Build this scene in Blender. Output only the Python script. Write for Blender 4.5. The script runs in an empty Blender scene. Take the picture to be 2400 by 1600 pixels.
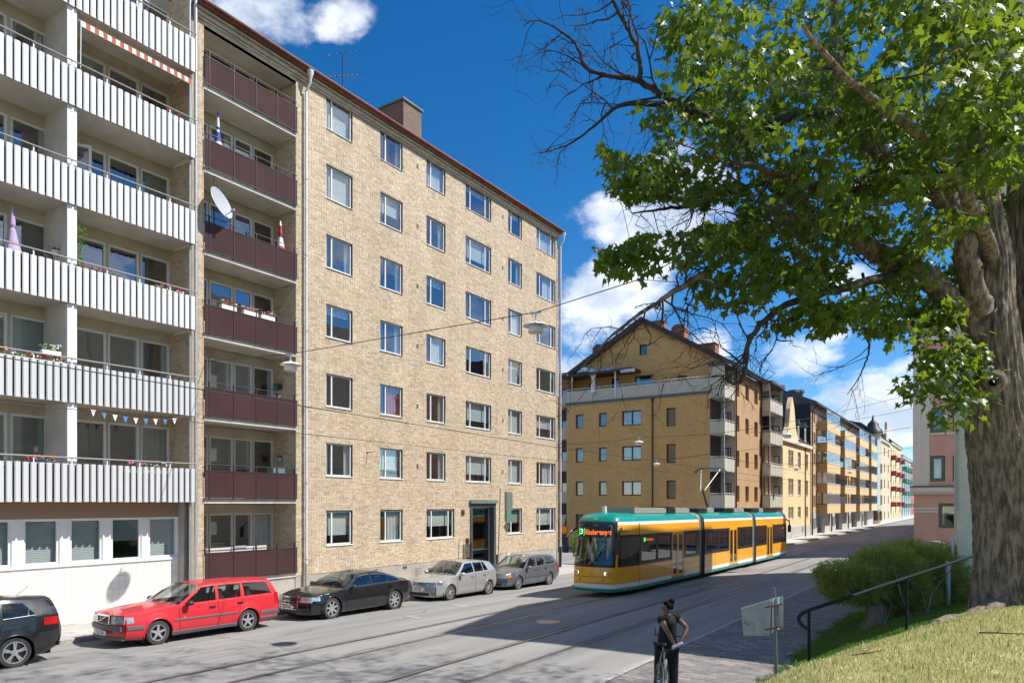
import bpy, bmesh, math, random
import numpy as np
from mathutils import Vector, Matrix, Euler

R = math.radians
rng = random.Random(11)
nr = np.random.default_rng(11)
scene = bpy.context.scene
COL = scene.collection

# --- camera
F, CX, HY, HC = 1660.0, 1200.0, 1178.0, 3.55          # focal length, principal column, horizon row (of 2400x1600), eye height
TH = math.atan(1108.0 / F)                            # the lens looks this far left of the street
ST, CT = math.sin(TH), math.cos(TH)
cam = bpy.data.cameras.new('camera')
cam.sensor_width = 36.0
cam.lens = F / 2400.0 * 36.0
cam.shift_y = (HY - 800.0) / 2400.0
cam.clip_start = 0.1
cam.clip_end = 5000.0
cam_o = bpy.data.objects.new('camera', cam)
COL.objects.link(cam_o)
cam_o.location = (0, 0, HC)
cam_o.rotation_euler = (R(90), 0, TH)
scene.camera = cam_o
scene.render.engine = 'CYCLES'
scene.cycles.max_bounces = 7
scene.cycles.transparent_max_bounces = 16
scene.cycles.use_denoising = True
scene.cycles.sample_clamp_indirect = 6.0
scene.cycles.caustics_reflective = False
scene.cycles.caustics_refractive = False
scene.view_settings.view_transform = 'Standard'
scene.view_settings.look = 'None'
scene.view_settings.exposure = 0.95
scene.view_settings.gamma = 1.0

# --- sun and sky
SUN = Vector((5.0, 2.9, 7.2)).normalized()            # towards the sun
SUN_EL = math.asin(SUN.z)
SUN_AZ = math.atan2(SUN.x, SUN.y)                     # clockwise from +Y
sl = bpy.data.lights.new('sun', 'SUN')
sl.energy = 3.4
sl.angle = R(0.53)
sl.color = (1.0, 0.95, 0.87)
so = bpy.data.objects.new('sun', sl)
COL.objects.link(so)
so.rotation_euler = (-SUN).to_track_quat('-Z', 'Y').to_euler()
so.location = (30, 20, 60)

world = bpy.data.worlds.new('World')
scene.world = world
world.use_nodes = True
wn, wl = world.node_tree.nodes, world.node_tree.links
wn.clear()

def nd(nodes, kind, **kw):
 n = nodes.new(kind)
 for k, v in kw.items():
  if k.startswith('i_'):
   n.inputs[k[2:].replace('_', ' ')].default_value = v
  else:
   setattr(n, k, v)
 return n

def wmath(op, a, b=None, c=None):
 n = wn.new('ShaderNodeMath')
 n.operation = op
 for i, x in enumerate((a, b, c)):
  if x is None:
   continue
  if isinstance(x, (int, float)):
   n.inputs[i].default_value = x
  else:
   wl.new(x, n.inputs[i])
 return n.outputs[0]

def wmix(fac, a, b):
 n = wn.new('ShaderNodeMix')
 n.data_type = 'RGBA'
 for s, x in ((n.inputs['Factor'], fac), (n.inputs[6], a), (n.inputs[7], b)):
  if isinstance(x, (tuple, float, int)):
   s.default_value = x
  else:
   wl.new(x, s)
 return n.outputs[2]

sky = wn.new('ShaderNodeTexSky')
sky.sky_type = 'NISHITA'
sky.sun_disc = False
sky.sun_elevation = SUN_EL
sky.sun_rotation = SUN_AZ
sky.altitude = 50
sky.air_density = 0.8
sky.dust_density = 0.15
sky.ozone_density = 3.0
hs = wn.new('ShaderNodeHueSaturation')
hs.inputs['Saturation'].default_value = 1.36
hs.inputs['Value'].default_value = 0.55
wl.new(sky.outputs[0], hs.inputs['Color'])
tc = wn.new('ShaderNodeTexCoord')
sep = wn.new('ShaderNodeSeparateXYZ')
wl.new(tc.outputs['Generated'], sep.inputs[0])
az = wmath('ARCTAN2', sep.outputs[0], sep.outputs[1])  # clockwise from the street's direction, radians
el = wmath('ARCSINE', sep.outputs[2])
CLOUDS = [(-22.5, 20.5, 5.5, 4.0), (-26.0, 15.5, 4.5, 4.0), (-20.0, 24.0, 3.4, 2.2), (-28.6, 11.0, 3.2, 3.0), (-24.0, 11.0, 3.5, 2.0),
   (-12.0, 11.0, 3.9, 1.7), (-9.4, 12.4, 2.0, 1.3), (-6.2, 7.8, 5.4, 2.5), (-4.2, 4.9, 2.4, .9), (-17.8, 12.2, 1.8, 1.5), (-8.5, 16.0, 2.2, 1.0), (-5.0, 12.5, 1.6, .6), (-3.0, 3.0, 2.5, .7), (-10.5, 5.0, 2.0, .7),
   (-53.5, 35.5, 6.5, 3.6), (-47.6, 33.6, 2.8, 1.5), (-60.0, 38.0, 6.0, 4.5),
   (14, 10, 10, 4), (30, 12, 14, 4), (48, 26, 13, 9), (75, 15, 16, 6), (70, 42, 12, 9), (105, 24, 15, 9), (140, 12, 18, 5), (150, 38, 14, 10), (30, 50, 10, 7), (100, 60, 14, 8),  # this row and the next: unseen clouds, added to brighten shaded walls
   (-80, 14, 12, 5), (-100, 30, 14, 9), (-125, 13, 16, 5), (-150, 32, 15, 10), (178, 24, 18, 10), (-140, 60, 16, 9), (165, 55, 18, 10), (-170, 42, 16, 8), (125, 40, 14, 10), (-115, 48, 14, 9)]
cov = None
for (a0, e0, wa, we) in CLOUDS:
 da = wmath('MULTIPLY', wmath('SUBTRACT', az, R(a0)), 1.0 / R(wa))
 de = wmath('MULTIPLY', wmath('SUBTRACT', el, R(e0)), 1.0 / R(we))
 r2 = wmath('ADD', wmath('MULTIPLY', da, da), wmath('MULTIPLY', de, de))
 b = wmath('SUBTRACT', 1.0, wmath('MULTIPLY', r2, 0.8))
 cov = b if cov is None else wmath('MAXIMUM', cov, b)
cov = wmath('MAXIMUM', cov, -1.4)
mp = wn.new('ShaderNodeMapping')
mp.inputs['Scale'].default_value = (1.0, 1.0, 1.7)
wl.new(tc.outputs['Generated'], mp.inputs[0])
nz = nd(wn, 'ShaderNodeTexNoise', i_Scale=9.0, i_Detail=10.0, i_Roughness=0.62)
wl.new(mp.outputs[0], nz.inputs['Vector'])
nz2 = nd(wn, 'ShaderNodeTexNoise', i_Scale=9.0, i_Detail=5.0, i_Roughness=0.55)
mp2 = wn.new('ShaderNodeMapping')
mp2.inputs['Location'].default_value = (SUN.x * 0.05, SUN.y * 0.05, 0.07)
mp2.inputs['Scale'].default_value = (1.0, 1.0, 1.7)
wl.new(tc.outputs['Generated'], mp2.inputs[0])
wl.new(mp2.outputs[0], nz2.inputs['Vector'])
dens = wmath('ADD', wmath('MULTIPLY', cov, 0.85), wmath('MULTIPLY', wmath('SUBTRACT', nz.outputs[0], 0.5), 3.6))
mr = nd(wn, 'ShaderNodeMapRange', interpolation_type='SMOOTHSTEP')
wl.new(dens, mr.inputs[0])
mr.inputs[1].default_value = 0.05
mr.inputs[2].default_value = 0.95
shade = nd(wn, 'ShaderNodeMapRange', interpolation_type='SMOOTHSTEP')
wl.new(wmath('ADD', wmath('MULTIPLY', nz2.outputs[0], 0.9), wmath('MULTIPLY', dens, -0.16)), shade.inputs[0])
shade.inputs[1].default_value = 0.2
shade.inputs[2].default_value = 0.56
cl = wmix(shade.outputs[0], (2.3, 2.7, 3.3, 1), (5.2, 5.2, 5.2, 1))
skyc = wmix(wmath('MULTIPLY', mr.outputs[0], 0.94), hs.outputs[0], cl)
bg = wn.new('ShaderNodeBackground')
bg.inputs['Strength'].default_value = 0.15
wl.new(skyc, bg.inputs['Color'])
wo = wn.new('ShaderNodeOutputWorld')
wl.new(bg.outputs[0], wo.inputs[0])

# --- places
def P(px, py, d):
 """point at depth d that the photograph shows at px, py"""
 u = (px - CX) / F * d
 return Vector((u * CT - d * ST, u * ST + d * CT, HC + (HY - py) / F * d))

def PX(px, py, X):
 t = (px - CX) / F
 return P(px, py, X / (t * CT - ST))

def PY(px, py, Y):
 t = (px - CX) / F
 return P(px, py, Y / (t * ST + CT))

def road_z(X, Y):
 s = np.interp(X, [-22.0, -17.6, -13.9, -9.0, -6.0], [.0185, .0185, .0145, .0055, .004])
 return 0.10 - np.clip(Y, -25.0, 42.0) * s - np.clip(Y - 42.0, 0, 400) * 0.0006

# --- mesh building
class MB:
 def __init__(s):
  s.v, s.f, s.m = [], [], []

 def poly(s, pts, m=0):
  k = len(s.v)
  s.v.extend([tuple(p) for p in pts])
  s.f.append(tuple(range(k, k + len(pts))))
  s.m.append(m)

 def box(s, x0, x1, y0, y1, z0, z1, m=0):
  s.fbox(WORLD, x0, x1, y0, y1, z0, z1, m)

 def fbox(s, fr, a0, a1, b0, b1, c0, c1, m=0, skip=''):
  k = len(s.v)
  for c in (c0, c1):
   for a, b in ((a0, b0), (a1, b0), (a1, b1), (a0, b1)):
    s.v.append(fr.t(a, b, c))
  for nme, q in (('k', (3, 2, 1, 0)), ('f', (4, 5, 6, 7)), ('b', (0, 1, 5, 4)), ('r', (1, 2, 6, 5)), ('t', (2, 3, 7, 6)), ('l', (3, 0, 4, 7))):
   if nme not in skip:
    s.f.append(tuple(k + i for i in q))
    s.m.append(m)

 def fquad(s, fr, a0, a1, b0, b1, c, m=0):
  s.poly([fr.t(a0, b0, c), fr.t(a1, b0, c), fr.t(a1, b1, c), fr.t(a0, b1, c)], m)

 def prism(s, pts, dv, m=0):
  """polygon pts (counter-clockwise seen from outside) pushed back by dv"""
  pts = [Vector(p) for p in pts]
  dv = Vector(dv)
  s.poly(pts, m)
  back = [p + dv for p in pts]
  s.poly(back[::-1], m)
  n = len(pts)
  for i in range(n):
   j = (i + 1) % n
   s.poly([pts[i], back[i], back[j], pts[j]], m)

 def tube(s, pts, rad, n=8, m=0, cap=True):
  pts = [Vector(p) for p in pts]
  if not isinstance(rad, (list, tuple)):
   rad = [rad] * len(pts)
  k = len(s.v)
  ref = None
  for i, p in enumerate(pts):
   d = (pts[min(i + 1, len(pts) - 1)] - pts[max(i - 1, 0)])
   d = d.normalized() if d.length > 1e-9 else Vector((0, 0, 1))
   if ref is None:
    ref = d.orthogonal().normalized()
   ref = (ref - d * ref.dot(d))
   ref = ref.normalized() if ref.length > 1e-6 else d.orthogonal().normalized()
   bi = d.cross(ref)
   for j in range(n):
    a = 2 * math.pi * j / n
    s.v.append(tuple(p + (ref * math.cos(a) + bi * math.sin(a)) * rad[i]))
  for i in range(len(pts) - 1):
   for j in range(n):
    a, b = k + i * n + j, k + i * n + (j + 1) % n
    s.f.append((a, b, b + n, a + n))
    s.m.append(m)
  if cap:
   s.f.append(tuple(k + j for j in range(n))[::-1])
   s.m.append(m)
   e = k + (len(pts) - 1) * n
   s.f.append(tuple(e + j for j in range(n)))
   s.m.append(m)

 def lathe(s, prof, n=20, o=(0, 0, 0), ax=(0, 0, 1), m=0, mf=None):
  o, ax = Vector(o), Vector(ax).normalized()
  e1 = ax.orthogonal().normalized()
  e2 = ax.cross(e1)
  k = len(s.v)
  for (r, h) in prof:
   for j in range(n):
    a = 2 * math.pi * j / n
    s.v.append(tuple(o + ax * h + (e1 * math.cos(a) + e2 * math.sin(a)) * r))
  for i in range(len(prof) - 1):
   for j in range(n):
    a, b = k + i * n + j, k + i * n + (j + 1) % n
    s.f.append((a, b, b + n, a + n))
    s.m.append(mf[i] if mf else m)

 def loft(s, rows, m=0, close=False, flip=False):
  """rows of equal length point lists -> quads"""
  k = len(s.v)
  n = len(rows[0])
  for r in rows:
   s.v.extend([tuple(p) for p in r])
  for i in range(len(rows) - 1):
   for j in range(n if close else n - 1):
    q = (k + i * n + j, k + i * n + (j + 1) % n, k + (i + 1) * n + (j + 1) % n, k + (i + 1) * n + j)
    s.f.append(q[::-1] if flip else q)
    s.m.append(m)

 def build(s, name, mats, parent=None, smooth=False, local=False, fix=False):
  me = bpy.data.meshes.new(name)
  me.from_pydata(s.v, [], s.f)
  for x in (mats if isinstance(mats, (list, tuple)) else [mats]):
   me.materials.append(MT(x))
  if len(set(s.m)) > 1:
   me.polygons.foreach_set('material_index', s.m)
  if fix:
   b = bmesh.new()
   b.from_mesh(me)
   bmesh.ops.remove_doubles(b, verts=b.verts, dist=1e-5)
   bmesh.ops.recalc_face_normals(b, faces=b.faces)
   b.to_mesh(me)
   b.free()
  if smooth:
   me.polygons.foreach_set('use_smooth', [True] * len(me.polygons))
   if smooth != 'all':
    me.set_sharp_from_angle(angle=R(40))
  me.update()
  o = bpy.data.objects.new(name, me)
  COL.objects.link(o)
  if parent is not None:
   o.parent = parent
   if not local:
    o.matrix_parent_inverse = world_of(parent).inverted()
  return o

def world_of(o):
 m = Matrix.LocRotScale(o.location, o.rotation_euler, o.scale)
 if o.parent is not None:
  m = world_of(o.parent) @ o.matrix_parent_inverse @ m
 return m

class Fr:
 """a flat working frame: a along u, b along v, c out along n"""
 def __init__(s, o, u, v=(0, 0, 1)):
  s.o, s.u, s.v = Vector(o), Vector(u).normalized(), Vector(v).normalized()
  s.n = s.u.cross(s.v)

 def t(s, a, b, c=0.0):
  o, u, v, n = s.o, s.u, s.v, s.n
  return (o.x + u.x * a + v.x * b + n.x * c, o.y + u.y * a + v.y * b + n.y * c, o.z + u.z * a + v.z * b + n.z * c)

WORLD = Fr((0, 0, 0), (1, 0, 0), (0, 1, 0))

def FX(X):
 """wall that faces the street from the left: a = Y, b = Z"""
 return Fr((X, 0, 0), (0, 1, 0))

def FY(Y):
 """wall that faces the camera: a = X, b = Z"""
 return Fr((0, Y, 0), (1, 0, 0))

def tag(o, label=None, cat=None, group=None, kind=None):
 if label:
  o['label'] = label
 if cat:
  o['category'] = cat
 if group:
  o['group'] = group
 if kind:
  o['kind'] = kind
 return o

def thing(name, loc, label, cat, group=None, rz=0.0):
 o = bpy.data.objects.new(name, None)
 o.empty_display_size = 0.3
 COL.objects.link(o)
 o.location = loc
 o.rotation_euler = (0, 0, rz)
 return tag(o, label, cat, group)

def copy_tree(o, parent=None):
 c = o.copy()
 COL.objects.link(c)
 if parent is not None:
  c.parent = parent
 for ch in list(o.children):
  copy_tree(ch, c)
 return c

def np_mesh(name, verts, faces, mats, parent=None, smooth=False, mat_idx=None):
 """big meshes from arrays; faces is (n, k)"""
 me = bpy.data.meshes.new(name)
 nv, (nf, k) = len(verts), faces.shape
 me.vertices.add(nv)
 me.vertices.foreach_set('co', np.ascontiguousarray(verts, dtype=np.float32).ravel())
 me.loops.add(nf * k)
 me.loops.foreach_set('vertex_index', np.ascontiguousarray(faces, dtype=np.int32).ravel())
 me.polygons.add(nf)
 me.polygons.foreach_set('loop_start', np.arange(0, nf * k, k, dtype=np.int32))
 for x in (mats if isinstance(mats, (list, tuple)) else [mats]):
  me.materials.append(MT(x))
 if mat_idx is not None:
  me.polygons.foreach_set('material_index', np.ascontiguousarray(mat_idx, dtype=np.int32))
 me.update(calc_edges=True)
 me.polygons.foreach_set('use_smooth', np.full(nf, bool(smooth)))
 me.validate()
 o = bpy.data.objects.new(name, me)
 COL.objects.link(o)
 if parent is not None:
  o.parent = parent
  o.matrix_parent_inverse = world_of(parent).inverted()
 return o

def grid_cells(u0, u1, v0, v1, holes):
 """rectangles of a wall that lie outside its openings"""
 us = sorted({u0, u1, *[min(max(x, u0), u1) for h in holes for x in h[:2]]})
 out = []
 for i in range(len(us) - 1):
  a, b = us[i], us[i + 1]
  if b - a < 1e-6:
   continue
  mid = (a + b) / 2
  cuts = sorted([(h[2], h[3]) for h in holes if h[0] < mid < h[1]])
  z = v0
  for (p, q) in cuts:
   if p > z + 1e-6:
    out.append((a, b, z, p))
   z = max(z, q)
  if z < v1 - 1e-6:
   out.append((a, b, z, v1))
 return out

def wall_holes(mb, fr, u0, u1, v0, v1, holes, c=0.0, depth=0.12, m=0, mr=None):
 for (a, b, p, q) in grid_cells(u0, u1, v0, v1, holes):
  mb.fquad(fr, a, b, p, q, c, m)
 mr = m if mr is None else mr
 for (a, b, p, q) in [h[:4] for h in holes]:
  k = c - depth
  mb.poly([fr.t(a, p, c), fr.t(a, q, c), fr.t(a, q, k), fr.t(a, p, k)][::-1], mr)
  mb.poly([fr.t(b, p, c), fr.t(b, q, c), fr.t(b, q, k), fr.t(b, p, k)], mr)
  mb.poly([fr.t(a, p, c), fr.t(b, p, c), fr.t(b, p, k), fr.t(a, p, k)], mr)
  mb.poly([fr.t(a, q, c), fr.t(b, q, c), fr.t(b, q, k), fr.t(a, q, k)][::-1], mr)
# --- materials
MATS = {}

def MT(x):
 return MATS[x] if isinstance(x, str) else x

def mat(name, col, rough=0.6, metal=0.0, col2=None, var=0.0, vscale=4.0, vdetail=4.0, bump=0.0, bscale=40.0, spec=0.5,
  stretch=(1, 1, 1), coat=0.0, island=None, fine=0.0, fscale=200.0, emit=None, estr=0.0, lo=0.35, hi=0.65):
 m = bpy.data.materials.new(name)
 m.use_nodes = True
 n, l = m.node_tree.nodes, m.node_tree.links
 b = n['Principled BSDF']
 c = (*col, 1)
 b.inputs['Base Color'].default_value = c
 b.inputs['Roughness'].default_value = rough
 b.inputs['Metallic'].default_value = metal
 b.inputs['Specular IOR Level'].default_value = spec
 if coat:
  b.inputs['Coat Weight'].default_value = coat
  b.inputs['Coat Roughness'].default_value = 0.03
 if emit:
  b.inputs['Emission Color'].default_value = (*emit, 1)
  b.inputs['Emission Strength'].default_value = estr
 tcn = n.new('ShaderNodeTexCoord')
 mpn = n.new('ShaderNodeMapping')
 mpn.inputs['Scale'].default_value = stretch
 l.new(tcn.outputs['Object'], mpn.inputs[0])
 out = None
 if island:
  g = n.new('ShaderNodeNewGeometry')
  oi = n.new('ShaderNodeObjectInfo')
  ad = nd(n, 'ShaderNodeMath', operation='ADD')
  l.new(g.outputs['Random Per Island'], ad.inputs[0])
  l.new(oi.outputs['Random'], ad.inputs[1])
  fr = nd(n, 'ShaderNodeMath', operation='FRACT')
  l.new(ad.outputs[0], fr.inputs[0])
  cr = n.new('ShaderNodeValToRGB')
  cr.color_ramp.interpolation = 'LINEAR'
  e = cr.color_ramp.elements
  while len(e) < len(island):
   e.new(0.5)
  for i, (p, cc) in enumerate(island):
   e[i].position = p
   e[i].color = (*cc, 1)
  l.new(fr.outputs[0], cr.inputs[0])
  out = cr.outputs[0]
 if var or col2:
  t = nd(n, 'ShaderNodeTexNoise', i_Scale=vscale, i_Detail=vdetail, i_Roughness=0.6)
  l.new(mpn.outputs[0], t.inputs['Vector'])
  r = nd(n, 'ShaderNodeMapRange')
  r.inputs[1].default_value, r.inputs[2].default_value = lo, hi
  l.new(t.outputs[0], r.inputs[0])
  mx = n.new('ShaderNodeMix')
  mx.data_type = 'RGBA'
  l.new(r.outputs[0], mx.inputs['Factor'])
  if col2:
   mx.inputs[6].default_value = c
   mx.inputs[7].default_value = (*col2, 1)
  elif out is not None:
   mx.blend_type = 'MULTIPLY'
   mx.inputs['Factor'].default_value = 1
   l.remove(mx.inputs['Factor'].links[0])
   r.inputs[3].default_value, r.inputs[4].default_value = 1 - var, 1 + var
   l.new(out, mx.inputs[6])
   l.new(r.outputs[0], mx.inputs[7])
  else:
   mx.inputs[6].default_value = tuple(min(1, x * (1 - var)) for x in col) + (1,)
   mx.inputs[7].default_value = tuple(min(1, x * (1 + var)) for x in col) + (1,)
  out = mx.outputs[2]
 if fine:
  t2 = nd(n, 'ShaderNodeTexNoise', i_Scale=fscale, i_Detail=2.0, i_Roughness=0.7)
  l.new(tcn.outputs['Object'], t2.inputs['Vector'])
  r2 = nd(n, 'ShaderNodeMapRange')
  r2.inputs[1].default_value, r2.inputs[2].default_value = 0.25, 0.75
  r2.inputs[3].default_value, r2.inputs[4].default_value = 1 - fine, 1 + fine
  l.new(t2.outputs[0], r2.inputs[0])
  m2 = n.new('ShaderNodeMix')
  m2.data_type = 'RGBA'
  m2.blend_type = 'MULTIPLY'
  m2.inputs['Factor'].default_value = 1
  if out is not None:
   l.new(out, m2.inputs[6])
  else:
   m2.inputs[6].default_value = c
  l.new(r2.outputs[0], m2.inputs[7])
  out = m2.outputs[2]
 if out is not None:
  l.new(out, b.inputs['Base Color'])
 if bump:
  t3 = nd(n, 'ShaderNodeTexNoise', i_Scale=bscale, i_Detail=5.0, i_Roughness=0.6)
  l.new(mpn.outputs[0], t3.inputs['Vector'])
  bp = nd(n, 'ShaderNodeBump', i_Strength=bump, i_Distance=0.02)
  l.new(t3.outputs[0], bp.inputs['Height'])
  l.new(bp.outputs[0], b.inputs['Normal'])
 MATS[name] = m
 return m

def glass(name, tint=(0.85, 0.9, 0.9), refl=0.25, rough=0.01, bulk=None, solid=0.0, fres=0.9):
 """thin window glass: what is behind shows through, the sky mirrors in it; solid makes it as dark as tinted or dirty panes"""
 m = bpy.data.materials.new(name)
 m.use_nodes = True
 n, l = m.node_tree.nodes, m.node_tree.links
 n.remove(n['Principled BSDF'])
 tr = n.new('ShaderNodeBsdfTransparent')
 tr.inputs[0].default_value = (*tint, 1)
 gl = n.new('ShaderNodeBsdfGlossy')
 gl.inputs['Roughness'].default_value = rough
 gl.inputs[0].default_value = (0.95, 0.97, 1, 1)
 lw = n.new('ShaderNodeLayerWeight')
 lw.inputs['Blend'].default_value = 0.5
 pw = nd(n, 'ShaderNodeMath', operation='POWER')
 l.new(lw.outputs['Facing'], pw.inputs[0])
 pw.inputs[1].default_value = 3.5
 ma = nd(n, 'ShaderNodeMath', operation='MULTIPLY_ADD')
 l.new(pw.outputs[0], ma.inputs[0])
 ma.inputs[1].default_value = fres
 ma.inputs[2].default_value = refl
 ma.use_clamp = True
 mx = n.new('ShaderNodeMixShader')
 l.new(ma.outputs[0], mx.inputs[0])
 l.new(tr.outputs[0], mx.inputs[1])
 l.new(gl.outputs[0], mx.inputs[2])
 if bulk:
  df = n.new('ShaderNodeBsdfDiffuse')
  df.inputs[0].default_value = (*bulk, 1)
  m3 = n.new('ShaderNodeMixShader')
  m3.inputs[0].default_value = solid
  l.new(tr.outputs[0], m3.inputs[1])
  l.new(df.outputs[0], m3.inputs[2])
  l.new(m3.outputs[0], mx.inputs[1])
 tcn = n.new('ShaderNodeTexCoord')
 t3 = nd(n, 'ShaderNodeTexNoise', i_Scale=1.3, i_Detail=1.0)
 l.new(tcn.outputs['Object'], t3.inputs['Vector'])
 bp = nd(n, 'ShaderNodeBump', i_Strength=0.06, i_Distance=0.05)
 l.new(t3.outputs[0], bp.inputs['Height'])
 l.new(bp.outputs[0], gl.inputs['Normal'])
 l.new(mx.outputs[0], n['Material Output'].inputs[0])
 MATS[name] = m
 return m

def leafmat(name, c1, c2, trans=0.45, tcol=(0.35, 0.55, 0.05)):
 m = bpy.data.materials.new(name)
 m.use_nodes = True
 n, l = m.node_tree.nodes, m.node_tree.links
 n.remove(n['Principled BSDF'])
 g = n.new('ShaderNodeNewGeometry')
 oi = n.new('ShaderNodeObjectInfo')
 ad = nd(n, 'ShaderNodeMath', operation='ADD')
 l.new(g.outputs['Random Per Island'], ad.inputs[0])
 l.new(oi.outputs['Random'], ad.inputs[1])
 fr = nd(n, 'ShaderNodeMath', operation='FRACT')
 l.new(ad.outputs[0], fr.inputs[0])
 mx = n.new('ShaderNodeMix')
 mx.data_type = 'RGBA'
 mx.inputs[6].default_value = (*c1, 1)
 mx.inputs[7].default_value = (*c2, 1)
 l.new(fr.outputs[0], mx.inputs['Factor'])
 d = n.new('ShaderNodeBsdfPrincipled')
 d.inputs['Roughness'].default_value = 0.42
 l.new(mx.outputs[2], d.inputs['Base Color'])
 t = n.new('ShaderNodeBsdfTranslucent')
 t.inputs[0].default_value = (*tcol, 1)
 ms = n.new('ShaderNodeMixShader')
 ms.inputs[0].default_value = trans
 l.new(d.outputs[0], ms.inputs[1])
 l.new(t.outputs[0], ms.inputs[2])
 l.new(ms.outputs[0], n['Material Output'].inputs[0])
 MATS[name] = m
 return m

def brickmat(name, c1, c2, mortar, course=0.077, length=0.26, axis='X', scale=1.0):
 """far brickwork, too small to tell the bricks apart: a = along the wall, b = up"""
 m = bpy.data.materials.new(name)
 m.use_nodes = True
 n, l = m.node_tree.nodes, m.node_tree.links
 b = n['Principled BSDF']
 b.inputs['Roughness'].default_value = 0.85
 tcn = n.new('ShaderNodeTexCoord')
 sp = n.new('ShaderNodeSeparateXYZ')
 l.new(tcn.outputs['Object'], sp.inputs[0])
 cb = n.new('ShaderNodeCombineXYZ')
 l.new(sp.outputs[0 if axis == 'X' else 1], cb.inputs[0])
 l.new(sp.outputs[2], cb.inputs[1])
 t = n.new('ShaderNodeTexBrick')
 t.inputs['Color1'].default_value = (*c1, 1)
 t.inputs['Color2'].default_value = (*c2, 1)
 t.inputs['Mortar'].default_value = (*mortar, 1)
 t.inputs['Scale'].default_value = scale
 t.inputs['Mortar Size'].default_value = 0.012
 t.inputs['Brick Width'].default_value = length
 t.inputs['Row Height'].default_value = course
 l.new(cb.outputs[0], t.inputs['Vector'])
 nz_ = nd(n, 'ShaderNodeTexNoise', i_Scale=0.6, i_Detail=4.0)
 l.new(tcn.outputs['Object'], nz_.inputs['Vector'])
 r = nd(n, 'ShaderNodeMapRange')
 r.inputs[3].default_value, r.inputs[4].default_value = 0.82, 1.18
 l.new(nz_.outputs[0], r.inputs[0])
 mx = n.new('ShaderNodeMix')
 mx.data_type = 'RGBA'
 mx.blend_type = 'MULTIPLY'
 mx.inputs['Factor'].default_value = 1
 l.new(t.outputs[0], mx.inputs[6])
 l.new(r.outputs[0], mx.inputs[7])
 l.new(mx.outputs[2], b.inputs['Base Color'])
 bp = nd(n, 'ShaderNodeBump', i_Strength=0.5, i_Distance=0.01)
 bp.invert = True
 l.new(t.outputs['Fac'], bp.inputs['Height'])
 l.new(bp.outputs[0], b.inputs['Normal'])
 MATS[name] = m
 return m

mat('asphalt', (0.21, 0.203, 0.195), 0.9, col2=(0.32, 0.31, 0.295), vscale=1.1, vdetail=9, stretch=(1, .09, 1), lo=.3, hi=.68, fine=0.3, fscale=130, bump=0.35, bscale=170)
mat('asphalt_new', (0.19, 0.183, 0.176), 0.9, var=0.2, vscale=2.0, fine=0.3, fscale=140, bump=0.3, bscale=170)
mat('worn_paint', (0.42, 0.41, 0.39), 0.8, col2=(0.28, 0.27, 0.255), vscale=5, vdetail=8, fine=0.25, fscale=120)
mat('rail_steel', (0.36, 0.33, 0.3), 0.32, 0.9, var=0.25, vscale=7)
mat('rail_groove', (0.035, 0.03, 0.027), 0.9)
mat('slab', (0.44, 0.42, 0.385), 0.9, var=0.1, vscale=1.6, island=[(0, (.40, .38, .35)), (.5, (.45, .43, .40)), (1, (.51, .48, .44))], fine=0.15, fscale=120)
mat('slab_joint', (0.25, 0.23, 0.2), 0.95, var=0.2)
mat('kerb', (0.37, 0.35, 0.33), 0.85, var=0.2, vscale=9, fine=0.3, fscale=190)
mat('paver', (0.2, 0.19, 0.185), 0.9, var=0.15, vscale=4, island=[(0, (.17, .155, .15)), (.5, (.215, .20, .19)), (1, (.265, .245, .235))], fine=0.2, fscale=160, bump=0.25, bscale=90)
mat('paver_joint', (0.11, 0.1, 0.085), 0.95, col2=(0.07, 0.09, 0.035), vscale=1.4)
mat('soil', (0.09, 0.075, 0.05), 0.95, col2=(0.14, 0.12, 0.06), vscale=3)
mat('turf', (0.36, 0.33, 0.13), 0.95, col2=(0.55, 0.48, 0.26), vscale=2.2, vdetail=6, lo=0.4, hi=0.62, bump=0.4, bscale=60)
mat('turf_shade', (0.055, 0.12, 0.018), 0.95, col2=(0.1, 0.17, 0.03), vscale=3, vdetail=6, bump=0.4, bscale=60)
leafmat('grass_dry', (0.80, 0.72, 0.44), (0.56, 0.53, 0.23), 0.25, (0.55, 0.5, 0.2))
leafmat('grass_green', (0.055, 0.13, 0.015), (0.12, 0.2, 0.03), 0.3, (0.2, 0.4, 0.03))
B1 = [(0, (0.440, 0.335, 0.225)), (0.08, (0.490, 0.380, 0.260)), (0.2, (0.530, 0.420, 0.290)), (0.5, (0.575, 0.465, 0.325)), (0.8, (0.620, 0.510, 0.365)), (0.95, (0.660, 0.550, 0.410)), (1, (0.530, 0.390, 0.290))]
mat('facade_brick', (.6, .45, .3), 0.85, island=B1, var=0.07, vscale=1.1, vdetail=6, stretch=(1, 1, .22), fine=0.1, fscale=60)
mat('mortar', (0.40, 0.32, 0.235), 0.95, var=0.12, vscale=3)
brickmat('chimney_brick', (.22, .14, .09), (.14, .10, .075), (.2, .17, .14), axis='Y')
brickmat('brown_brick_y', (.80, .47, .16), (.64, .37, .12), (.42, .28, .14), axis='X')
brickmat('brown_brick_x', (.58, .38, .19), (.5, .31, .15), (.36, .25, .14), axis='Y')
brickmat('red_brick', (.42, .13, .07), (.33, .1, .055), (.25, .16, .12), axis='X')
mat('plinth', (0.38, 0.35, 0.3), 0.9, var=0.16, vscale=1.2, vdetail=7, fine=0.12, fscale=150, bump=0.1)
mat('render_sand', (0.52, 0.45, 0.34), 0.9, var=0.12, vscale=1.3, vdetail=6, fine=0.05)
mat('render_grey', (0.47, 0.45, 0.40), 0.9, var=0.14, vscale=0.9, vdetail=8, stretch=(1, 1, .35), fine=0.06)
mat('render_brown', (0.33, 0.24, 0.16), 0.9, fine=0.2, fscale=60)
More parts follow.
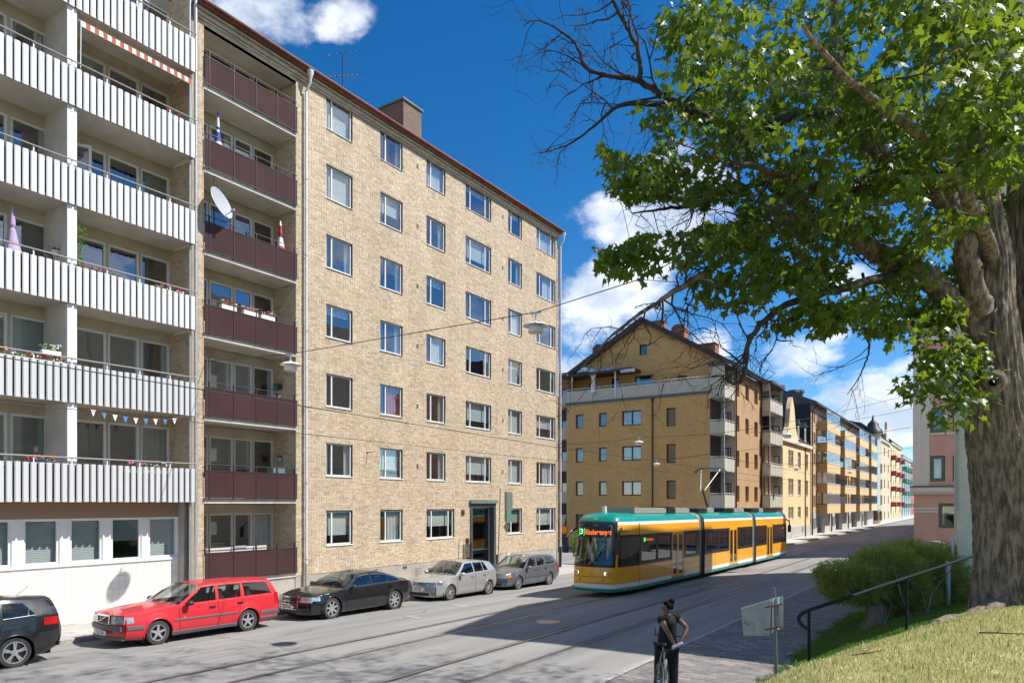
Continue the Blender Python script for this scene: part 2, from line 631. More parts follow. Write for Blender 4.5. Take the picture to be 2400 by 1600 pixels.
mat('white_paint', (0.80, 0.80, 0.79), 0.5, var=0.04)
mat('frame_white', (0.78, 0.78, 0.77), 0.45)
mat('frame_grey', (0.30, 0.27, 0.24), 0.6)
mat('frame_dark', (0.055, 0.045, 0.04), 0.55)
mat('frame_brown', (0.06, 0.028, 0.018), 0.5)
mat('frame_green', (0.10, 0.14, 0.105), 0.5)
mat('white_panel_grey', (0.62, 0.63, 0.63), 0.5, col2=(0.50, 0.51, 0.51), vscale=1.3, vdetail=8, stretch=(1, 1, .25), lo=.4, hi=.75)  # same panel in a greyer tone, for the lowest balconies
mat('white_panel', (0.80, 0.81, 0.81), 0.42, col2=(0.72, 0.735, 0.74), vscale=1.1, vdetail=8, stretch=(1, 1, .25), lo=.4, hi=.75, spec=.4)
mat('tile', (0.80, 0.78, 0.70), 0.35, island=[(0, (.76, .74, .66)), (1, (.84, .82, .75))])
mat('tile_joint', (0.33, 0.31, 0.27), 0.9)
mat('slab_white', (0.66, 0.63, 0.58), 0.9, col2=(0.54, 0.51, 0.46), vscale=1.5, vdetail=8, fine=0.05)
mat('brown_panel', (0.082, 0.040, 0.039), 0.6, var=0.1, vscale=0.8, spec=.3)
mat('brown_trim', (0.06, 0.03, 0.03), 0.5)
mat('galv', (0.55, 0.57, 0.58), 0.4, 0.6, var=0.12, vscale=9)
mat('pipe_white', (0.72, 0.74, 0.76), 0.4, 0.15, var=0.05)
mat('steel_dark', (0.045, 0.045, 0.05), 0.5, 0.3)
mat('steel_rail', (0.42, 0.40, 0.38), 0.35, 0.7)
mat('roof_red', (0.19, 0.07, 0.05), 0.65, var=0.2, vscale=2)
mat('roof_black', (0.022, 0.024, 0.03), 0.45, var=0.2)
mat('roof_grey', (0.09, 0.085, 0.085), 0.6, var=0.2)
mat('roof_tile', (0.36, 0.13, 0.07), 0.8, var=0.3, vscale=6)
mat('copper_green', (0.13, 0.2, 0.16), 0.6, var=0.2)
mat('room', (0.17, 0.155, 0.14), 0.95, var=0.4, vscale=0.5)
mat('curtain_white', (0.75, 0.75, 0.73), 0.9, var=0.06, vscale=3)
mat('curtain_warm', (0.6, 0.55, 0.46), 0.9, var=0.08, vscale=3)
mat('curtain_green', (0.36, 0.48, 0.42), 0.9)
mat('curtain_red', (0.55, 0.10, 0.04), 0.9, var=0.1)
mat('blind', (0.68, 0.72, 0.72), 0.8)
mat('blind_green', (0.33, 0.42, 0.39), 0.8)
glass('pane', refl=0.24)
glass('pane_dark', tint=(0.5, 0.55, 0.57), refl=0.22)
glass('pane_clear', tint=(0.9, 0.95, 0.93), refl=0.05)
glass('car_glass', fres=0.9, tint=(0.72, 0.8, 0.76), refl=0.09)
glass('car_glass_dark', fres=0.9, tint=(0.28, 0.32, 0.4), refl=0.12)
glass('tram_glass', fres=0.9, tint=(0.42, 0.42, 0.40), refl=0.07)
glass('tram_screen', fres=0.9, tint=(0.68, 0.7, 0.66), refl=0.12)
mat('bark', (0.27, 0.215, 0.16), 0.95, col2=(0.085, 0.065, 0.048), vscale=20, vdetail=7, stretch=(1, 1, .22), bump=1.0, bscale=24, lo=.4, hi=.6)
mat('bark_dark', (0.05, 0.04, 0.034), 0.95, var=0.3, vscale=8, bump=0.5, bscale=30)
leafmat('maple_leaf', (0.026, 0.075, 0.007), (0.07, 0.125, 0.012), 0.42, (0.28, 0.40, 0.02))
leafmat('maple_leaf_top', (0.036, 0.09, 0.009), (0.085, 0.135, 0.015), 0.42, (0.32, 0.43, 0.03))
leafmat('juniper', (0.17, 0.23, 0.045), (0.44, 0.45, 0.11), 0.42, (0.45, 0.5, 0.1))
leafmat('shrub_leaf', (0.06, 0.14, 0.02), (0.17, 0.28, 0.05), 0.35, (0.3, 0.5, 0.05))
mat('wire', (0.035, 0.035, 0.038), 0.5)
mat('lamp_white', (0.78, 0.78, 0.74), 0.35, spec=.5)
mat('lamp_glass', (0.6, 0.6, 0.56), 0.2)
mat('rubber', (0.045, 0.044, 0.043), 0.85)
mat('alloy', (0.62, 0.62, 0.63), 0.3, 0.75)
mat('alloy_dark', (0.10, 0.10, 0.105), 0.4, 0.6)
mat('chrome', (0.75, 0.76, 0.77), 0.12, 1.0)
mat('plastic_grey', (0.105, 0.12, 0.13), 0.55)
mat('plastic_black', (0.018, 0.018, 0.02), 0.45)
mat('under', (0.008, 0.008, 0.008), 0.95)
mat('interior', (0.035, 0.035, 0.038), 0.9)
mat('interior_tan', (0.17, 0.16, 0.14), 0.9)
mat('red_paint', (0.60, 0.022, 0.035), 0.38, var=0.05, vscale=2, coat=0.6)
mat('black_paint', (0.009, 0.010, 0.013), 0.25, coat=0.8)
mat('ink_paint', (0.012, 0.013, 0.016), 0.25, coat=0.8)
mat('silver_paint', (0.50, 0.50, 0.49), 0.34, 0.55, coat=0.6)
mat('grey_paint', (0.17, 0.185, 0.205), 0.34, 0.45, coat=0.6)
mat('plate', (0.75, 0.76, 0.76), 0.4)
mat('ink', (0.02, 0.02, 0.025), 0.5)
mat('lens', (0.33, 0.36, 0.39), 0.06, 0.35, col2=(0.62, 0.66, 0.7), vscale=9, vdetail=2, spec=.8)
mat('lens_amber', (0.75, 0.22, 0.03), 0.15)
mat('lens_red', (0.45, 0.01, 0.015), 0.15)
mat('tram_yellow', (0.92, 0.41, 0.010), 0.3, coat=0.5, var=0.03, vscale=1)
mat('tram_green', (0.0, 0.27, 0.205), 0.3, coat=0.5)
mat('tram_white', (0.80, 0.80, 0.78), 0.35)
mat('tram_black', (0.018, 0.018, 0.018), 0.35)
mat('tram_grey', (0.30, 0.29, 0.27), 0.6)
mat('bellows', (0.05, 0.05, 0.05), 0.8)
mat('bellows_light', (0.30, 0.28, 0.25), 0.6)
mat('led_amber', (0.5, 0.12, 0.02), 0.5, emit=(1.0, 0.17, 0.03), estr=0.75)
mat('led_green', (0.0, 0.4, 0.03), 0.5, emit=(0.0, 0.62, 0.04), estr=0.75)
mat('led_white', (0.8, 0.8, 0.8), 0.5, emit=(1, 1, 1), estr=0.55)
mat('head_lamp', (0.8, 0.8, 0.8), 0.2, emit=(1, 0.97, 0.9), estr=1.2)
mat('brass', (0.55, 0.45, 0.2), 0.4, 0.6)
mat('seat_blue', (0.05, 0.07, 0.12), 0.9)
mat('seat_teal', (0.12, 0.2, 0.22), 0.9)
mat('skin', (0.27, 0.125, 0.075), 0.5, var=0.06, vscale=8)
mat('hair', (0.006, 0.0045, 0.004), 0.8, spec=.15, bump=0.6, bscale=120)
mat('cloth_black', (0.008, 0.008, 0.009), 0.85, bump=0.35, bscale=35)
mat('cloth_pants', (0.010, 0.010, 0.011), 0.8, bump=0.4, bscale=28)
mat('cloth_lilac', (0.62, 0.6, 0.78), 0.8, var=0.1, vscale=30)
mat('bike_silver', (0.5, 0.58, 0.6), 0.3, 0.5)
mat('sign_back', (0.34, 0.41, 0.42), 0.5, 0.45, var=0.15, vscale=5, bump=0.1, bscale=12)
mat('sign_rib', (0.62, 0.70, 0.74), 0.4, 0.5, var=0.1, vscale=6)
mat('rust', (0.28, 0.10, 0.045), 0.8, var=0.4, vscale=20)
mat('pole_grey', (0.22, 0.25, 0.24), 0.5, 0.5)
mat('handrail', (0.03, 0.04, 0.044), 0.8, 0.0, spec=.05)
mat('stump', (0.20, 0.165, 0.12), 0.95, col2=(0.09, 0.07, 0.05), vscale=8, stretch=(1, 1, .2), bump=0.7, bscale=20)
mat('stone', (0.33, 0.32, 0.29), 0.9, var=0.2, vscale=6)
mat('beige_wall', (0.78, 0.69, 0.52), 0.9, var=0.08, vscale=0.8, fine=0.1, fscale=25, bump=0.15, bscale=60)
mat('pink_wall', (0.66, 0.38, 0.29), 0.9, var=0.07, vscale=1.0, fine=0.06)
mat('cream_wall', (0.62, 0.52, 0.37), 0.85, var=0.05, vscale=0.8)
mat('cream_trim', (0.72, 0.66, 0.56), 0.8, var=0.05)
mat('yellow_wall', (0.80, 0.62, 0.36), 0.85, var=0.05, vscale=0.5)
mat('ochre_wall', (0.62, 0.46, 0.28), 0.85, var=0.06, vscale=0.5)
mat('ochre_panel', (0.78, 0.60, 0.34), 0.7, var=0.05)
mat('ochre_panel_dark', (0.50, 0.30, 0.11), 0.7, var=0.05)
mat('cladding', (0.55, 0.52, 0.43), 0.6, var=0.06)
mat('base_grey', (0.50, 0.50, 0.48), 0.85, var=0.05)
mat('pale_blue', (0.42, 0.55, 0.58), 0.5)
mat('green_panel', (0.09, 0.24, 0.17), 0.6)
mat('wine_panel', (0.22, 0.035, 0.06), 0.6)
mat('red_wall', (0.55, 0.16, 0.12), 0.85)
mat('dish', (0.40, 0.42, 0.45), 0.4)
mat('terracotta', (0.42, 0.17, 0.09), 0.85)
mat('flower_red', (0.62, 0.02, 0.03), 0.7)
mat('flower_pink', (0.65, 0.05, 0.22), 0.7)
mat('flower_rose', (0.75, 0.4, 0.5), 0.7)
mat('flower_white', (0.8, 0.8, 0.76), 0.7)
mat('umbrella_lilac', (0.42, 0.33, 0.5), 0.85, var=0.1)
mat('umbrella_blue', (0.07, 0.1, 0.42), 0.85)
mat('awning_red', (0.40, 0.10, 0.06), 0.85)
mat('awning_white', (0.75, 0.68, 0.62), 0.85)
mat('door_dark', (0.025, 0.025, 0.028), 0.3)
mat('door_stone', (0.075, 0.078, 0.082), 0.4, var=0.2)
mat('sign_yellow', (0.85, 0.42, 0.02), 0.5)
mat('sign_red', (0.75, 0.04, 0.02), 0.5)
mat('flag_blue', (0.06, 0.25, 0.55), 0.8)
mat('cabinet', (0.16, 0.19, 0.16), 0.6)
mat('cloth_red', (0.5, 0.03, 0.05), 0.8)
# --- the ground
def sheet(name, xs, ys, zf, m, smooth=True):
 X, Y = np.meshgrid(np.array(xs, float), np.array(ys, float), indexing='ij')
 Z = zf(X, Y)
 nx, ny = X.shape
 v = np.stack([X, Y, Z], -1).reshape(-1, 3)
 i = np.arange(nx - 1)[:, None] * ny + np.arange(ny - 1)[None, :]
 f = np.stack([i, i + ny, i + ny + 1, i + 1], -1).reshape(-1, 4)
 return np_mesh(name, v, f, m, smooth=smooth)

tag(sheet('ground', [-1500, -300, -60, 60, 300, 1500], [-300, -60, 100, 400, 1500], lambda x, y: x * 0 - 1.6, 'soil'), kind='structure')
tag(sheet('road', np.linspace(-46, -2.0, 45), np.concatenate([np.arange(-25, 60, 2.5), np.arange(60, 330, 9)]), road_z, 'asphalt'), kind='structure')

KL = -19.6      # left kerb in front of the near houses
KR = -6.2       # right kerb
KF = -16.2      # left kerb farther on, where the street narrows
RAILS = (-13.84, -12.36, -9.84, -8.36)

def strip(mb, x0, x1, ys, dz, m=0):
 rows = [[(x0, y, float(road_z((x0 + x1) / 2, y)) + dz), (x1, y, float(road_z((x0 + x1) / 2, y)) + dz)] for y in ys]
 mb.loft(rows, m, flip=True)

ys_r = list(np.arange(-20, 60, 3.0)) + list(np.arange(60, 300, 8.0))
for tx, lab in ((0, 'pair of worn steel tram rails set in asphalt, the pair the tram stands on'), (2, 'pair of worn steel tram rails nearest the paved footway on the right')):
 t = thing('tram_track', ((RAILS[tx] + RAILS[tx + 1]) / 2, 10, 0), lab, 'tram track', 'tram tracks in the street')
 for k in (0, 1):
  x = RAILS[tx + k]
  g = 1 if k == 0 else -1                      # the flange groove lies inside the gauge
  b = MB()
  strip(b, x - .036, x + .036, ys_r, 0.010)
  rail = b.build('rail', 'rail_steel', t)
  b = MB()
  x0, x1 = sorted((x + g * .036, x + g * .085))
  strip(b, x0, x1, ys_r, 0.005)
  b.build('groove', 'rail_groove', rail)
  b = MB()
  strip(b, x - .17, x + .17, ys_r, 0.0025)
  b.build('joint_strip', 'asphalt_new', rail)

b = MB()
for (x0, x1, y0, y1) in ((-16.6, -15.4, 20.6, 20.9), (-16.0, -15.0, 17.4, 17.6)):
 ysq = list(np.linspace(y0, y1, 3))
 strip(b, x0, x1, ysq, 0.004)
tag(b.build('road_paint', 'worn_paint'), kind='structure')
b = MB()
for (x0, x1, y0, y1) in ((-12.0, -10.2, 39.5, 42.5), (-8.0, -6.6, 46, 48.0), (-11.2, -10.3, 30, 33)):
 strip(b, x0, x1, list(np.linspace(y0, y1, 4)), 0.004)
tag(b.build('road_patch', 'asphalt_new'), kind='structure')
for (x, y, lab) in ((-11.05, 18.55, 'round iron manhole cover between the two tram tracks'),):
 b = MB()
 b.lathe([(0.0, .012), (.27, .012), (.28, .007), (.30, .007), (.31, .014), (.36, .014), (.37, .004)], 28, (x, y, float(road_z(x, y))))
 tag(b.build('manhole_cover', 'rail_steel'), lab, 'manhole cover')

cq = random.Random(4)
b = MB()
for k in range(34):
 x = cq.choice((-10.05, -8.6, -9.62, -8.1, -12.6, -16.2)) + cq.gauss(0, .12)
 y = cq.uniform(7, 34)
 pts = []
 for j in range(cq.randrange(4, 9)):
  pts.append((x, y))
  x += cq.gauss(0, .07)
  y += cq.uniform(.06, .32)
 w_ = cq.uniform(.006, .014)
 rows = [[(q[0] - w_, q[1], float(road_z(q[0], q[1])) + .0045), (q[0] + w_, q[1], float(road_z(q[0], q[1])) + .0045)] for q in pts]
 b.loft(rows, 0, flip=True)
tag(b.build('road_crack', 'rail_groove'), kind='structure')
b = MB()
strip(b, -18.72, -18.69, list(np.arange(2, 36, 1.5)), .004)
strip(b, -15.62, -15.60, list(np.arange(2, 40, 1.5)), .004)
tag(b.build('tar_seam', 'asphalt_new'), kind='structure')

def pave(name, poly_x0, poly_x1, y0, y1, dz, m, step=2.0, kerb_at=None):
 """sheet between two lines of X given as functions of Y"""
 ys = list(np.arange(y0, y1, step)) + [y1]
 b = MB()
 for i in range(len(ys) - 1):
  a, c = ys[i], ys[i + 1]
  q = [(poly_x0(a), a), (poly_x1(a), a), (poly_x1(c), c), (poly_x0(c), c)]
  b.poly([(x, y, float(road_z(x if x > -22 else -22, y)) + dz) for x, y in q])
 return tag(b.build(name, m, fix=True), kind='structure')

def kerbs(parent, pts, w=0.16, h=0.125, n_max=70):
 """kerb stones along a polyline; the pavement lies to the left of travel"""
 path = [Vector((p[0], p[1], 0)) for p in pts]
 seg, done = 0, 0
 L = 1.0
 cur = path[0].copy()
 k = 1
 while k < len(path) and done < n_max:
  d = path[k] - cur
  if d.length < 0.12:
   k += 1
   continue
  ln = min(L, d.length)
  u = d.normalized()
  e = cur + u * ln
  nl = Vector((-u.y, u.x, 0))
  b = MB()
  g = 0.006
  p0, p1 = cur + u * g, e - u * g
  r = rng.uniform(-.004, .004)
  zz = [float(road_z(p.x, p.y)) for p in (p0, p1)]
  jt = rng.uniform(-.006, .006)
  lo = [Vector((p.x, p.y, z - .05)) for p, z in ((p0, zz[0]), (p1, zz[1]))]
  hi = [Vector((p.x, p.y, z + h + r)) for p, z in ((p0, zz[0]), (p1, zz[1]))]
  a0, a1 = lo[0] - nl * jt, lo[1] - nl * jt
  t0, t1 = hi[0] - nl * jt, hi[1] - nl * jt
  c0, c1 = t0 - Vector((0, 0, .02)), t1 - Vector((0, 0, .02))
  t0i, t1i = t0 + nl * .02, t1 + nl * .02
  b0, b1 = hi[0] + nl * w, hi[1] + nl * w
  l0, l1 = lo[0] + nl * w, lo[1] + nl * w
  b.poly([a0, a1, c1, c0]); b.poly([c0, c1, t1i, t0i]); b.poly([t0i, t1i, b1, b0])
  b.poly([a0, c0, t0i, b0, l0]); b.poly([a1, l1, b1, t1i, c1])
  b.build('kerb_stone', 'kerb', parent)
  cur = e
  done += 1
 return done

left_edge = lambda y: KL
wall_x = lambda y: -24.2
lp = pave('pavement_left', wall_x, lambda y: KL - .155, -25, 38.0, .10, 'slab_joint')
kerbs(lp, [(KL, 2.0), (KL, 37.6)], n_max=60)
sl_v, sl_f = [], []
cells = []
for r_i, x0 in enumerate(np.arange(-23.3, KL - .2, 0.36)):
 x1 = min(x0 + .352, KL - .16)
 off = 0.35 if r_i % 2 else 0.0
 for y0 in np.arange(2 + off, 37.4, 0.70):
  cells.append((x0, x1, y0, y0 + .692))
cells.sort(key=lambda c: (c[2] - 7) ** 2 + (c[0] + 20) ** 2)
slab_me = None

def slab_mesh(x0, x1, y0, y1, h, m, name, g=0.0, bev=.006):
 b = MB()
 zx = lambda x, y: float(road_z(max(x, -22), y))
 c = [(x0, y0), (x1, y0), (x1, y1), (x0, y1)]
 ci = [(x0 + bev, y0 + bev), (x1 - bev, y0 + bev), (x1 - bev, y1 - bev), (x0 + bev, y1 - bev)]
 lo = [(x, y, zx(x, y) + h - .03) for x, y in c]
 mi = [(x, y, zx(x, y) + h - bev * .7) for x, y in c]
 hi = [(x, y, zx(x, y) + h) for x, y in ci]
 b.poly(hi)
 for i in range(4):
  j = (i + 1) % 4
  b.poly([mi[i], mi[j], hi[j], hi[i]])
  b.poly([lo[i], lo[j], mi[j], mi[i]])
 return b

rest = MB()
for k, (x0, x1, y0, y1) in enumerate(cells):
 b = slab_mesh(x0, x1, y0, y1, .118 + rng.uniform(-.003, .003), 'slab', 'slab')
 if k < 120:
  b.build('paving_slab', 'slab', lp)
 else:
  o = len(rest.v)
  rest.v += b.v
  rest.f += [tuple(i + o for i in f) for f in b.f]
  rest.m += b.m
tag(rest.build('paving', 'slab', lp), kind='stuff')

def far_x0(y):
 return -60.0

corner = [(-60, 58.2), (-18.6, 58.2), (-17.4, 58.9), (-16.6, 60.0), (KF, 62.0)]
b = MB()
pts = corner + [(KF, 300), (-60, 300)]
ysf = list(np.arange(62, 300, 6.0))
b.poly([(x, y, float(road_z(max(x, -22), y)) + .12) for x, y in [(-60, 58.2), (-18.6, 58.2), (-17.4, 58.9), (-16.6, 60.0), (KF, 62.0), (-60, 62.0)]])
for i in range(len(ysf) - 1):
 a, c = ysf[i], ysf[i + 1]
 b.poly([(x, y, float(road_z(max(x, -22), y)) + .12) for x, y in [(-60, a), (KF, a), (KF, c), (-60, c)]])
fp = tag(b.build('pavement_far', 'slab', fix=True), kind='structure')
kerbs(fp, [(-30, 58.05), (-18.6, 58.05), (-17.3, 58.75), (-16.45, 60.0), (KF + .15, 62.0), (KF + .15, 110)], n_max=66)
b = MB()
pl = [(-60, 37.6), (KL - .155, 37.6), (KL - .155, 38.6), (-20.1, 40.2), (-21.0, 41.2), (-22.3, 41.6), (-60, 41.6)]
b.poly([(x, y, float(road_z(max(x, -22), y)) + .118) for x, y in pl])
cp = tag(b.build('pavement_corner', 'slab'), kind='structure')
kerbs(cp, [(KL, 37.6), (KL, 38.6), (-19.95, 40.3), (-20.9, 41.35), (-22.3, 41.75), (-40, 41.75)], n_max=30)

def rx(y):      # grass edge
 return float(np.interp(y, [-25, 5, 12, 20, 30, 40, 43], [-3.3, -3.3, -3.4, -3.65, -3.75, -3.0, -2.0]))

def rk(y):      # kerb line, turning into the side street
 return float(np.interp(y, [-25, 38, 40.5, 42.5, 44, 45, 45.6], [KR, KR + .15, KR + .35, KR + .9, KR + 1.7, KR + 2.8, KR + 4.2]))

rp = pave('pavement_right', lambda y: rk(y) + .155, lambda y: rx(y) + .6, -25, 45.5, .105, 'paver_joint', 1.0)
yk = list(np.arange(2, 38, 4.0)) + [38, 39.5, 40.5, 41.5, 42.5, 43.3, 44, 44.6, 45, 45.4]

def kerbs_right(parent, pts, n_max):
 pts = list(reversed(pts))
 return kerbs(parent, pts, n_max=n_max)

kerbs_right(rp, [(rk(y) + 0.0, y) for y in yk], 64)
pv = []
for j, y0 in enumerate(np.arange(3.0, 44.5, 0.215)):
 off = (j % 2) * 0.18
 x = rk(y0) + .165 + off - 0.36
 end = rx(y0) + .45 + rng.uniform(-.2, .1)
 while x < end:
  x0 = max(x, rk(y0) + .165)
  if x + .352 - x0 > .08:
   pv.append((x0, x + .352, y0, y0 + .207))
  x += .36
pv.sort(key=lambda c: (c[0] + 4.3) ** 2 + (c[2] - 9.0) ** 2)
rest = MB()
for k, (x0, x1, y0, y1) in enumerate(pv):
 b = slab_mesh(x0, x1, y0, y1, .122 + rng.uniform(-.004, .004), 'paver', 'paver', bev=.008)
 jog = 0.03
 b.v = [(vx, vy + jog * math.sin((vx - x0) / .36 * 2 * math.pi), vz) for vx, vy, vz in b.v]
 if k < 300:
  b.build('paver', 'paver', rp)
 else:
  o = len(rest.v)
  rest.v += b.v
  rest.f += [tuple(i + o for i in f) for f in b.f]
  rest.m += b.m
tag(rest.build('paving', 'paver', rp), kind='stuff')
b = MB()
ysf = list(np.arange(57.5, 300, 6.0))
for i in range(len(ysf) - 1):
 a, c = ysf[i], ysf[i + 1]
 b.poly([(x, y, float(road_z(x, y)) + .12) for x, y in [(-6.4, a), (12, a), (12, c), (-6.4, c)]])
fr2 = tag(b.build('pavement_far_right', 'slab', fix=True), kind='structure')
kerbs_right(fr2, [(-6.4, 57.5), (-6.4, 100)], 40)

# --- the grassy bank
HXN = np.array([-3.7, -3.0, -2.2, -1.5, -.8, 0, 1, 2.5, 5, 14])
HYN = np.array([-12, 0, 4, 6.5, 8, 9.5, 11, 13, 16, 20, 25, 43])
HT = np.array([
 [-3.47, -3.0, -2.3, -1.75, -1.62, -1.60, -1.60, -1.55, -1.4, -1.0],
 [-3.47, -3.0, -2.3, -1.75, -1.62, -1.60, -1.60, -1.55, -1.4, -1.0],
 [-3.47, -3.0, -2.2, -1.72, -1.60, -1.58, -1.55, -1.50, -1.3, -.9],
 [-3.47, -2.95, -2.05, -1.68, -1.58, -1.50, -1.45, -1.40, -1.2, -.8],
 [-3.47, -2.95, -2.10, -1.66, -1.52, -1.44, -1.38, -1.30, -1.1, -.7],
 [-3.47, -3.05, -2.40, -1.90, -1.50, -1.36, -1.30, -1.20, -1.0, -.6],
 [-3.47, -3.10, -2.55, -2.12, -1.72, -1.36, -1.24, -1.12, -.9, -.5],
 [-3.47, -3.20, -2.72, -2.35, -2.00, -1.62, -1.35, -1.12, -.85, -.5],
 [-3.49, -3.25, -2.88, -2.58, -2.30, -2.05, -1.80, -1.40, -1.0, -.5],
 [-3.50, -3.28, -2.95, -2.72, -2.55, -2.38, -2.10, -1.80, -1.3, -.6],
 [-3.50, -3.30, -3.05, -2.85, -2.72, -2.60, -2.45, -2.2, -1.8, -1.0],
 [-3.56, -3.50, -3.45, -3.40, -3.35, -3.3, -3.2, -3.0, -2.8, -2.0]])
_ys = np.arange(-12, 43.01, 0.25)
_xs = np.arange(-3.75, 14.01, 0.25)
_t = np.array([[np.interp(x, HXN, HT[j]) for x in _xs] for j in range(len(HYN))])
_g = np.stack([np.interp(_ys, HYN, _t[:, i]) for i in range(len(_xs))], 1)   # [y, x]
for _ in range(3):
 pg = np.pad(_g, 1, mode='edge')
 _g = (pg[:-2, 1:-1] + pg[2:, 1:-1] + pg[1:-1, :-2] + pg[1:-1, 2:] + 2 * _g) / 6

def hill_z(X, Y):
 X, Y = np.asarray(X, float), np.asarray(Y, float)
 fx = np.clip((X - _xs[0]) / .25, 0, len(_xs) - 1.001)
 fy = np.clip((Y - _ys[0]) / .25, 0, len(_ys) - 1.001)
 ix, iy = fx.astype(int), fy.astype(int)
 tx, ty = fx - ix, fy - iy
 z = (_g[iy, ix] * (1 - tx) * (1 - ty) + _g[iy, ix + 1] * tx * (1 - ty) + _g[iy + 1, ix] * (1 - tx) * ty + _g[iy + 1, ix + 1] * tx * ty)
 return HC + z + 0.02 * np.sin(X * 3.1 + Y * 1.7) * np.sin(Y * 2.3 - X)

hx = np.concatenate([np.arange(-3.75, 3, .2), np.arange(3, 14.1, 1.0)])
hy = np.concatenate([np.arange(-12, 4, 1.0), np.arange(4, 22, .2), np.arange(22, 43.1, 1.0)])
X_, Y_ = np.meshgrid(hx, hy, indexing='ij')
Z_ = hill_z(X_, Y_)
nx, ny = X_.shape
v = np.stack([X_, Y_, Z_], -1).reshape(-1, 3)
i = np.arange(nx - 1)[:, None] * ny + np.arange(ny - 1)[None, :]
f = np.stack([i, i + ny, i + ny + 1, i + 1], -1).reshape(-1, 4)
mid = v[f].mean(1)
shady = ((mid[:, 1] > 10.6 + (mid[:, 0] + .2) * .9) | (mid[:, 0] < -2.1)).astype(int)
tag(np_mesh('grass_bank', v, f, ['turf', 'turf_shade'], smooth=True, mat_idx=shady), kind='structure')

def blades(name, n, x0, x1, y0, y1, h0, h1, m, keep=None, w=.0035, lean=.7):
 x, y = nr.uniform(x0, x1, n), nr.uniform(y0, y1, n)
 if keep is not None:
  k = keep(x, y)
  x, y = x[k], y[k]
 n = len(x)
 z = hill_z(x, y)
 clump = 0.55 + 0.75 * (0.5 + 0.5 * np.sin(x * 5.3 + 2 * np.sin(y * 3.1)) * np.sin(y * 6.1 + x))
 h = nr.uniform(h0, h1, n) * clump
 a = nr.uniform(0, 2 * np.pi, n)
 la = nr.uniform(0, 2 * np.pi, n)
 le = nr.uniform(.1, lean, n) * h
 dx, dy = np.cos(a) * w, np.sin(a) * w
 lx, ly = np.cos(la) * le, np.sin(la) * le
 p = [np.stack(q, -1) for q in ((x - dx, y - dy, z - .01), (x + dx, y + dy, z - .01),
         (x + dx * .8 + lx * .35, y + dy * .8 + ly * .35, z + h * .6), (x - dx * .8 + lx * .35, y - dy * .8 + ly * .35, z + h * .6),
         (x + lx, y + ly, z + h))]
 v = np.stack(p, 1).reshape(-1, 3)
 o = np.arange(n)[:, None] * 5
 f = np.concatenate([o + np.array([[0, 1, 2]]), o + np.array([[0, 2, 3]]), o + np.array([[3, 2, 4]])])
 return np_mesh(name, v, f, m)

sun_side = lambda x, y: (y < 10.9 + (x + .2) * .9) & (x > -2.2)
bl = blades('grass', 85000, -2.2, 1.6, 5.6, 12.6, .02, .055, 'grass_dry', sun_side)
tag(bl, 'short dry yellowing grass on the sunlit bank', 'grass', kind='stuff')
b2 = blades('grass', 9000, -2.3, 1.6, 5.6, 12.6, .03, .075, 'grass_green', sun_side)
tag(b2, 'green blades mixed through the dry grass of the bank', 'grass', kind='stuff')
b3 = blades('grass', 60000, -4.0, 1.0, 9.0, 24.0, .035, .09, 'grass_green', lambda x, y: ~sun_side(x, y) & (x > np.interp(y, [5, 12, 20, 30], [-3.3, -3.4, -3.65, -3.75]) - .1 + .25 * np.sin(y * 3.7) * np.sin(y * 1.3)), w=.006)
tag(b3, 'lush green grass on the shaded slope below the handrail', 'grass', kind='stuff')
# --- windows and bricks
WALLX = -22.45

def curtain_wave(mb, fr, a0, a1, b0, b1, c, m=0, waves=5, amp=.02):
 n = max(6, int(waves * 4))
 lo, hi = [], []
 for i in range(n + 1):
  t = i / n
  cc = c + amp * math.sin(t * waves * 2 * math.pi)
  lo.append(fr.t(a0 + (a1 - a0) * t, b0, cc))
  hi.append(fr.t(a0 + (a1 - a0) * t, b1, cc))
 mb.loft([lo, hi], m, flip=True)

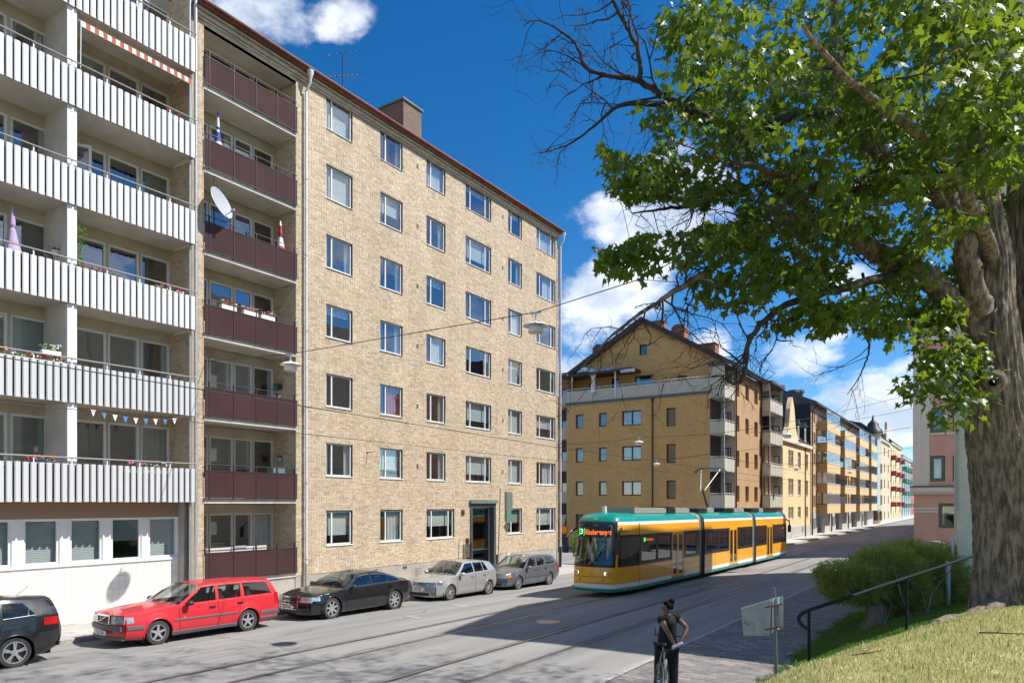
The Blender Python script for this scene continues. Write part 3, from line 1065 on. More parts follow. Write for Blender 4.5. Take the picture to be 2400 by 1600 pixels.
def window_unit(parent, fr, a0, a1, b0, b1, rec=.09, divs=(), fw=.055, fm='frame_white', gm='pane', curt=None, sill=None, outer=None, open_div=None, name='window', transom=None):
 """a window in its opening: frame bars, one pane per light, a sill and what hangs behind"""
 b = MB()
 c0, c1 = -rec - .05, -rec + .012
 if outer:
  o = MB()
  e = .03
  for q in ((a0, a1, b0, b0 + e), (a0, a1, b1 - e, b1), (a0, a0 + e, b0 + e, b1 - e), (a1 - e, a1, b0 + e, b1 - e)):
   b.fbox(fr, *q, c0, c1 + .03, 1)
  a0, a1, b0, b1 = a0 + e, a1 - e, b0 + e, b1 - e
 cuts = [a0] + [a0 + (a1 - a0) * t for t in divs] + [a1]
 b.fbox(fr, a0, a1, b0, b0 + fw, c0, c1)
 b.fbox(fr, a0, a1, b1 - fw, b1, c0, c1)
 lights = []
 for i in range(len(cuts)):
  x = cuts[i]
  w0 = x if i == 0 else x - fw * .6
  w1 = x + fw if i == 0 else (x if i == len(cuts) - 1 else x + fw * .6)
  if i == len(cuts) - 1:
   w0, w1 = x - fw, x
  b.fbox(fr, w0, w1, b0 + fw, b1 - fw, c0, c1)
  if i > 0:
   lights.append((pw, w0))
  pw = w1
 if transom:
  bt = b0 + (b1 - b0) * transom
  for (p, q) in lights:
   b.fbox(fr, p, q, bt - fw * .4, bt + fw * .4, c0, c1 - .01)
 win = b.build(name, [fm, outer or fm], parent)
 for (p, q) in lights:
  g = MB()
  g.fquad(fr, p, q, b0 + fw, b1 - fw, -rec - .03)
  g.build('pane', gm, win)
 if sill:
  g = MB()
  s0 = MB()
  e = .03
  pts = [(b0 - .045, .05), (b0 - .035, .05), (b0 - .001, -rec), (b0 - .012, -rec)]
  for k in range(4):
   (z0, y0), (z1, y1) = pts[k], pts[(k + 1) % 4]
   g.poly([fr.t(a0 - e, z0, y0), fr.t(a1 + e, z0, y0), fr.t(a1 + e, z1, y1), fr.t(a0 - e, z1, y1)])
  for aa, rv in ((a0 - e, 1), (a1 + e, -1)):
   g.poly([fr.t(aa, z, y) for z, y in pts][::rv])
  g.build('sill', sill, win)
 if curt:
  kind, cm = curt
  g = MB()
  cb = -rec - .16
  if kind == 'full':
   curtain_wave(g, fr, a0 - .1, a1 + .1, b0 - .05, b1 + .05, cb, 0, 6 * (a1 - a0), .025)
  elif kind == 'sides':
   w = (a1 - a0) * rng.uniform(.16, .26)
   curtain_wave(g, fr, a0 - .1, a0 + w, b0 - .05, b1 + .05, cb, 0, 3, .03)
   curtain_wave(g, fr, a1 - w, a1 + .1, b0 - .05, b1 + .05, cb, 0, 3, .03)
  elif kind == 'right':
   curtain_wave(g, fr, a0 + (a1 - a0) * .45, a1 + .1, b0 - .05, b1 + .05, cb, 0, 4, .03)
  elif kind == 'blind':
   h = b1 - (b1 - b0) * rng.choice((1.02, 1.02, .7, .55))
   z = b1
   while z > h:
    g.poly([fr.t(a0, z, cb), fr.t(a1, z, cb), fr.t(a1, z - .045, cb + .012), fr.t(a0, z - .045, cb + .012)][::-1])
    z -= .05
  elif kind == 'top':
   curtain_wave(g, fr, a0, a1, b1 - .35, b1 + .05, cb, 0, 5, .02)
  g.build('blind' if kind == 'blind' else 'curtain', cm, win)
 return win

def brick_arrays(fr, u0, u1, v0, v1, holes, c=.012, course=.077, stagger=0):
 """one entry per brick face rectangle (a0, a1, b0, b1) in running courses of stretchers and headers"""
 out = []
 k = 0
 z = v0
 while z + course <= v1 + 1e-3:
  x = u0 - (.13 if (k + stagger) % 2 else 0) - rng.uniform(0, .02)
  act = [h for h in holes if h[2] - course * .6 < z < h[3] - course * .3]
  while x < u1:
   L = .25 if rng.random() < .62 else .12
   a0, a1 = max(x, u0), min(x + L, u1)
   x += L + .011
   if a1 - a0 < .03:
    continue
   parts = [(a0, a1)]
   for h in act:
    nxt = []
    for (p, q) in parts:
     if q <= h[0] or p >= h[1]:
      nxt.append((p, q))
     else:
      if p < h[0] - .02:
       nxt.append((p, h[0]))
      if q > h[1] + .02:
       nxt.append((h[1], q))
    parts = nxt
   for (p, q) in parts:
    out.append((p, q, z, z + course - .011))
  z += course
  k += 1
 return out

def bricks_mesh(fr, rects, c=.012, jitter=.004):
 r = np.array(rects)
 n = len(r)
 cc = c + nr.uniform(-jitter, jitter, n)
 o, u, vv, nn = (np.array(tuple(q)) for q in (fr.o, fr.u, fr.v, fr.n))
 P8 = []
 for (ai, bi, front) in ((0, 2, 0), (1, 2, 0), (1, 3, 0), (0, 3, 0), (0, 2, 1), (1, 2, 1), (1, 3, 1), (0, 3, 1)):
  co = cc if front else np.full(n, -.004)
  P8.append(o + r[:, ai:ai + 1] * u + r[:, bi:bi + 1] * vv + co[:, None] * nn)
 v = np.stack(P8, 1).reshape(-1, 3)
 k = np.arange(n)[:, None] * 8
 f = np.concatenate([k + np.array([q]) for q in ([4, 5, 6, 7], [0, 1, 5, 4], [1, 2, 6, 5], [2, 3, 7, 6], [3, 0, 4, 7])])
 return v, f

# --- the long brick house
main = thing('brick_apartment_house', (WALLX - 5, 27, road_z(-22, 27)), 'long pale brick apartment block with seven rows of white windows and brown balconies', 'apartment building')
fx = FX(WALLX)
YA, YB, YC, YD = 14.14, 14.44, 18.38, 38.85      # near pier, balcony recess, long wall
ZT = HC + 17.0                                    # brick up to the eaves
FL = 2.85
Z0 = HC - 1.757                                   # first row of sills
PL = HC - 2.84                                    # top of the plinth

def ypx(px, X=WALLX):
 return PX(px, 1178, X).y

cols = [(763.7, 826.0, (.24,)), (890.5, 943.5, (.27,)), (999, 1043.8, (.27,)), (1091, 1151, (.2, .8)), (1190.5, 1223, (.27,)), (1257, 1301.6, (.2, .8))]
main_wins, main_holes = [], []
for r_i in range(7):
 for c_i, (p0, p1, dv) in enumerate(cols):
  y0, y1 = ypx(p0), ypx(p1)
  if r_i == 0 and c_i == 3:
   continue
  if r_i == 0 and c_i == 2:
   y1 = ypx(1064.5)
   dv = (.2, .82)
  z0 = Z0 + r_i * FL
  z1 = z0 + (1.40 if r_i else 1.44)
  main_wins.append((r_i, c_i, y0, y1, z0, z1, dv))
  main_holes.append((y0, y1, z0, z1))
DY0, DY1 = ypx(1101), ypx(1161)
DZ0, DZ1 = float(road_z(-22, (DY0 + DY1) / 2)) + .12, HC - 0.02
door_hole = (DY0, DY1, DZ0, DZ1)
cellar = [(ypx(897), ypx(937), PL - .82, PL - .30), (ypx(1003), ypx(1036), PL - .95, PL - .32)]
rec_hole = (YB, YC, -2.0, HC + 16.5)
b = MB()
wall_holes(b, fx, YA, YD, PL, ZT + .3, main_holes + [rec_hole, (DY0, DY1, PL - 1, DZ1)], 0.0, .16)
b.poly([(WALLX, YD, -2), (WALLX - 11, YD, -2), (WALLX - 11, YD, ZT + .3), (WALLX, YD, ZT + .3)])
b.poly([(WALLX - 11, YA, -2), (WALLX - 11, YA, ZT + .3), (WALLX - 11, YD, ZT + .3), (WALLX - 11, YD, -2)])
b.poly([(WALLX, YA, -2), (WALLX, YA, ZT + .3), (WALLX - 11, YA, ZT + .3), (WALLX - 11, YA, -2)])
wall = b.build('wall', 'mortar', main)
rects = brick_arrays(fx, YC, YD, PL, ZT - .36, main_holes + [door_hole])
rects += brick_arrays(fx, YA, YB, PL, ZT - .36, [])
rects = [q for q in rects if q[0] >= YA]
rects.sort(key=lambda q: (q[0] - 19.5) ** 2 * .6 + (q[2] - HC - .5) ** 2 if q[0] > YC else 99)
near, rest_r = rects[:300], rects[300:]
v, f = bricks_mesh(fx, rest_r)
o = np_mesh('brickwork', v, f, 'facade_brick', wall)
tag(o, kind='stuff')
proto = {}
for q in near:
 key = (round(q[1] - q[0], 2))
 if key not in proto:
  b = MB()
  w, h = q[1] - q[0], q[3] - q[2]
  b.fbox(Fr((0, 0, 0), (0, 1, 0)), 0, w, 0, h, -.004, .012, skip='k')
  ob = b.build('brick', 'facade_brick', wall, local=True)
  proto[key] = ob
 else:
  ob = proto[key].copy()
  COL.objects.link(ob)
  ob.parent = wall
 ob.matrix_parent_inverse = world_of(wall).inverted()
 ob.location = (WALLX + rng.uniform(-.003, .003), q[0], q[2])
fside = Fr((0, YC, 0), (-1, 0, 0))          # right wall of the recess, looks back along the street
RB = WALLX - 1.28
fs = Fr((0, YC, 0), (1, 0, 0))
r2 = brick_arrays(fs, RB, WALLX, PL - .9, HC + 16.5, [])
v, f = bricks_mesh(fs, r2, c=.01)
tag(np_mesh('brickwork', v, f, 'facade_brick', wall), kind='stuff')
b = MB()
b.fquad(fs, RB, WALLX, -2, HC + 16.55, 0)
b.fquad(Fr((0, YB, 0), (-1, 0, 0)), -WALLX, -RB, -2, HC + 16.55, 0)
b.build('recess_wall', 'mortar', main)
for i, (z0, out) in enumerate(((ZT - .36, .05), (ZT - .27, .10), (ZT - .17, .06), (ZT - .09, .14))):
 rr = brick_arrays(fx, YA, YD + .05, z0, z0 + .078, [], course=.078)
 v, f = bricks_mesh(fx, rr, c=out)
 cb = MB()
 cb.fbox(fx, YA, YD + .05, z0 - .004, z0 + .09, -.1, out - .015)
 cc = cb.build('cornice_course', 'mortar', main)
 tag(np_mesh('brickwork', v, f, 'facade_brick', cc), kind='stuff')
b = MB()
e0, e1 = YA - .02, YD + .25
prof = [(WALLX + .32, ZT + .02), (WALLX + .34, ZT + .2), (WALLX - .3, ZT + .62), (WALLX - 6, ZT + 2.6), (WALLX - 11.3, ZT + .3), (WALLX - 11.3, ZT), (WALLX - .1, ZT)]
b.prism([(x, e1, z) for x, z in prof][::-1], (0, e0 - e1, 0))
b.build('roof', 'roof_red', main)
b = MB()
b.tube([(WALLX + .38, e0, ZT + .1), (WALLX + .38, e1, ZT + .1)], .055, 8)
b.build('gutter', 'roof_red', main)
cy0, cy1 = ypx(925, WALLX - 2.0), ypx(974, WALLX - 2.0)
b = MB()
b.box(WALLX - 3.2, WALLX - 1.6, cy0 + .2, cy1, ZT, ZT + 3.05)
ch = b.build('chimney', 'chimney_brick', main)
b = MB()
b.box(WALLX - 3.28, WALLX - 1.52, cy0 + .12, cy1 + .08, ZT + 3.05, ZT + 3.14)
b.build('chimney_cap', 'copper_green', ch)
b = MB()
ys = [YC] + list(np.arange(YC + 1.2, YD, 2.05)) + [YD]
for i in range(len(ys) - 1):
 wall_holes(b, FX(WALLX - .006 - .004 * (i % 2)), ys[i] + (.006 if i else 0), ys[i + 1], -2.0, PL - .002,
    [h for h in cellar + [(DY0 - .25, DY1 + .25, -2.1, DZ1)] if h[0] < ys[i + 1] and h[1] > ys[i] and h[0] >= ys[i] and h[1] <= ys[i + 1]] or
    [(max(DY0 - .25, ys[i]), min(DY1 + .25, ys[i + 1]), -2.1, DZ1)] if (DY0 - .25 < ys[i + 1] and DY1 + .25 > ys[i]) else
    [h for h in cellar if h[0] >= ys[i] and h[1] <= ys[i + 1]], 0, .12)
b.fquad(FX(WALLX - .006), YA, YB, -2.0, PL, 0)
b.fquad(FX(WALLX - .03), YB, YC, -2.0, PL + .14, 0)
b.build('plinth', 'plinth', main)
for (y0, y1, z0, z1) in cellar:
 window_unit(main, fx, y0, y1, z0, z1, .1, (), .05, 'frame_white', 'pane_dark', None, None, 'frame_dark')
for py in (ypx(862), ypx(880), ypx(945), ypx(950), ypx(1085)):
 b = MB()
 b.fbox(fx, py, py + .09, PL - .22, PL - .1, -.02, .006)
 b.build('vent', 'steel_dark', main)
b = MB()
for k in range(5):
 b.fbox(fx, ypx(975), ypx(990), PL - .62 + k * .09, PL - .56 + k * .09, -.02, .012)
b.build('vent_grille', 'plinth', main)
for r_i in range(7):
 for px in (978, 1178):
  if r_i == 0:
   continue
  z = Z0 + r_i * FL + .55
  b = MB()
  y = ypx(px)
  b.fbox(fx, y - .06, y + .06, z, z + .2, -.01, .019)
  b.build('wall_vent', 'roof_grey', main)
CURT = ['blind', 'sides', 'right', 'full', None, 'sides', 'blind', 'top', 'sides']
for (r_i, c_i, y0, y1, z0, z1, dv) in main_wins:
 k = rng.choice(CURT)
 cm = rng.choice(['curtain_white', 'curtain_white', 'curtain_warm', 'blind'])
 if (r_i, c_i) == (2, 1):
  k, cm = 'right', 'curtain_red'
 if (r_i, c_i) == (0, 4):
  k, cm = 'blind', 'blind_green'
 if (r_i, c_i) in ((0, 0), (0, 5), (5, 0)):
  k, cm = 'blind', 'blind'
 if k == 'blind':
  cm = cm if 'blind' in cm else 'blind'
 window_unit(main, fx, y0, y1, z0, z1, .075, dv, .05, 'frame_white', 'pane', (k, cm) if k else None, 'frame_white', 'frame_dark')
b = MB()
b.fquad(FX(WALLX - 1.4), YC, YD, -1, ZT, 0)
for r_i in range(8):
 b.poly([(WALLX - .17, YC, Z0 + r_i * FL - .75), (WALLX - 1.4, YC, Z0 + r_i * FL - .75), (WALLX - 1.4, YD, Z0 + r_i * FL - .75), (WALLX - .17, YD, Z0 + r_i * FL - .75)])
b.build('interior', 'room', main)
b = MB()
b.fbox(fx, DY0, DY0 + .2, DZ0, DZ1, -.35, .05)
b.fbox(fx, DY1 - .2, DY1, DZ0, DZ1, -.35, .05)
b.fbox(fx, DY0 + .2, DY1 - .2, DZ1 - .2, DZ1, -.35, .05)
dr = b.build('door', 'door_stone', main)
b = MB()
y0, y1 = DY0 + .2, DY1 - .2
for q in ((y0, y0 + .07, DZ0, DZ1 - .2), (y1 - .07, y1, DZ0, DZ1 - .2), (y0 + .07, y1 - .07, DZ1 - .27, DZ1 - .2), (y0 + .07, y1 - .07, DZ0, DZ0 + .12)):
 b.fbox(fx, *q, -.3, -.24)
b.build('door_frame', 'galv', dr)
b = MB()
b.fquad(fx, y0 + .07, y1 - .07, DZ0 + .12, DZ1 - .27, -.27)
b.build('door_pane', 'pane_dark', dr)
b = MB()
b.fbox(fx, DY0 - .06, DY1 + .06, DZ1, DZ1 + .17, -.02, .16)
b.build('door_hood', 'copper_green', dr)
b = MB()
b.fbox(fx, DY0 - .1, DY1 + .1, DZ0 - .15, DZ0 + .02, -.34, .22)
b.build('door_step', 'plinth', dr)
b = MB()
b.fbox(fx, y0 - .5, y1 + .5, DZ0, DZ1, -1.2, -1.15)
b.build('hallway', 'door_dark', dr)
for (px, z) in ((1084, HC - .62), (1094.5, HC - 2.1)):
 b = MB()
 y = ypx(px)
 b.fbox(fx, y - .12, y + .12, z, z + .26, -.01, .05)
 b.build('letter_plate', 'frame_brown', main)
for (px, top, mm) in ((712.5, 1, 'pipe_white'), (1313.5, 1, 'pipe_white'), (1306.5, 0, 'roof_red')):
 y = ypx(px) if px < 1300 else (YD + .13 if px > 1310 else YD - .06)
 x = WALLX + .13
 b = MB()
 pts = [(x, y, float(road_z(-22, y)) + .35), (x, y, ZT - .75)]
 r_ = .052 if mm == 'pipe_white' else .03
 b.tube(pts, r_, 10)
 if top:
  b.tube([(x, y, ZT - .75), (x + .2, y + .03, ZT - .45), (x + .22, y + .03, ZT - .3)], .052, 10)
  b.tube([(x + .22, y + .03, ZT - .3), (x + .22, y + .03, ZT - .1), (x + .22, y + .03, ZT + .02)], [.055, .12, .13], 10)
 dp = b.build('downpipe', mm, main, smooth=True)
 for k in range(6):
  z = PL + .6 + k * 3.0
  g = MB()
  g.tube([(x, y, z), (x, y, z + .05)], r_ + .012, 10)
  g.build('pipe_bracket', 'galv', dp)
 g = MB()
 g.tube([(x, y, float(road_z(-22, y)) + .1), (x, y, float(road_z(-22, y)) + 1.4)], r_ + .008, 10)
 g.build('pipe_foot', 'plinth' if mm == 'pipe_white' and px < 1300 else 'steel_dark', dp)

bal_z = [HC + (-2.73 + 2.865 * k) for k in range(7)]     # bottoms of the fronts
f_c2 = 0
BT = ypx
fb = FX(RB)
for k in range(7):
 zb = bal_z[k]
 slab_z = zb + .02
 b = MB()
 b.box(RB, WALLX + .02, YB + .01, YC - .01, slab_z - .17, slab_z)
 bal = b.build('balcony', 'slab_white', main)
 edges = [YB - .01, YB + .17, YB + 1.13, YB + 2.07, YB + 3.0, YB + 3.82, YC + .02]
 for i in range(len(edges) - 1):
  y0, y1 = edges[i] + .012, edges[i + 1] - .012
  p = MB()
  n = max(2, int((y1 - y0) / .042))
  rows = [[], []]
  for j in range(n * 2 + 1):
   t = j / (n * 2)
   y = y0 + (y1 - y0) * t
   c = WALLX + .075 + (.014 if j % 2 else 0)
   rows[0].append((c, y, zb + .04))
   rows[1].append((c, y, zb + .97))
  p.loft(rows, 0, flip=True)
  p.box(WALLX + .05, WALLX + .073, y0, y1, zb + .04, zb + .97)
  p.build('panel', 'brown_panel', bal)
 fr_ = MB()
 for y in edges[1:-1]:
  fr_.box(WALLX + .03, WALLX + .10, y - .014, y + .014, zb - .02, zb + 1.22)
 fr_.box(WALLX + .06, WALLX + .095, edges[0], edges[-1], zb + .97, zb + 1.0)
 fr_.box(WALLX + .06, WALLX + .095, edges[0], edges[-1], zb + .005, zb + .035)
 fr_.build('balcony_frame', 'brown_trim', bal)
 t = MB()
 t.tube([(WALLX + .08, YB - .02, zb + 1.2), (WALLX + .08, YC + .02, zb + 1.2)], .014, 6)
 t.build('handrail', 'steel_dark', bal)
 h0 = slab_z
 hw = [(PX(a_, 1178, RB).y, PX(c_, 1178, RB).y, h0 + z_, h0 + 2.32) for a_, c_, z_ in ((462, 489.5, .7), (491.5, 547, .7), (549.5, 592, .12), (594, 641, .7))]
 w = MB()
 wall_holes(w, fb, YB - .3, YC, h0 - .2, h0 + 2.68, hw, 0, .1)
 w.build('back_wall', 'render_sand', main)
 for j, (y0, y1, z0, z1) in enumerate(hw):
  cu = None
  if k == 2 and j in (1, 3):
   cu = ('sides', 'curtain_white')
  elif rng.random() < .35:
   cu = (rng.choice(['blind', 'sides', 'full']), rng.choice(['curtain_warm', 'blind_green', 'curtain_white']))
  if cu and cu[0] == 'blind':
   cu = ('blind', 'blind_green')
  window_unit(main, fb, y0, y1, z0, z1, .05, (), .07, 'cream_trim' if k < 2 else 'frame_white', 'pane', cu)
b = MB()
b.fquad(FX(RB - 1.2), YB - .4, YC, -1, ZT, 0)
b.build('interior', 'room', main)
v, f = bricks_mesh(fx, brick_arrays(fx, YB, YC, HC + 16.5, ZT - .3, []))
tag(np_mesh('brickwork', v, f, 'facade_brick', wall), kind='stuff')
b = MB()
b.box(RB, WALLX - .002, YB + .01, YC - .01, HC + 16.5, HC + 16.9)
b.build('balcony_ceiling', 'slab_white', main)
# --- the house with white balconies
LB = thing('balcony_apartment_house', (-26, 10, road_z(-22, 10)), 'apartment house with long white ribbed balconies above a white tiled ground floor', 'apartment building')
BX = -22.20                 # balcony fronts
BKX = -23.70                # wall behind the balconies
LY0, LY1 = 2.0, 13.98
LF = 2.90
fbk, ftl = FX(BKX), FX(-22.95)
PY0, PY1 = 10.0, 10.24      # wall between the two flats' balconies
b = MB()
b.poly([(BKX - 9, LY0, -1), (BKX - 9, LY0, 25), (BKX - 9, YA, 25), (BKX - 9, YA, -1)])
b.poly([(BKX - 9, LY0, -1), (-22.95, LY0, -1), (-22.95, LY0, 25), (BKX - 9, LY0, 25)])
b.poly([(BKX - 9, LY0, 22), (BKX, LY0, 22), (BKX, YA, 22), (BKX - 9, YA, 22)])
b.build('shell', 'render_sand', LB)
fsb = Fr((0, LY1 - .0, 0), (1, 0, 0))
b = MB()
b.fquad(fsb, BKX, WALLX, HC + .1, HC + 19, 0)
b.build('end_wall', 'mortar', LB)
v, f = bricks_mesh(fsb, brick_arrays(fsb, BKX, WALLX, HC + .1, HC + 18, []), c=.01)
tag(np_mesh('brickwork', v, f, 'facade_brick', LB), kind='stuff')
fst = FX(WALLX)
b = MB()
b.fquad(fst, LY1, YA, -1, HC + 19, -.02)
b.build('end_strip', 'mortar', LB)
pm = MB()
rows = [[], []]
for j in range(7):
 t = j / 6
 y = .022 + t * .152
 c = .028 * (1 - (2 * t - 1) ** 4) * .5 + (.012 if j in (1, 5) else .006 * math.sin(t * math.pi))
 rows[0].append((c, y, 0))
 rows[1].append((c, y, 1.12))
pm.loft(rows, 0, flip=True)
back = [[(-.012, q[1], q[2]) for q in r] for r in rows]
pm.loft(back, 0)
for r in (0, 1):
 pm.loft([rows[r], back[r]], 0, flip=bool(r == 0))
for e in (0, -1):
 pm.poly([rows[0][e], rows[1][e], back[1][e], back[0][e]][::(1 if e else -1)])
proto_panel = proto_grey = None
for k in range(5, -1, -1):
 zb = HC + .03 + LF * k
 b = MB()
 b.box(BKX, BX - .06, LY0, LY1 - .02, zb + .07, zb + .24)
 bal = b.build('balcony', 'slab_white', LB)
 n = int((LY1 - 4.0) / .2)
 for i in range(n):
  y = LY1 - (i + 1) * .2
  if proto_panel is None:
   o = pm.build('panel', 'white_panel', bal, local=True, smooth=True)
   proto_panel = o
  else:
   o = proto_panel.copy()
   COL.objects.link(o)
   o.parent = bal
  o.matrix_parent_inverse = world_of(bal).inverted()
  if k < 2:
   if proto_grey is None:
    proto_grey = proto_panel.data.copy()
    proto_grey.materials[0] = MT('white_panel_grey')
   o.data = proto_grey
  o.location = (BX + rng.uniform(-.004, .004), y + rng.uniform(-.003, .003), zb + rng.uniform(-.006, .006))
 b = MB()
 b.box(BX - .06, BX - .02, LY0, LY1, zb + .02, zb + .07)
 b.box(BX - .06, BX - .02, LY0, LY1, zb + 1.04, zb + 1.09)
 b.box(BX - .05, BX - .045, LY0, LY1, zb + .09, zb + 1.02)
 b.build('balcony_frame', 'steel_dark', bal)
 b = MB()
 for j in range(6):
  b.box(BX - .06 - j * .2 - .19, BX - .06 - j * .2, LY1 - .02, LY1 - .005, zb, zb + 1.12)
 b.build('end_panel', 'white_panel', bal)
 b = MB()
 b.tube([(BX + .02, LY0, zb + 1.29), (BX + .02, LY1 + .02, zb + 1.29)], .022, 8)
 b.build('handrail', 'frame_grey', bal)
 for y in np.arange(LY1 - .9, 5, -1.0):
  g = MB()
  g.box(BX - .02, BX + .01, y - .015, y + .015, zb + 1.1, zb + 1.28)
  g.build('rail_post', 'frame_white', bal)
 b = MB()
 b.box(BKX, BX - .1, PY0, PY1, zb + .24, zb + LF + .07)
 b.build('dividing_wall', 'slab_white', LB)
 b = MB()
 b.box(BX - .1, BX - .07, PY0 - .01, PY1 + .01, zb + .24, zb + LF + .07)
 b.build('dividing_wall_edge', 'white_paint', LB)
 h0 = zb + .24
 hw = [(PX(a_, 1178, BKX).y, PX(c_, 1178, BKX).y, h0 + z_, h0 + 2.36) for a_, c_, z_ in ((176, 250, .1), (254, 327, .6), (330, 398, .6), (24, 112, .1), (-60, 18, .6), (-160, -68, .6))]
 w = MB()
 wall_holes(w, fbk, LY0, LY1, h0 - .1, h0 + 2.75, hw, 0, .1)
 w.build('back_wall', 'render_sand', LB)
 for j, (y0, y1, z0, z1) in enumerate(hw):
  cu = None
  if rng.random() < .45:
   cu = rng.choice([('blind', 'blind_green'), ('sides', 'curtain_green'), ('full', 'curtain_warm'), ('sides', 'curtain_white')])
  window_unit(LB, fbk, y0, y1, z0, z1, .05, (), .075, 'frame_white', 'pane', cu)
 for (y, m_) in ((10.75, 'frame_grey'),):
  b = MB()
  b.fbox(fbk, y - .06, y + .06, h0 + 2.3, h0 + 2.42, 0, .02)
  b.build('wall_vent', m_, LB)
b = MB()
b.fquad(FX(BKX - 1.3), LY0, LY1, -1, 22, 0)
b.build('interior', 'room', LB)
zg = HC - .72            # window heads
wz0, wz1 = HC - 1.83, HC - .47
gw = []
for (p0, p1) in ((-38, 27.5), (54, 140), (163, 241), (260, 332), (348, 416)):
 gw.append((PX(p0, 1178, -22.95).y, PX(p1, 1178, -22.95).y, wz0, wz1))
yc = PX(417.5, 1178, -22.95).y
b = MB()
b.poly([(BKX, LY0, HC + .05), (BX - .02, LY0, HC + .05), (BX - .02, LY1, HC + .05), (BKX, LY1, HC + .05)][::-1])
b.build('soffit', 'render_brown', LB)
b = MB()
b.fquad(ftl, LY0, yc, wz1, HC + .05, -.004)
b.build('lintel_band', 'render_brown', LB)
b = MB()
wall_holes(b, ftl, LY0, yc, wz0 - .02, wz1, gw, 0, .1)
b.build('window_band', 'white_paint', LB)
b = MB()
b.fbox(ftl, LY0, yc, wz0 - .075, wz0 - .02, -.05, .045)
b.build('sill_band', 'white_paint', LB)
b = MB()
b.box(-24.2, -22.62, yc, YA - .25, -1, HC + .05)
b.build('corner_pier', 'plinth', LB)
b = MB()
b.fquad(FX(-22.75), YA - .25, YA, -1, HC + .05, 0)
b.build('corner_return', 'render_grey', LB)
for j, (y0, y1, z0, z1) in enumerate(gw):
 window_unit(LB, ftl, y0, y1, z0, z1, .05, (), .075, 'frame_white', 'pane', ('blind', 'blind') if j != 3 else ('blind', 'blind_green'))
tb = MB()
tb.fquad(ftl, LY0, yc, -1, wz0 - .075, -.004)
tw = tb.build('tile_wall', 'tile_joint', LB)
tl = []
zz = wz0 - .08
while zz > -.25:
 for y in np.arange(yc - .2, 4.5, -.2):
  tl.append((y + .003, y + .197, zz - .2 + .003, zz - .003))
 zz -= .2
tl.sort(key=lambda q: (q[0] - 10) ** 2 + (q[2] - 1.0) ** 2)
tp = None
for q in tl[:300]:
 if tp is None:
  g = MB()
  g.fbox(Fr((0, 0, 0), (0, 1, 0)), 0, .194, 0, .194, -.003, .004, skip='k')
  o = g.build('tile', 'tile', tw, local=True)
  tp = o
 else:
  o = tp.copy()
  COL.objects.link(o)
  o.parent = tw
 o.matrix_parent_inverse = world_of(tw).inverted()
 o.location = (-22.95 + rng.uniform(-.0015, .0015), q[0], q[2])
v, f = bricks_mesh(ftl, tl[300:], c=.004, jitter=.0015)
tag(np_mesh('tiling', v, f, 'tile', tw), kind='stuff')
for (y, x, r_, mm) in ((YA - .1, -22.28, .055, 'galv'), (YA - .24, -22.4, .03, 'galv')):
 b = MB()
 b.tube([(x, y, .2), (x, y, HC + 18)], r_, 10)
 dp = b.build('downpipe', mm, LB, smooth=True)
 for k in range(7):
  g = MB()
  g.tube([(x, y, .8 + k * 2.9), (x, y, .85 + k * 2.9)], r_ + .012, 10)
  g.build('pipe_bracket', 'galv', dp)

# --- things on the balconies
def blossom(mb, c, r, n, m, seed):
 q = random.Random(seed)
 for _ in range(n):
  p = Vector(c) + Vector((q.gauss(0, r * .5), q.gauss(0, r), q.gauss(0, r * .45)))
  s = q.uniform(.018, .035)
  a = Vector((q.gauss(0, 1), q.gauss(0, 1), q.gauss(0, 1))).normalized()
  e1 = a.orthogonal().normalized() * s
  e2 = a.cross(e1)
  mb.poly([p + e1, p + e2, p - e1, p - e2], m)

def flower_box(name, x, y0, y1, z, flower, label, box='frame_white', n=40, green=60, group='flower boxes on the balconies'):
 t = thing(name, (x, (y0 + y1) / 2, z), label, 'flower box', group)
 b = MB()
 for q in ((x - .08, x + .08, y0, y1, z, z + .02), (x - .08, x - .065, y0, y1, z + .02, z + .15), (x + .065, x + .08, y0, y1, z + .02, z + .15), (x - .065, x + .065, y0, y0 + .015, z + .02, z + .15), (x - .065, x + .065, y1 - .015, y1, z + .02, z + .15)):
  b.box(*q)
 b.build('box', box, t)
 g = MB()
 q = random.Random(hash(label) % 1000)
 for _ in range(green):
  blossom(g, (x, q.uniform(y0, y1), z + .19 + q.uniform(0, .08)), .035, 2, 0, q.random())
 tag(g.build('foliage', 'shrub_leaf', t), kind='stuff')
 for mm in flower:
  g = MB()
  for _ in range(n // 4):
   blossom(g, (x + .03, q.uniform(y0, y1), z + .24 + q.uniform(-.06, .1)), .03, 6, 0, q.random())
  tag(g.build('blossom', mm, t), kind='stuff')
 return t

def closed_umbrella(x, y, z, h, mats, label, r=.16, tilt=0.0):
 t = thing('closed_parasol', (x, y, z), label, 'parasol', 'closed parasols on the balconies')
 b = MB()
 b.tube([(x, y, z), (x, y, z + h)], .015, 6)
 b.build('pole', 'steel_rail', t)
 b = MB()
 n = 24
 hs_ = [(.0, r * .75), (.04, r), (.25, r * .62), (.5, r * .36), (.56, r * .2), (.62, r * .32), (.85, r * .22), (1.0, .012)]
 rows = []
 z0 = z + h * .38
 for (t_, rr) in hs_:
  rows.append([(x + rr * (1 + .28 * (j % 2)) * math.cos(2 * math.pi * j / n), y + rr * (1 + .28 * (j % 2)) * math.sin(2 * math.pi * j / n), z0 + t_ * h * .62) for j in range(n)])
 for i in range(len(rows) - 1):
  b.loft([rows[i], rows[i + 1]], i % len(mats), close=True)
 b.build('canopy', mats, t, smooth='all')
 return t

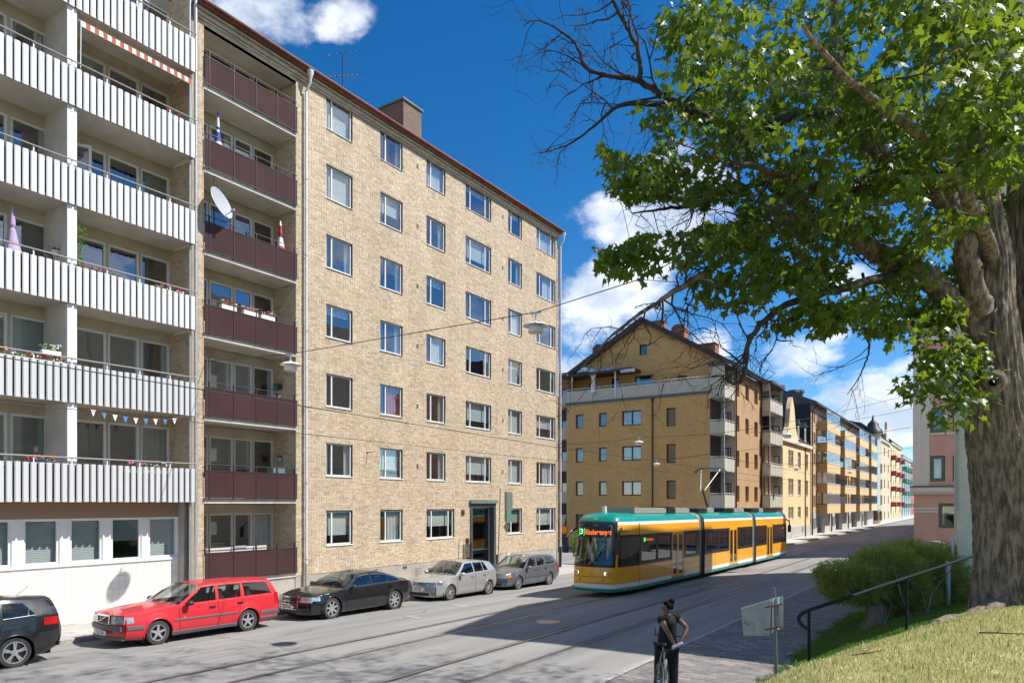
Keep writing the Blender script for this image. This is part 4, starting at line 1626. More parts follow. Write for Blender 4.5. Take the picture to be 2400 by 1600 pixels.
zk = [HC + .03 + LF * k for k in range(6)]
flower_box('flower_box', BX - .2, 8.3, 10.0, zk[1] + 1.0, ['flower_red', 'flower_white'], 'red and white flower box on the second white balcony from below', n=70)
flower_box('flower_box', BX - .2, 9.35, 9.85, zk[1] + 1.3, ['flower_white'], 'white blossoms on a small stand on the second white balcony', n=40)
flower_box('flower_box', BX - .15, 8.9, 9.7, zk[0] + 1.0, ['flower_rose', 'flower_red'], 'pink and red potted flowers on the lowest white balcony', 'flag_blue', n=40)
flower_box('flower_box', BX - .12, 11.6, 13.2, zk[0] + .92, ['flower_pink', 'flower_white'], 'trailing pink and white flowers along the rail of the lowest white balcony', n=60)
flower_box('flower_box', BX - .15, 10.4, 11.6, zk[2] + .95, ['flower_pink'], 'magenta flower box on the third white balcony beside the dividing wall', n=50)
flower_box('flower_box', BX - .15, 12.7, 13.6, zk[2] + .95, ['flower_pink', 'flower_white'], 'pink flowers and cloth at the far end of the third white balcony', n=40)
flower_box('flower_box', BX - .25, 13.1, 13.5, zk[4] + 1.0, ['flower_pink'], 'pink flower pot at the far end of the fifth white balcony', n=24)
closed_umbrella(BX - .5, 8.75, zk[2] + .24, 2.25, ['umbrella_lilac'], 'closed lilac parasol on the third white balcony', .2)
closed_umbrella(WALLX - .35, YB + .78, bal_z[5] + .02, 2.35, ['umbrella_blue', 'white_paint'], 'closed blue and white striped parasol on a brown balcony', .15)
closed_umbrella(WALLX - .3, YC - .5, bal_z[4] + .02, 2.2, ['umbrella_blue', 'cloth_red', 'white_paint', 'cloth_red'], 'closed red and blue tartan parasol on a brown balcony', .2)
for (x, y, z, mm, lab) in ((BKX + .7, 13.85, zk[2] + 1.25, 'terracotta', 'half round terracotta pot on the brick side wall of the third white balcony'),
       (BKX + .9, PY0 - .1, zk[2] + 1.45, 'white_paint', 'white wall pot on the dividing wall behind the lilac parasol'),
       (BKX + .45, PY0 - .1, zk[2] + 1.4, 'frame_grey', 'grey wall pot on the dividing wall behind the lilac parasol'),
       (WALLX - .85, YC - .1, bal_z[1] + 1.5, 'dish', 'grey wall pot in the second lowest brown balcony'),
       (WALLX - .85, YC - .1, bal_z[2] + 1.5, 'frame_brown', 'dark brown wall pot left of the downpipe in the third brown balcony'),
       (WALLX - 1.1, YC - .1, bal_z[2] + 1.5, 'flag_blue', 'small blue wall pot in the third brown balcony')):
 t = thing('wall_pot', (x, y, z), lab, 'flower pot', 'pots hung on the balcony walls')
 b = MB()
 b.lathe([(0, 0), (.07, .01), (.1, .07), (.115, .15), (.1, .155), (.09, .13), (0, .12)], 14, (x, y, z))
 b.build('pot', mm, t, smooth=True)
 g = MB()
 for q_ in range(14):
  blossom(g, (x, y, z + .2), .05, 3, 0, q_)
 tag(g.build('foliage', 'shrub_leaf', t), kind='stuff')
for i_, (y, nm, lab) in enumerate(((YB + .95, ['flower_red', 'flower_white'], 'first'), (YB + 1.85, ['flower_pink', 'flower_white'], 'second'), (YB + 2.6, ['flower_white', 'flower_red'], 'third'))):
 flower_box('flower_box', WALLX + .0, y - .3, y + .3, bal_z[3] + 1.0, nm, lab + ' white flower box from the left along the rail of the middle brown balcony', n=40, green=30)
t = thing('planter', (WALLX, YB + 1, bal_z[0] + .9), 'white planter boards behind the top of the lowest brown balcony', 'planter')
b = MB()
b.box(WALLX - .12, WALLX - .02, YB + .1, YB + 2.6, bal_z[0] + .98, bal_z[0] + 1.14)
b.build('board', 'cream_trim', t)
b = MB()
b.box(WALLX - .1, WALLX - .0, YB + 1.2, YB + 1.7, bal_z[0] + 1.06, bal_z[0] + 1.18)
b.build('label_board', 'sign_rib', t)
t = thing('bowl', (WALLX - .3, YC - .75, bal_z[2] + 1.0), 'pale blue bowl on the third brown balcony', 'bowl')
b = MB()
b.lathe([(0, .0), (.1, 0), (.16, .12), (.15, .12), (.09, .02)], 16, (WALLX - .2, YC - .75, bal_z[2] + 1.0))
b.build('bowl_body', 'pale_blue', t, smooth=True)
t = thing('crate', (WALLX - .5, YC - .75, bal_z[1] + .02), 'teal plastic crate on a brown balcony', 'crate')
b = MB()
b.box(WALLX - .5, WALLX - .15, YC - .95, YC - .4, bal_z[1] + .8, bal_z[1] + 1.2)
b.build('crate_body', 'seat_teal', t)
b = MB()
b.box(WALLX - .48, WALLX - .17, YC - .93, YC - .42, bal_z[1] + .02, bal_z[1] + .8)
b.build('stand', 'frame_dark', t)
t = thing('potted_plant', (WALLX - .3, YC - .7, bal_z[6] + .02), 'spiky potted plant beside a wooden tub on the top brown balcony', 'potted plant')
b = MB()
b.lathe([(0, .9), (.1, .9), (.14, 1.15), (.0, 1.12)], 14, (WALLX - .3, YC - .45, bal_z[6]))
b.build('pot', 'terracotta', t, smooth=True)
g = MB()
for j in range(40):
 a = rng.uniform(0, 6.28)
 r_ = rng.uniform(.1, .3)
 c = Vector((WALLX - .3, YC - .85, bal_z[6] + 1.0))
 tip = c + Vector((math.cos(a) * r_, math.sin(a) * r_, rng.uniform(.15, .45)))
 w_ = Vector((-math.sin(a), math.cos(a), 0)) * .012
 g.poly([c + w_, c - w_, tip])
g.build('foliage', 'shrub_leaf', t)
b = MB()
b.box(WALLX - .4, WALLX - .2, YC - .95, YC - .7, bal_z[6] + .02, bal_z[6] + 1.02)
b.build('stand', 'frame_brown', t)
t = thing('climbing_plant', (BX - .3, 10.45, zk[2] + .24), 'green climbing plant beside the dividing wall of the third white balcony', 'plant')
g = MB()
for j in range(130):
 hgt = rng.uniform(0, 1.55)
 blossom(g, (BX - .3, 10.42 + rng.gauss(0, .09), zk[2] + 1.0 + hgt), .05, 3, 0, j)
tag(g.build('foliage', 'shrub_leaf', t), kind='stuff')
b = MB()
b.tube([(BX - .3, 10.4, zk[2] + .24), (BX - .3, 10.42, zk[2] + 2.6)], .01, 5)
b.build('stem', 'stump', t)
wl_ = MB()
y0 = 10.45
fo = Fr((BKX + .02, 10.30, 0), (.55, .85, 0))
for q in ((0, .95, zk[3] + .85, zk[3] + .93), (0, .95, zk[3] + 2.3, zk[3] + 2.38), (0, .08, zk[3] + .93, zk[3] + 2.3), (.87, .95, zk[3] + .93, zk[3] + 2.3)):
 wl_.fbox(fo, *q, 0, .05)
ol = wl_.build('open_sash', 'frame_white', LB)
g = MB()
g.fquad(fo, .08, .87, zk[3] + .93, zk[3] + 2.3, .02)
g.build('pane', 'pane_dark', ol)
t = thing('awning', (BX - .4, 12, zk[5]), 'rolled striped red and white awning under the top white balcony', 'awning')
b = MB()
for i in range(28):
 y0, y1 = 10.35 + i * .125, 10.35 + (i + 1) * .125
 b.loft([[(BX - .35, y0, zk[5] - .13), (BX - .35, y1, zk[5] - .13)], [(BX - .02, y0, zk[5] - .28), (BX - .02, y1, zk[5] - .28)], [(BX, y0, zk[5] - .46 - .02 * (i % 2)), (BX, y1, zk[5] - .46 - .02 * (i % 2))]], i % 2)
b.build('cloth', ['awning_white', 'awning_red'], t)
b = MB()
b.tube([(BX - .36, 10.3, zk[5] - .1), (BX - .36, 13.9, zk[5] - .1)], .05, 8)
b.build('roller', 'frame_white', t)
for y in (10.34, 13.86):
 b = MB()
 b.tube([(BX - .36, y, zk[5] - .1), (BX - .02, y, zk[5] - .3)], .015, 6)
 b.build('arm', 'frame_white', t)
 b = MB()
 b.tube([(BX - .02, y, zk[5] - .3), (BX - .05, y, zk[4] + 1.1)], .014, 6)
 b.build('post', 'frame_white', t)
t = thing('bunting', (BX + .02, 12, zk[1]), 'string of small blue and white pennants under the second white balcony', 'bunting')
b = MB()
pts = [(BX - .05, 10.6 + .32 * i, zk[1] - .12 - .14 * math.sin(i / 9 * math.pi)) for i in range(10)]
b.tube(pts, .006, 5)
b.build('cord', 'rust', t)
for i in range(9):
 y, z = pts[i][1] + .1, (pts[i][2] + pts[i + 1][2]) / 2
 g = MB()
 g.poly([(BX - .045, y - .075, z), (BX - .045, y + .075, z), (BX - .04, y, z - .2)])
 g.build('pennant', 'flag_blue' if i % 2 else 'white_paint', t)
dc = PX(518, 476, WALLX + .28)
t = thing('satellite_dish', (dc.x, dc.y, dc.z), 'large oval grey satellite dish on a brown balcony', 'satellite dish')
b = MB()
axis = Vector((.90, .36, .34)).normalized()
b.lathe([(0, 0), (.15, .006), (.3, .025), (.42, .05), (.55, .09), (.56, .085), (.42, .04), (.3, .014), (.15, -.005), (0, -.012)], 36, dc - axis * .05, axis)
b.build('reflector', 'dish', t, smooth=True)
b = MB()
tip = dc + axis * .5 + Vector((0, .05, -.42))
b.tube([dc + Vector((.12, 0, -.5)), tip], .012, 6)
b.build('arm', 'steel_dark', t)
b = MB()
b.tube([tip, tip - axis * .14], .045, 10)
b.build('receiver', 'dish', t)
b = MB()
b.tube([dc - axis * .06, dc - axis * .3 + Vector((0, 0, .1)), (dc.x - .3, dc.y - .05, bal_z[5] - .16)], .022, 8)
b.tube([dc - axis * .3, (dc.x - .3, dc.y - .05, bal_z[4] + .02)], .022, 8)
b.build('mast', 'steel_dark', t)
ap = PX(803, 190, WALLX - 1.2)
t = thing('roof_aerial', (ap.x, ap.y, ZT + .6), 'thin television aerial with two sets of rods on the red roof', 'aerial')
b = MB()
b.tube([(ap.x, ap.y, ZT + .3), (ap.x, ap.y, ZT + 2.9)], .025, 6)
b.build('mast', 'steel_dark', t)
for (z, d, ln, n_) in ((ZT + 2.9, Vector((.1, 1, .62)), .9, 5), (ZT + 1.9, Vector((.15, 1, .5)), 1.0, 8)):
 d = d.normalized()
 c = Vector((ap.x, ap.y, z))
 b = MB()
 b.tube([c - d * ln, c + d * ln], .012, 5)
 for j in range(n_):
  p = c - d * ln * .9 + d * ln * 1.8 * j / (n_ - 1)
  b.tube([p - Vector((.3, .1, 0)), p + Vector((.3, .1, 0))], .006, 4)
 b.build('rod_array', 'steel_dark', t)
# --- the brown gabled house across the side street
GY, GU, SX = 59.8, 61.6, -18.3
gab = thing('gabled_brick_house', (-26, 66, road_z(-22, 60)), 'brown brick house with a tall gable, roof terrace and corner balconies behind the tram', 'apartment building')
fg = FY(GY)

def gx(px, Y=GY):
 return PY(px, 1178, Y).x

def gz(px, py, Y=GY):
 return PY(px, py, Y).z

def zq(x, y):
 return 1290 + x / 3.136, 740 + y / 3.136

xl, xr = gx(1328), gx(1664)
ztop = gz(1662, 921)
zbase = float(road_z(-22, 58)) - .3
wins = []
for (x0, x1, rows) in ((185, 240, ((725, 825), (970, 1075), (1217, 1322))), (355, 413, ((712, 812), (965, 1068), (1215, 1320))),
      (525, 668, ((695, 805), (955, 1062), (1213, 1320))), (852, 920, ((675, 810), (940, 1080), (1208, 1345)))):
 for (y0, y1) in rows:
  p0, q0 = zq(x0, y0)
  p1, q1 = zq(x1, y1)
  wins.append((gx(p0), gx(p1), gz((p0 + p1) / 2, q1), gz((p0 + p1) / 2, q0)))
 wins.append((wins[-1][0], wins[-1][1], wins[-1][2] - 3.1, wins[-1][3] - 3.1))
b = MB()
wall_holes(b, fg, xl, xr, zbase, ztop, wins, 0, .22)
b.poly([(xl, GY, zbase), (xl, GY, ztop + 3), (xl, GY + 18, ztop + 3), (xl, GY + 18, zbase)])
b.poly([(xr, GY, zbase), (xr, GY + 2.9, zbase), (xr, GY + 2.9, ztop), (xr, GY, ztop)])
b.poly([(xl, GY, ztop), (xr, GY, ztop), (xr, GU + .2, ztop), (xl, GU + .2, ztop)])
b.build('wall', 'brown_brick_y', gab)
for (x0, x1, z0, z1) in wins:
 wide = x1 - x0 > 1.8
 window_unit(gab, fg, x0, x1, z0, z1, .18, (.5,) if wide else (), .1, 'frame_brown', 'pane_dark' if not wide else 'pane', ('full', 'curtain_warm') if wide else None)
b = MB()
b.fquad(FY(GY + 1.5), xl, xr, zbase, ztop, 0)
b.build('interior', 'room', gab)

def ribbed(mb, p0, p1, z0, z1, out, pitch=.22, m=0, dep=.03):
 """upright cladding boards between two plan points; out is the outward plan normal"""
 p0, p1, out = Vector((*p0, 0)), Vector((*p1, 0)), Vector((*out, 0))
 d = p1 - p0
 n = max(1, int(d.length / pitch))
 for i in range(n):
  a, c = p0 + d * (i / n), p0 + d * ((i + .86) / n)
  e = p0 + d * ((i + 1) / n)
  o1 = out * dep
  mb.poly([a + o1 + Vector((0, 0, z0)), c + o1 + Vector((0, 0, z0)), c + o1 + Vector((0, 0, z1)), a + o1 + Vector((0, 0, z1))], m)
  mb.poly([c + o1 + Vector((0, 0, z0)), c + Vector((0, 0, z0)), c + Vector((0, 0, z1)), c + o1 + Vector((0, 0, z1))], m)
  mb.poly([c + Vector((0, 0, z0)), e + Vector((0, 0, z0)), e + Vector((0, 0, z1)), c + Vector((0, 0, z1))], m)
  mb.poly([e + Vector((0, 0, z0)), e + o1 + Vector((0, 0, z0)), e + o1 + Vector((0, 0, z1)), e + Vector((0, 0, z1))], m)

b = MB()
b.box(xl - .1, xr + .1, GY - .12, GY + .1, ztop, ztop + .22)
b.build('parapet_flashing', 'plastic_grey', gab)
b = MB()
ribbed(b, (xl, GY - .02), (SX, GY - .02), ztop + .22, ztop + 1.3, (0, -1))
b.box(xl, SX, GY + .02, GY + .06, ztop + .22, ztop + 1.3)
pp = b.build('parapet', 'cladding', gab)
b = MB()
b.tube([(xl, GY, ztop + 1.5), (SX, GY, ztop + 1.5)], .025, 6)
for i in range(14):
 x = xl + (SX - xl) * i / 13
 b.tube([(x, GY, ztop + 1.28), (x, GY, ztop + 1.5)], .018, 5)
b.build('handrail', 'white_paint', pp)
ap_ = (gx(1507, GU), gz(1507, 757, GU))
er = (gx(1690, GU), gz(1690, 846, GU))
el_ = (gx(1338, GU), gz(1338, 884, GU))
fgu = FY(GU)
b = MB()
ud = []
for (x0, x1, y0, y1) in ((620, 757, 437, 530), (935, 1002, 437, 500), (447, 502, 460, 560), (280, 335, 497, 570), (655, 708, 210, 286)):
 p0, q0 = zq(x0, y0)
 p1, q1 = zq(x1, y1)
 ud.append((gx(p0, GU), gx(p1, GU), gz((p0 + p1) / 2, q1, GU), gz((p0 + p1) / 2, q0, GU)))
lowz = ztop - .1
wall_holes(b, fgu, el_[0], er[0], lowz, min(el_[1], er[1]), ud[:4], 0, .2)
zm = min(el_[1], er[1])
lo = ud[4]

def rake(x):
 if x < ap_[0]:
  return el_[1] + (x - el_[0]) / (ap_[0] - el_[0]) * (ap_[1] - el_[1])
 return er[1] + (er[0] - x) / (er[0] - ap_[0]) * (ap_[1] - er[1])

xs = sorted([el_[0], lo[0], ap_[0], lo[1], er[0]])
for i in range(len(xs) - 1):
 a, c = xs[i], xs[i + 1]
 m_ = (a + c) / 2
 if lo[0] < m_ < lo[1]:
  b.poly([fgu.t(a, zm), fgu.t(c, zm), fgu.t(c, lo[2]), fgu.t(a, lo[2])])
  b.poly([fgu.t(a, lo[3]), fgu.t(c, lo[3]), fgu.t(c, rake(c)), fgu.t(a, rake(a))])
 else:
  b.poly([fgu.t(a, zm), fgu.t(c, zm), fgu.t(c, rake(c)), fgu.t(a, rake(a))])
b.build('upper_wall', 'brown_brick_y', gab)
for i, (x0, x1, z0, z1) in enumerate(ud):
 window_unit(gab, fgu, x0, x1, z0, z1, .15, (.5,) if x1 - x0 > 2 else (), .1, 'frame_brown', 'pane_dark', ('sides', 'curtain_white') if i == 0 else None)
b = MB()
b.fquad(FY(GU + 1.4), el_[0] + 2.5, er[0] - 1, lowz, el_[1] - .3, 0)
b.fquad(FY(GU + 1.4), lo[0] - 1, lo[1] + 1, lo[2] - 1, lo[3] + .6, 0)
b.build('interior', 'room', gab)
GE = 77.0
b = MB()
ov = .45
for (p, q, sgn) in ((ap_, el_, -1), (ap_, er, 1)):
 dx, dz = q[0] - p[0], q[1] - p[1]
 L = math.hypot(dx, dz)
 ux, uz = dx / L, dz / L
 n_ = Vector((-uz, 0, ux)) if ux > 0 else Vector((uz, 0, -ux))
 if n_.z < 0:
  n_ = -n_
 e = Vector((q[0] + ux * (.5 if sgn < 0 else (SX + .6 - q[0]) / ux), 0, q[1] + uz * (.5 if sgn < 0 else (SX + .6 - q[0]) / ux)))
 a = Vector((p[0], 0, p[1]))
 for (w0, w1) in ((0, .42),):
  A, E = a + n_ * w0, e + n_ * w0
  A2, E2 = a + n_ * w1, e + n_ * w1
  pts = [A, E, E2, A2]
  pts = [Vector((t.x, GU - ov, t.z)) for t in pts]
  if sgn < 0:
   pts = pts[::-1]
  b.prism(pts, (0, GE - GU, 0))
b.build('roof', 'roof_grey', gab)
b = MB()
for (p, q, sgn) in ((ap_, el_, -1), (ap_, er, 1)):
 d = Vector((q[0] - p[0], 0, q[1] - p[1])).normalized()
 a = Vector((p[0], GU - ov - .03, p[1] + .02))
 e = Vector((q[0], GU - ov - .03, q[1] + .02)) + d * .4
 b.poly([a, e, e + Vector((0, 0, .5)), a + Vector((0, 0, .5))][::(1 if sgn > 0 else -1)])
b.build('barge_board', 'frame_brown', gab)
b = MB()
px_ = gx(1530)
b.tube([(px_, GY - .1, zbase), (px_, GY - .1, ztop - .1)], .07, 8)
b.tube([(px_, GY - .1, ztop - .35), (px_, GY - .1, ztop)], [.08, .16], 8)
b.build('downpipe', 'frame_brown', gab)
fsx = FX(SX)
sw = []
for (p0, p1) in ((1725, 1733), (1747, 1755), (1768, 1776)):
 for k in range(5):
  y0, y1 = PX(p0, 1178, SX).y, PX(p1, 1178, SX).y
  zt = PX(1750, 901.6, SX).z - k * 3.12
  sw.append((y0, y1, zt - 1.42, zt))
SY0, SY1 = PX(1722.5, 1178, SX).y, PX(1783, 1178, SX).y
EZ = PX(1722, 867, SX).z
b = MB()
wall_holes(b, fsx, SY0, SY1, zbase, EZ, sw, 0, .45)
b.poly([(SX, SY0, zbase), (SX, SY0, EZ), (xr - .2, SY0, EZ), (xr - .2, SY0, zbase)])
b.build('street_wall', 'brown_brick_x', gab)
for (y0, y1, z0, z1) in sw:
 window_unit(gab, fsx, y0, y1, z0, z1, .42, (), .08, 'frame_brown', 'pane_dark')
b = MB()
b.tube([(SX + .55, SY0 - .2, EZ + .12), (SX + .55, 77, EZ + .12)], .1, 8)
b.build('gutter', 'frame_brown', gab)
for y in (SY0 + .05, SY1 - .1):
 b = MB()
 b.tube([(SX + .1, y, zbase), (SX + .1, y, EZ)], .07, 8)
 b.build('downpipe', 'frame_brown', gab)
for (y0, y1, x0, x1, zoff) in ((GY, SY0, xr, SX, 0.0), (SY1, 76.6, SX - 1.4, SX + .9, 0.0)):
 b = MB()
 b.poly([(x0 + .02, y0, zbase), (x0 + .02, y1 - .02, zbase), (x0 + .02, y1 - .02, EZ), (x0 + .02, y0, EZ)])
 b.build('balcony_back', 'frame_dark', gab)
 bb = MB()
 ribbed(bb, (x0, y1 - .03), (x1 - .05, y1 - .03), zbase, EZ, (0, -1), .25)
 bb.build('balcony_end_wall', 'cladding', gab)
 for k in range(4):
  zb = PY(1697.8, 930, GY).z - 3.13 * k
  c = MB()
  c.box(x0, x1, y0, y1 - .06, zb, zb + .12)
  bal = c.build('balcony', 'slab_white', gab)
  c = MB()
  ribbed(c, (x0, y0), (x1, y0), zb + (.0), zb + 1.12, (0, -1), .25)
  ribbed(c, (x1, y0), (x1, y1 - .06), zb, zb + 1.12, (1, 0), .9, dep=.015)
  c.box(x0, x1 - .02, y0 + .005, y0 + .02, zb, zb + 1.12)
  c.box(x1 - .03, x1 - .01, y0 + .03, y1 - .06, zb, zb + 1.12)
  c.build('balcony_front', 'cladding', bal)
  c = MB()
  c.tube([(x0, y0, zb + 1.25), (x1, y0, zb + 1.25), (x1, y1 - .1, zb + 1.25)], .025, 6)
  c.build('handrail', 'white_paint', bal)
  fe = FY(y1 - .07)
  window_unit(gab, fe, x0 + .25, x1 - .3, zb + .15, zb + 2.2, .0, (.62,), .09, 'frame_brown', 'pane', None, name='balcony_door')
 c = MB()
 c.tube([(x1 - .03, y0 + .03, zbase), (x1 - .03, y0 + .03, EZ)], .03, 6)
 c.build('balcony_post', 'white_paint', gab)
 c = MB()
 c.box(x0 - .1, x1 + .25, y0 - .2, y1, EZ, EZ + .22)
 c.build('balcony_roof', 'roof_grey', gab)
 c = MB()
 ribbed(c, (x0, y0), (x1, y0), EZ - .75, EZ, (0, -1), .25)
 c.build('balcony_fascia', 'cladding', gab)
for (x0, x1, yt, yb, Y, rnd) in ((310, 395, 250, 350, 64, 1), (730, 822, 50, 120, 67, 0), (888, 984, 105, 190, 66, 1), (1085, 1210, 216, 300, 68, 0)):
 p0, q0 = zq(x0, yt)
 p1, q1 = zq(x1, yb)
 a, c, zt, zb = gx(p0, Y), gx(p1, Y), gz(p0, q0, Y), gz(p0, q1, Y)
 b = MB()
 b.box(a, c, Y, Y + 1.2, zb - 2.5, zt)
 ch = b.build('chimney', 'red_brick', gab)
 b = MB()
 if rnd:
  n = 8
  rows = []
  for yy in (Y - .05, Y + 1.25):
   rows.append([((a + c) / 2 + math.cos(math.pi * j / n) * (c - a) * .5, yy, zt + math.sin(math.pi * j / n) * (c - a) * .38) for j in range(n + 1)])
  b.loft(rows)
  b.poly(rows[0])
 else:
  b.box(a - .06, c + .06, Y - .06, Y + 1.26, zt, zt + .1)
 b.build('chimney_cap', 'roof_red', ch)
t = thing('terrace_canopy', (gx(1340), GY + .8, ztop + 1), 'thin brown canopy on white posts over the left end of the roof terrace', 'canopy')
b = MB()
cx0, cx1 = gx(1318, GY), gx(1484, GY)
cz0, cz1 = gz(1318, 887, GY), gz(1484, 866, GY)
b.prism([(cx0, GY - .3, cz0), (cx1, GY - .3, cz1), (cx1, GY - .3, cz1 + .22), (cx0, GY - .3, cz0 + .22)], (0, 2.2, 0))
b.build('canopy_roof', 'frame_brown', t)
for px in (1342, 1443):
 b = MB()
 x = gx(px)
 b.tube([(x, GY - .1, ztop + .3), (x, GY - .1, cz0 + (x - cx0) / (cx1 - cx0) * (cz1 - cz0))], .06, 6)
 b.build('post', 'white_paint', t)
b = MB()
b.box(gx(1458), gx(1488), GY - .35, GY + .1, gz(1470, 873), gz(1470, 866))
b.build('awning_case', 'galv', t)
for px in (1377, 1430):
 b = MB()
 c = PY(px, 872, GY + 1.0)
 rows = []
 for (rr, hh) in ((1.0, -.1), (.95, .15), (.6, .38), (.1, .45)):
  rows.append([(c.x + rr * 1.1 * math.cos(a_), c.y + rr * .9 * math.sin(a_), c.z + hh) for a_ in np.linspace(0, 2 * math.pi, 14)])
 b.loft(rows)
 b.build('skylight', 'galv', t, smooth='all')
b = MB()
x = gx(1391.5)
rows = [[(x + s * w, GY - .12, z) for s in (-1, -.3, .3, 1)] for (z, w) in ((ztop + 3.0, .5), (ztop + 2.2, .16), (ztop + 1.0, .28))]
b.loft(rows, flip=True)
b.build('tied_curtain', 'curtain_white', t)
t = thing('roof_mast', (gx(1611, 68), 68, gz(1611, 806, 68) - 2), 'tall thin aerial mast beside the brick chimneys of the gabled house', 'aerial')
b = MB()
p = PY(1611, 800, 68)
b.tube([p - Vector((0, 0, 2.5)), (p.x, p.y, PY(1611, 715, 68).z)], .05, 6)
b.build('mast', 'steel_dark', t)
for py in (734, 768):
 b = MB()
 q = PY(1611, py, 68)
 b.tube([q - Vector((.5, 0, .1)), q + Vector((.5, 0, .1))], .025, 5)
 b.build('rod', 'steel_dark', t)
b = MB()
b.prism([(-38, 66, ztop + 1.0), (xl - .2, 66, ztop + 1.0), (xl - .2, 66, ztop + 1.4), (-36, 66, ztop + 4.5), (-38, 66, ztop + 4.5)], (0, 14, 0))
b.build('wing_roof', 'roof_tile', gab)
b = MB()
b.box(-38, xl - .05, 62.5, 78, zbase, ztop + 1.0)
b.build('wing_wall', 'frame_brown', gab)
for k in range(4):
 zb = gz(1316, 1030, 61) - 3.13 * (k - 1)
 b = MB()
 b.box(xl - 2.2, xl - .02, 60.6, 62.5, zb, zb + .12)
 bal = b.build('balcony', 'slab_white', gab)
 b = MB()
 ribbed(b, (xl - 2.2, 60.6), (xl - .02, 60.6), zb, zb + 1.1, (0, -1), .25)
 b.build('balcony_front', 'cladding', bal)
 window_unit(gab, FY(62.45), xl - 2.1, xl - .3, zb + .2, zb + 2.1, .0, (.5,), .1, 'frame_brown', 'pane', None)

# --- simple fronts farther down the street
def street_house(name, Y0, Y1, zt, wmat, label, X=SX, dep=12.0, roof=None, base=None, base_h=1.2):
 t = thing(name, (X - dep / 2, (Y0 + Y1) / 2, road_z(-18, Y0)), label, 'apartment building')
 t['X'], t['zt'] = X, zt
 return t

def front(t, X, Y0, Y1, zb, zt, wmat, holes, dep=12.0, d=.2):
 b = MB()
 wall_holes(b, FX(X), Y0, Y1, zb, zt, holes, 0, d)
 b.poly([(X, Y0, zb), (X, Y0, zt), (X - dep, Y0, zt), (X - dep, Y0, zb)])
 b.poly([(X, Y1, zb), (X - dep, Y1, zb), (X - dep, Y1, zt), (X, Y1, zt)])
 b.build('wall', wmat, t)
 b = MB()
 b.fquad(FX(X - 1.3), Y0, Y1, zb, zt, 0)
 b.build('interior', 'room', t)

def sy(px):
 return PX(px, 1178, SX).y

def sz(px, py):
 return PX(px, py, SX).z

def z3(x, y):
 return 1780 + x / 3.92, 860 + y / 3.92

yh = street_house('yellow_gabled_house', 77, 95, 0, '', 'cream yellow house with arched windows, black mansard roof and a curved gable')
Y0, Y1 = 76.7, sy(1899)
ez = sz(1817, 1022)
zb = float(road_z(-18, 85)) - .3
holes = []
for (x0, x1) in ((60, 78), (100, 128), (186, 215), (266, 287), (290, 312), (352, 380), (422, 446)):
 for r_i, (ya, yb) in enumerate(((738, 898), (1012, 1172), (1285, 1400))):
  p0, _ = z3(x0, 0)
  p1, _ = z3(x1, 0)
  pm_ = (p0 + p1) / 2
  k = (2308 - pm_) / (2308 - 1831)          # row heights shrink towards the vanishing point
  q0 = 1178 + ((860 + ya / 3.92) - 1178) * 1.0
  zt_ = sz(1831.5, 860 + ya / 3.92)
  zb_ = sz(1831.5, 860 + yb / 3.92)
  holes.append((sy(p0), sy(p1), zb_, zt_))
front(yh, SX, Y0, Y1, zb, ez, 'yellow_wall', holes)
for i, (y0, y1, z0, z1) in enumerate(holes):
 window_unit(yh, FX(SX), y0, y1, z0, z1, .15, (.5,), .09, 'frame_white', 'pane', ('sides', 'curtain_white') if i % 2 else None, 'yellow_wall', transom=.68)
b = MB()
for z in np.arange(zb + .4, zb + 1.9, .3):
 b.box(SX + .003, SX + .05, Y0, Y1, z, z + .27)
b.build('rusticated_base', 'base_grey', yh)
b = MB()
b.box(SX - .05, SX + .3, Y0, Y1, ez - .25, ez + .1)
b.build('cornice', 'cream_trim', yh)
b = MB()
b.prism([(SX + .1, Y0, ez + .1), (SX - 1.8, Y0, ez + 2.9), (SX - 6, Y0, ez + 4.4), (SX - 11, Y0, ez + .1)], (0, Y1 - Y0, 0))
b.build('roof', 'roof_black', yh)
gc = sy(1856)
gh = sz(1856, 930) - ez
half = 3.0
pr = [(-1, 0), (-.98, .12), (-.8, .2), (-.62, .3), (-.5, .45), (-.42, .6), (-.36, .72), (-.2, .86), (0, 1.0), (.2, .86), (.36, .72), (.42, .6), (.5, .45), (.62, .3), (.8, .2), (.98, .12), (1, 0)]
b = MB()
b.prism([(SX + .06, gc + a * half, ez + c * gh) for a, c in pr][::-1], (-.5, 0, 0))
gb = b.build('curved_gable', 'yellow_wall', yh)
for dy in (-.45, .45):
 window_unit(yh, FX(SX + .075), gc + dy - .3, gc + dy + .3, ez + .7, ez + 2.4, .03, (), .08, 'frame_white', 'pane_dark')
b = MB()
rows = []
for xx in (SX - .4, SX - 5):
 rows.append([(xx, gc + math.cos(a) * 2.0, ez + 2.0 + math.sin(a) * 1.7) for a in np.linspace(0, math.pi, 9)])
b.loft(rows)
b.build('gable_roof', 'roof_black', yh)
for px in (1810, 1831, 1874, 1890):
 y = sy(px)
 b = MB()
 b.box(SX - 1.6, SX - .15, y - .62, y + .62, ez + .4, ez + 2.3)
 dm = b.build('dormer', 'roof_black', yh)
 b = MB()
 b.prism([(SX - .02, y - .8, ez + 2.3), (SX - .02, y + .8, ez + 2.3), (SX - .02, y, ez + 3.0)], (-2.2, 0, 0))
 b.build('dormer_roof', 'roof_black', dm)
 window_unit(yh, FX(SX - .14), y - .42, y + .42, ez + .55, ez + 2.15, .0, (.5,), .1, 'frame_white', 'pane')
for px in (1823, 1885.5, 1902):
 b = MB()
 y = sy(px)
 b.tube([(SX + .12, y, zb), (SX + .12, y, ez - .1), (SX + .3, y + .3, ez + .05)], .07, 6)
 b.build('downpipe', 'frame_dark', yh)

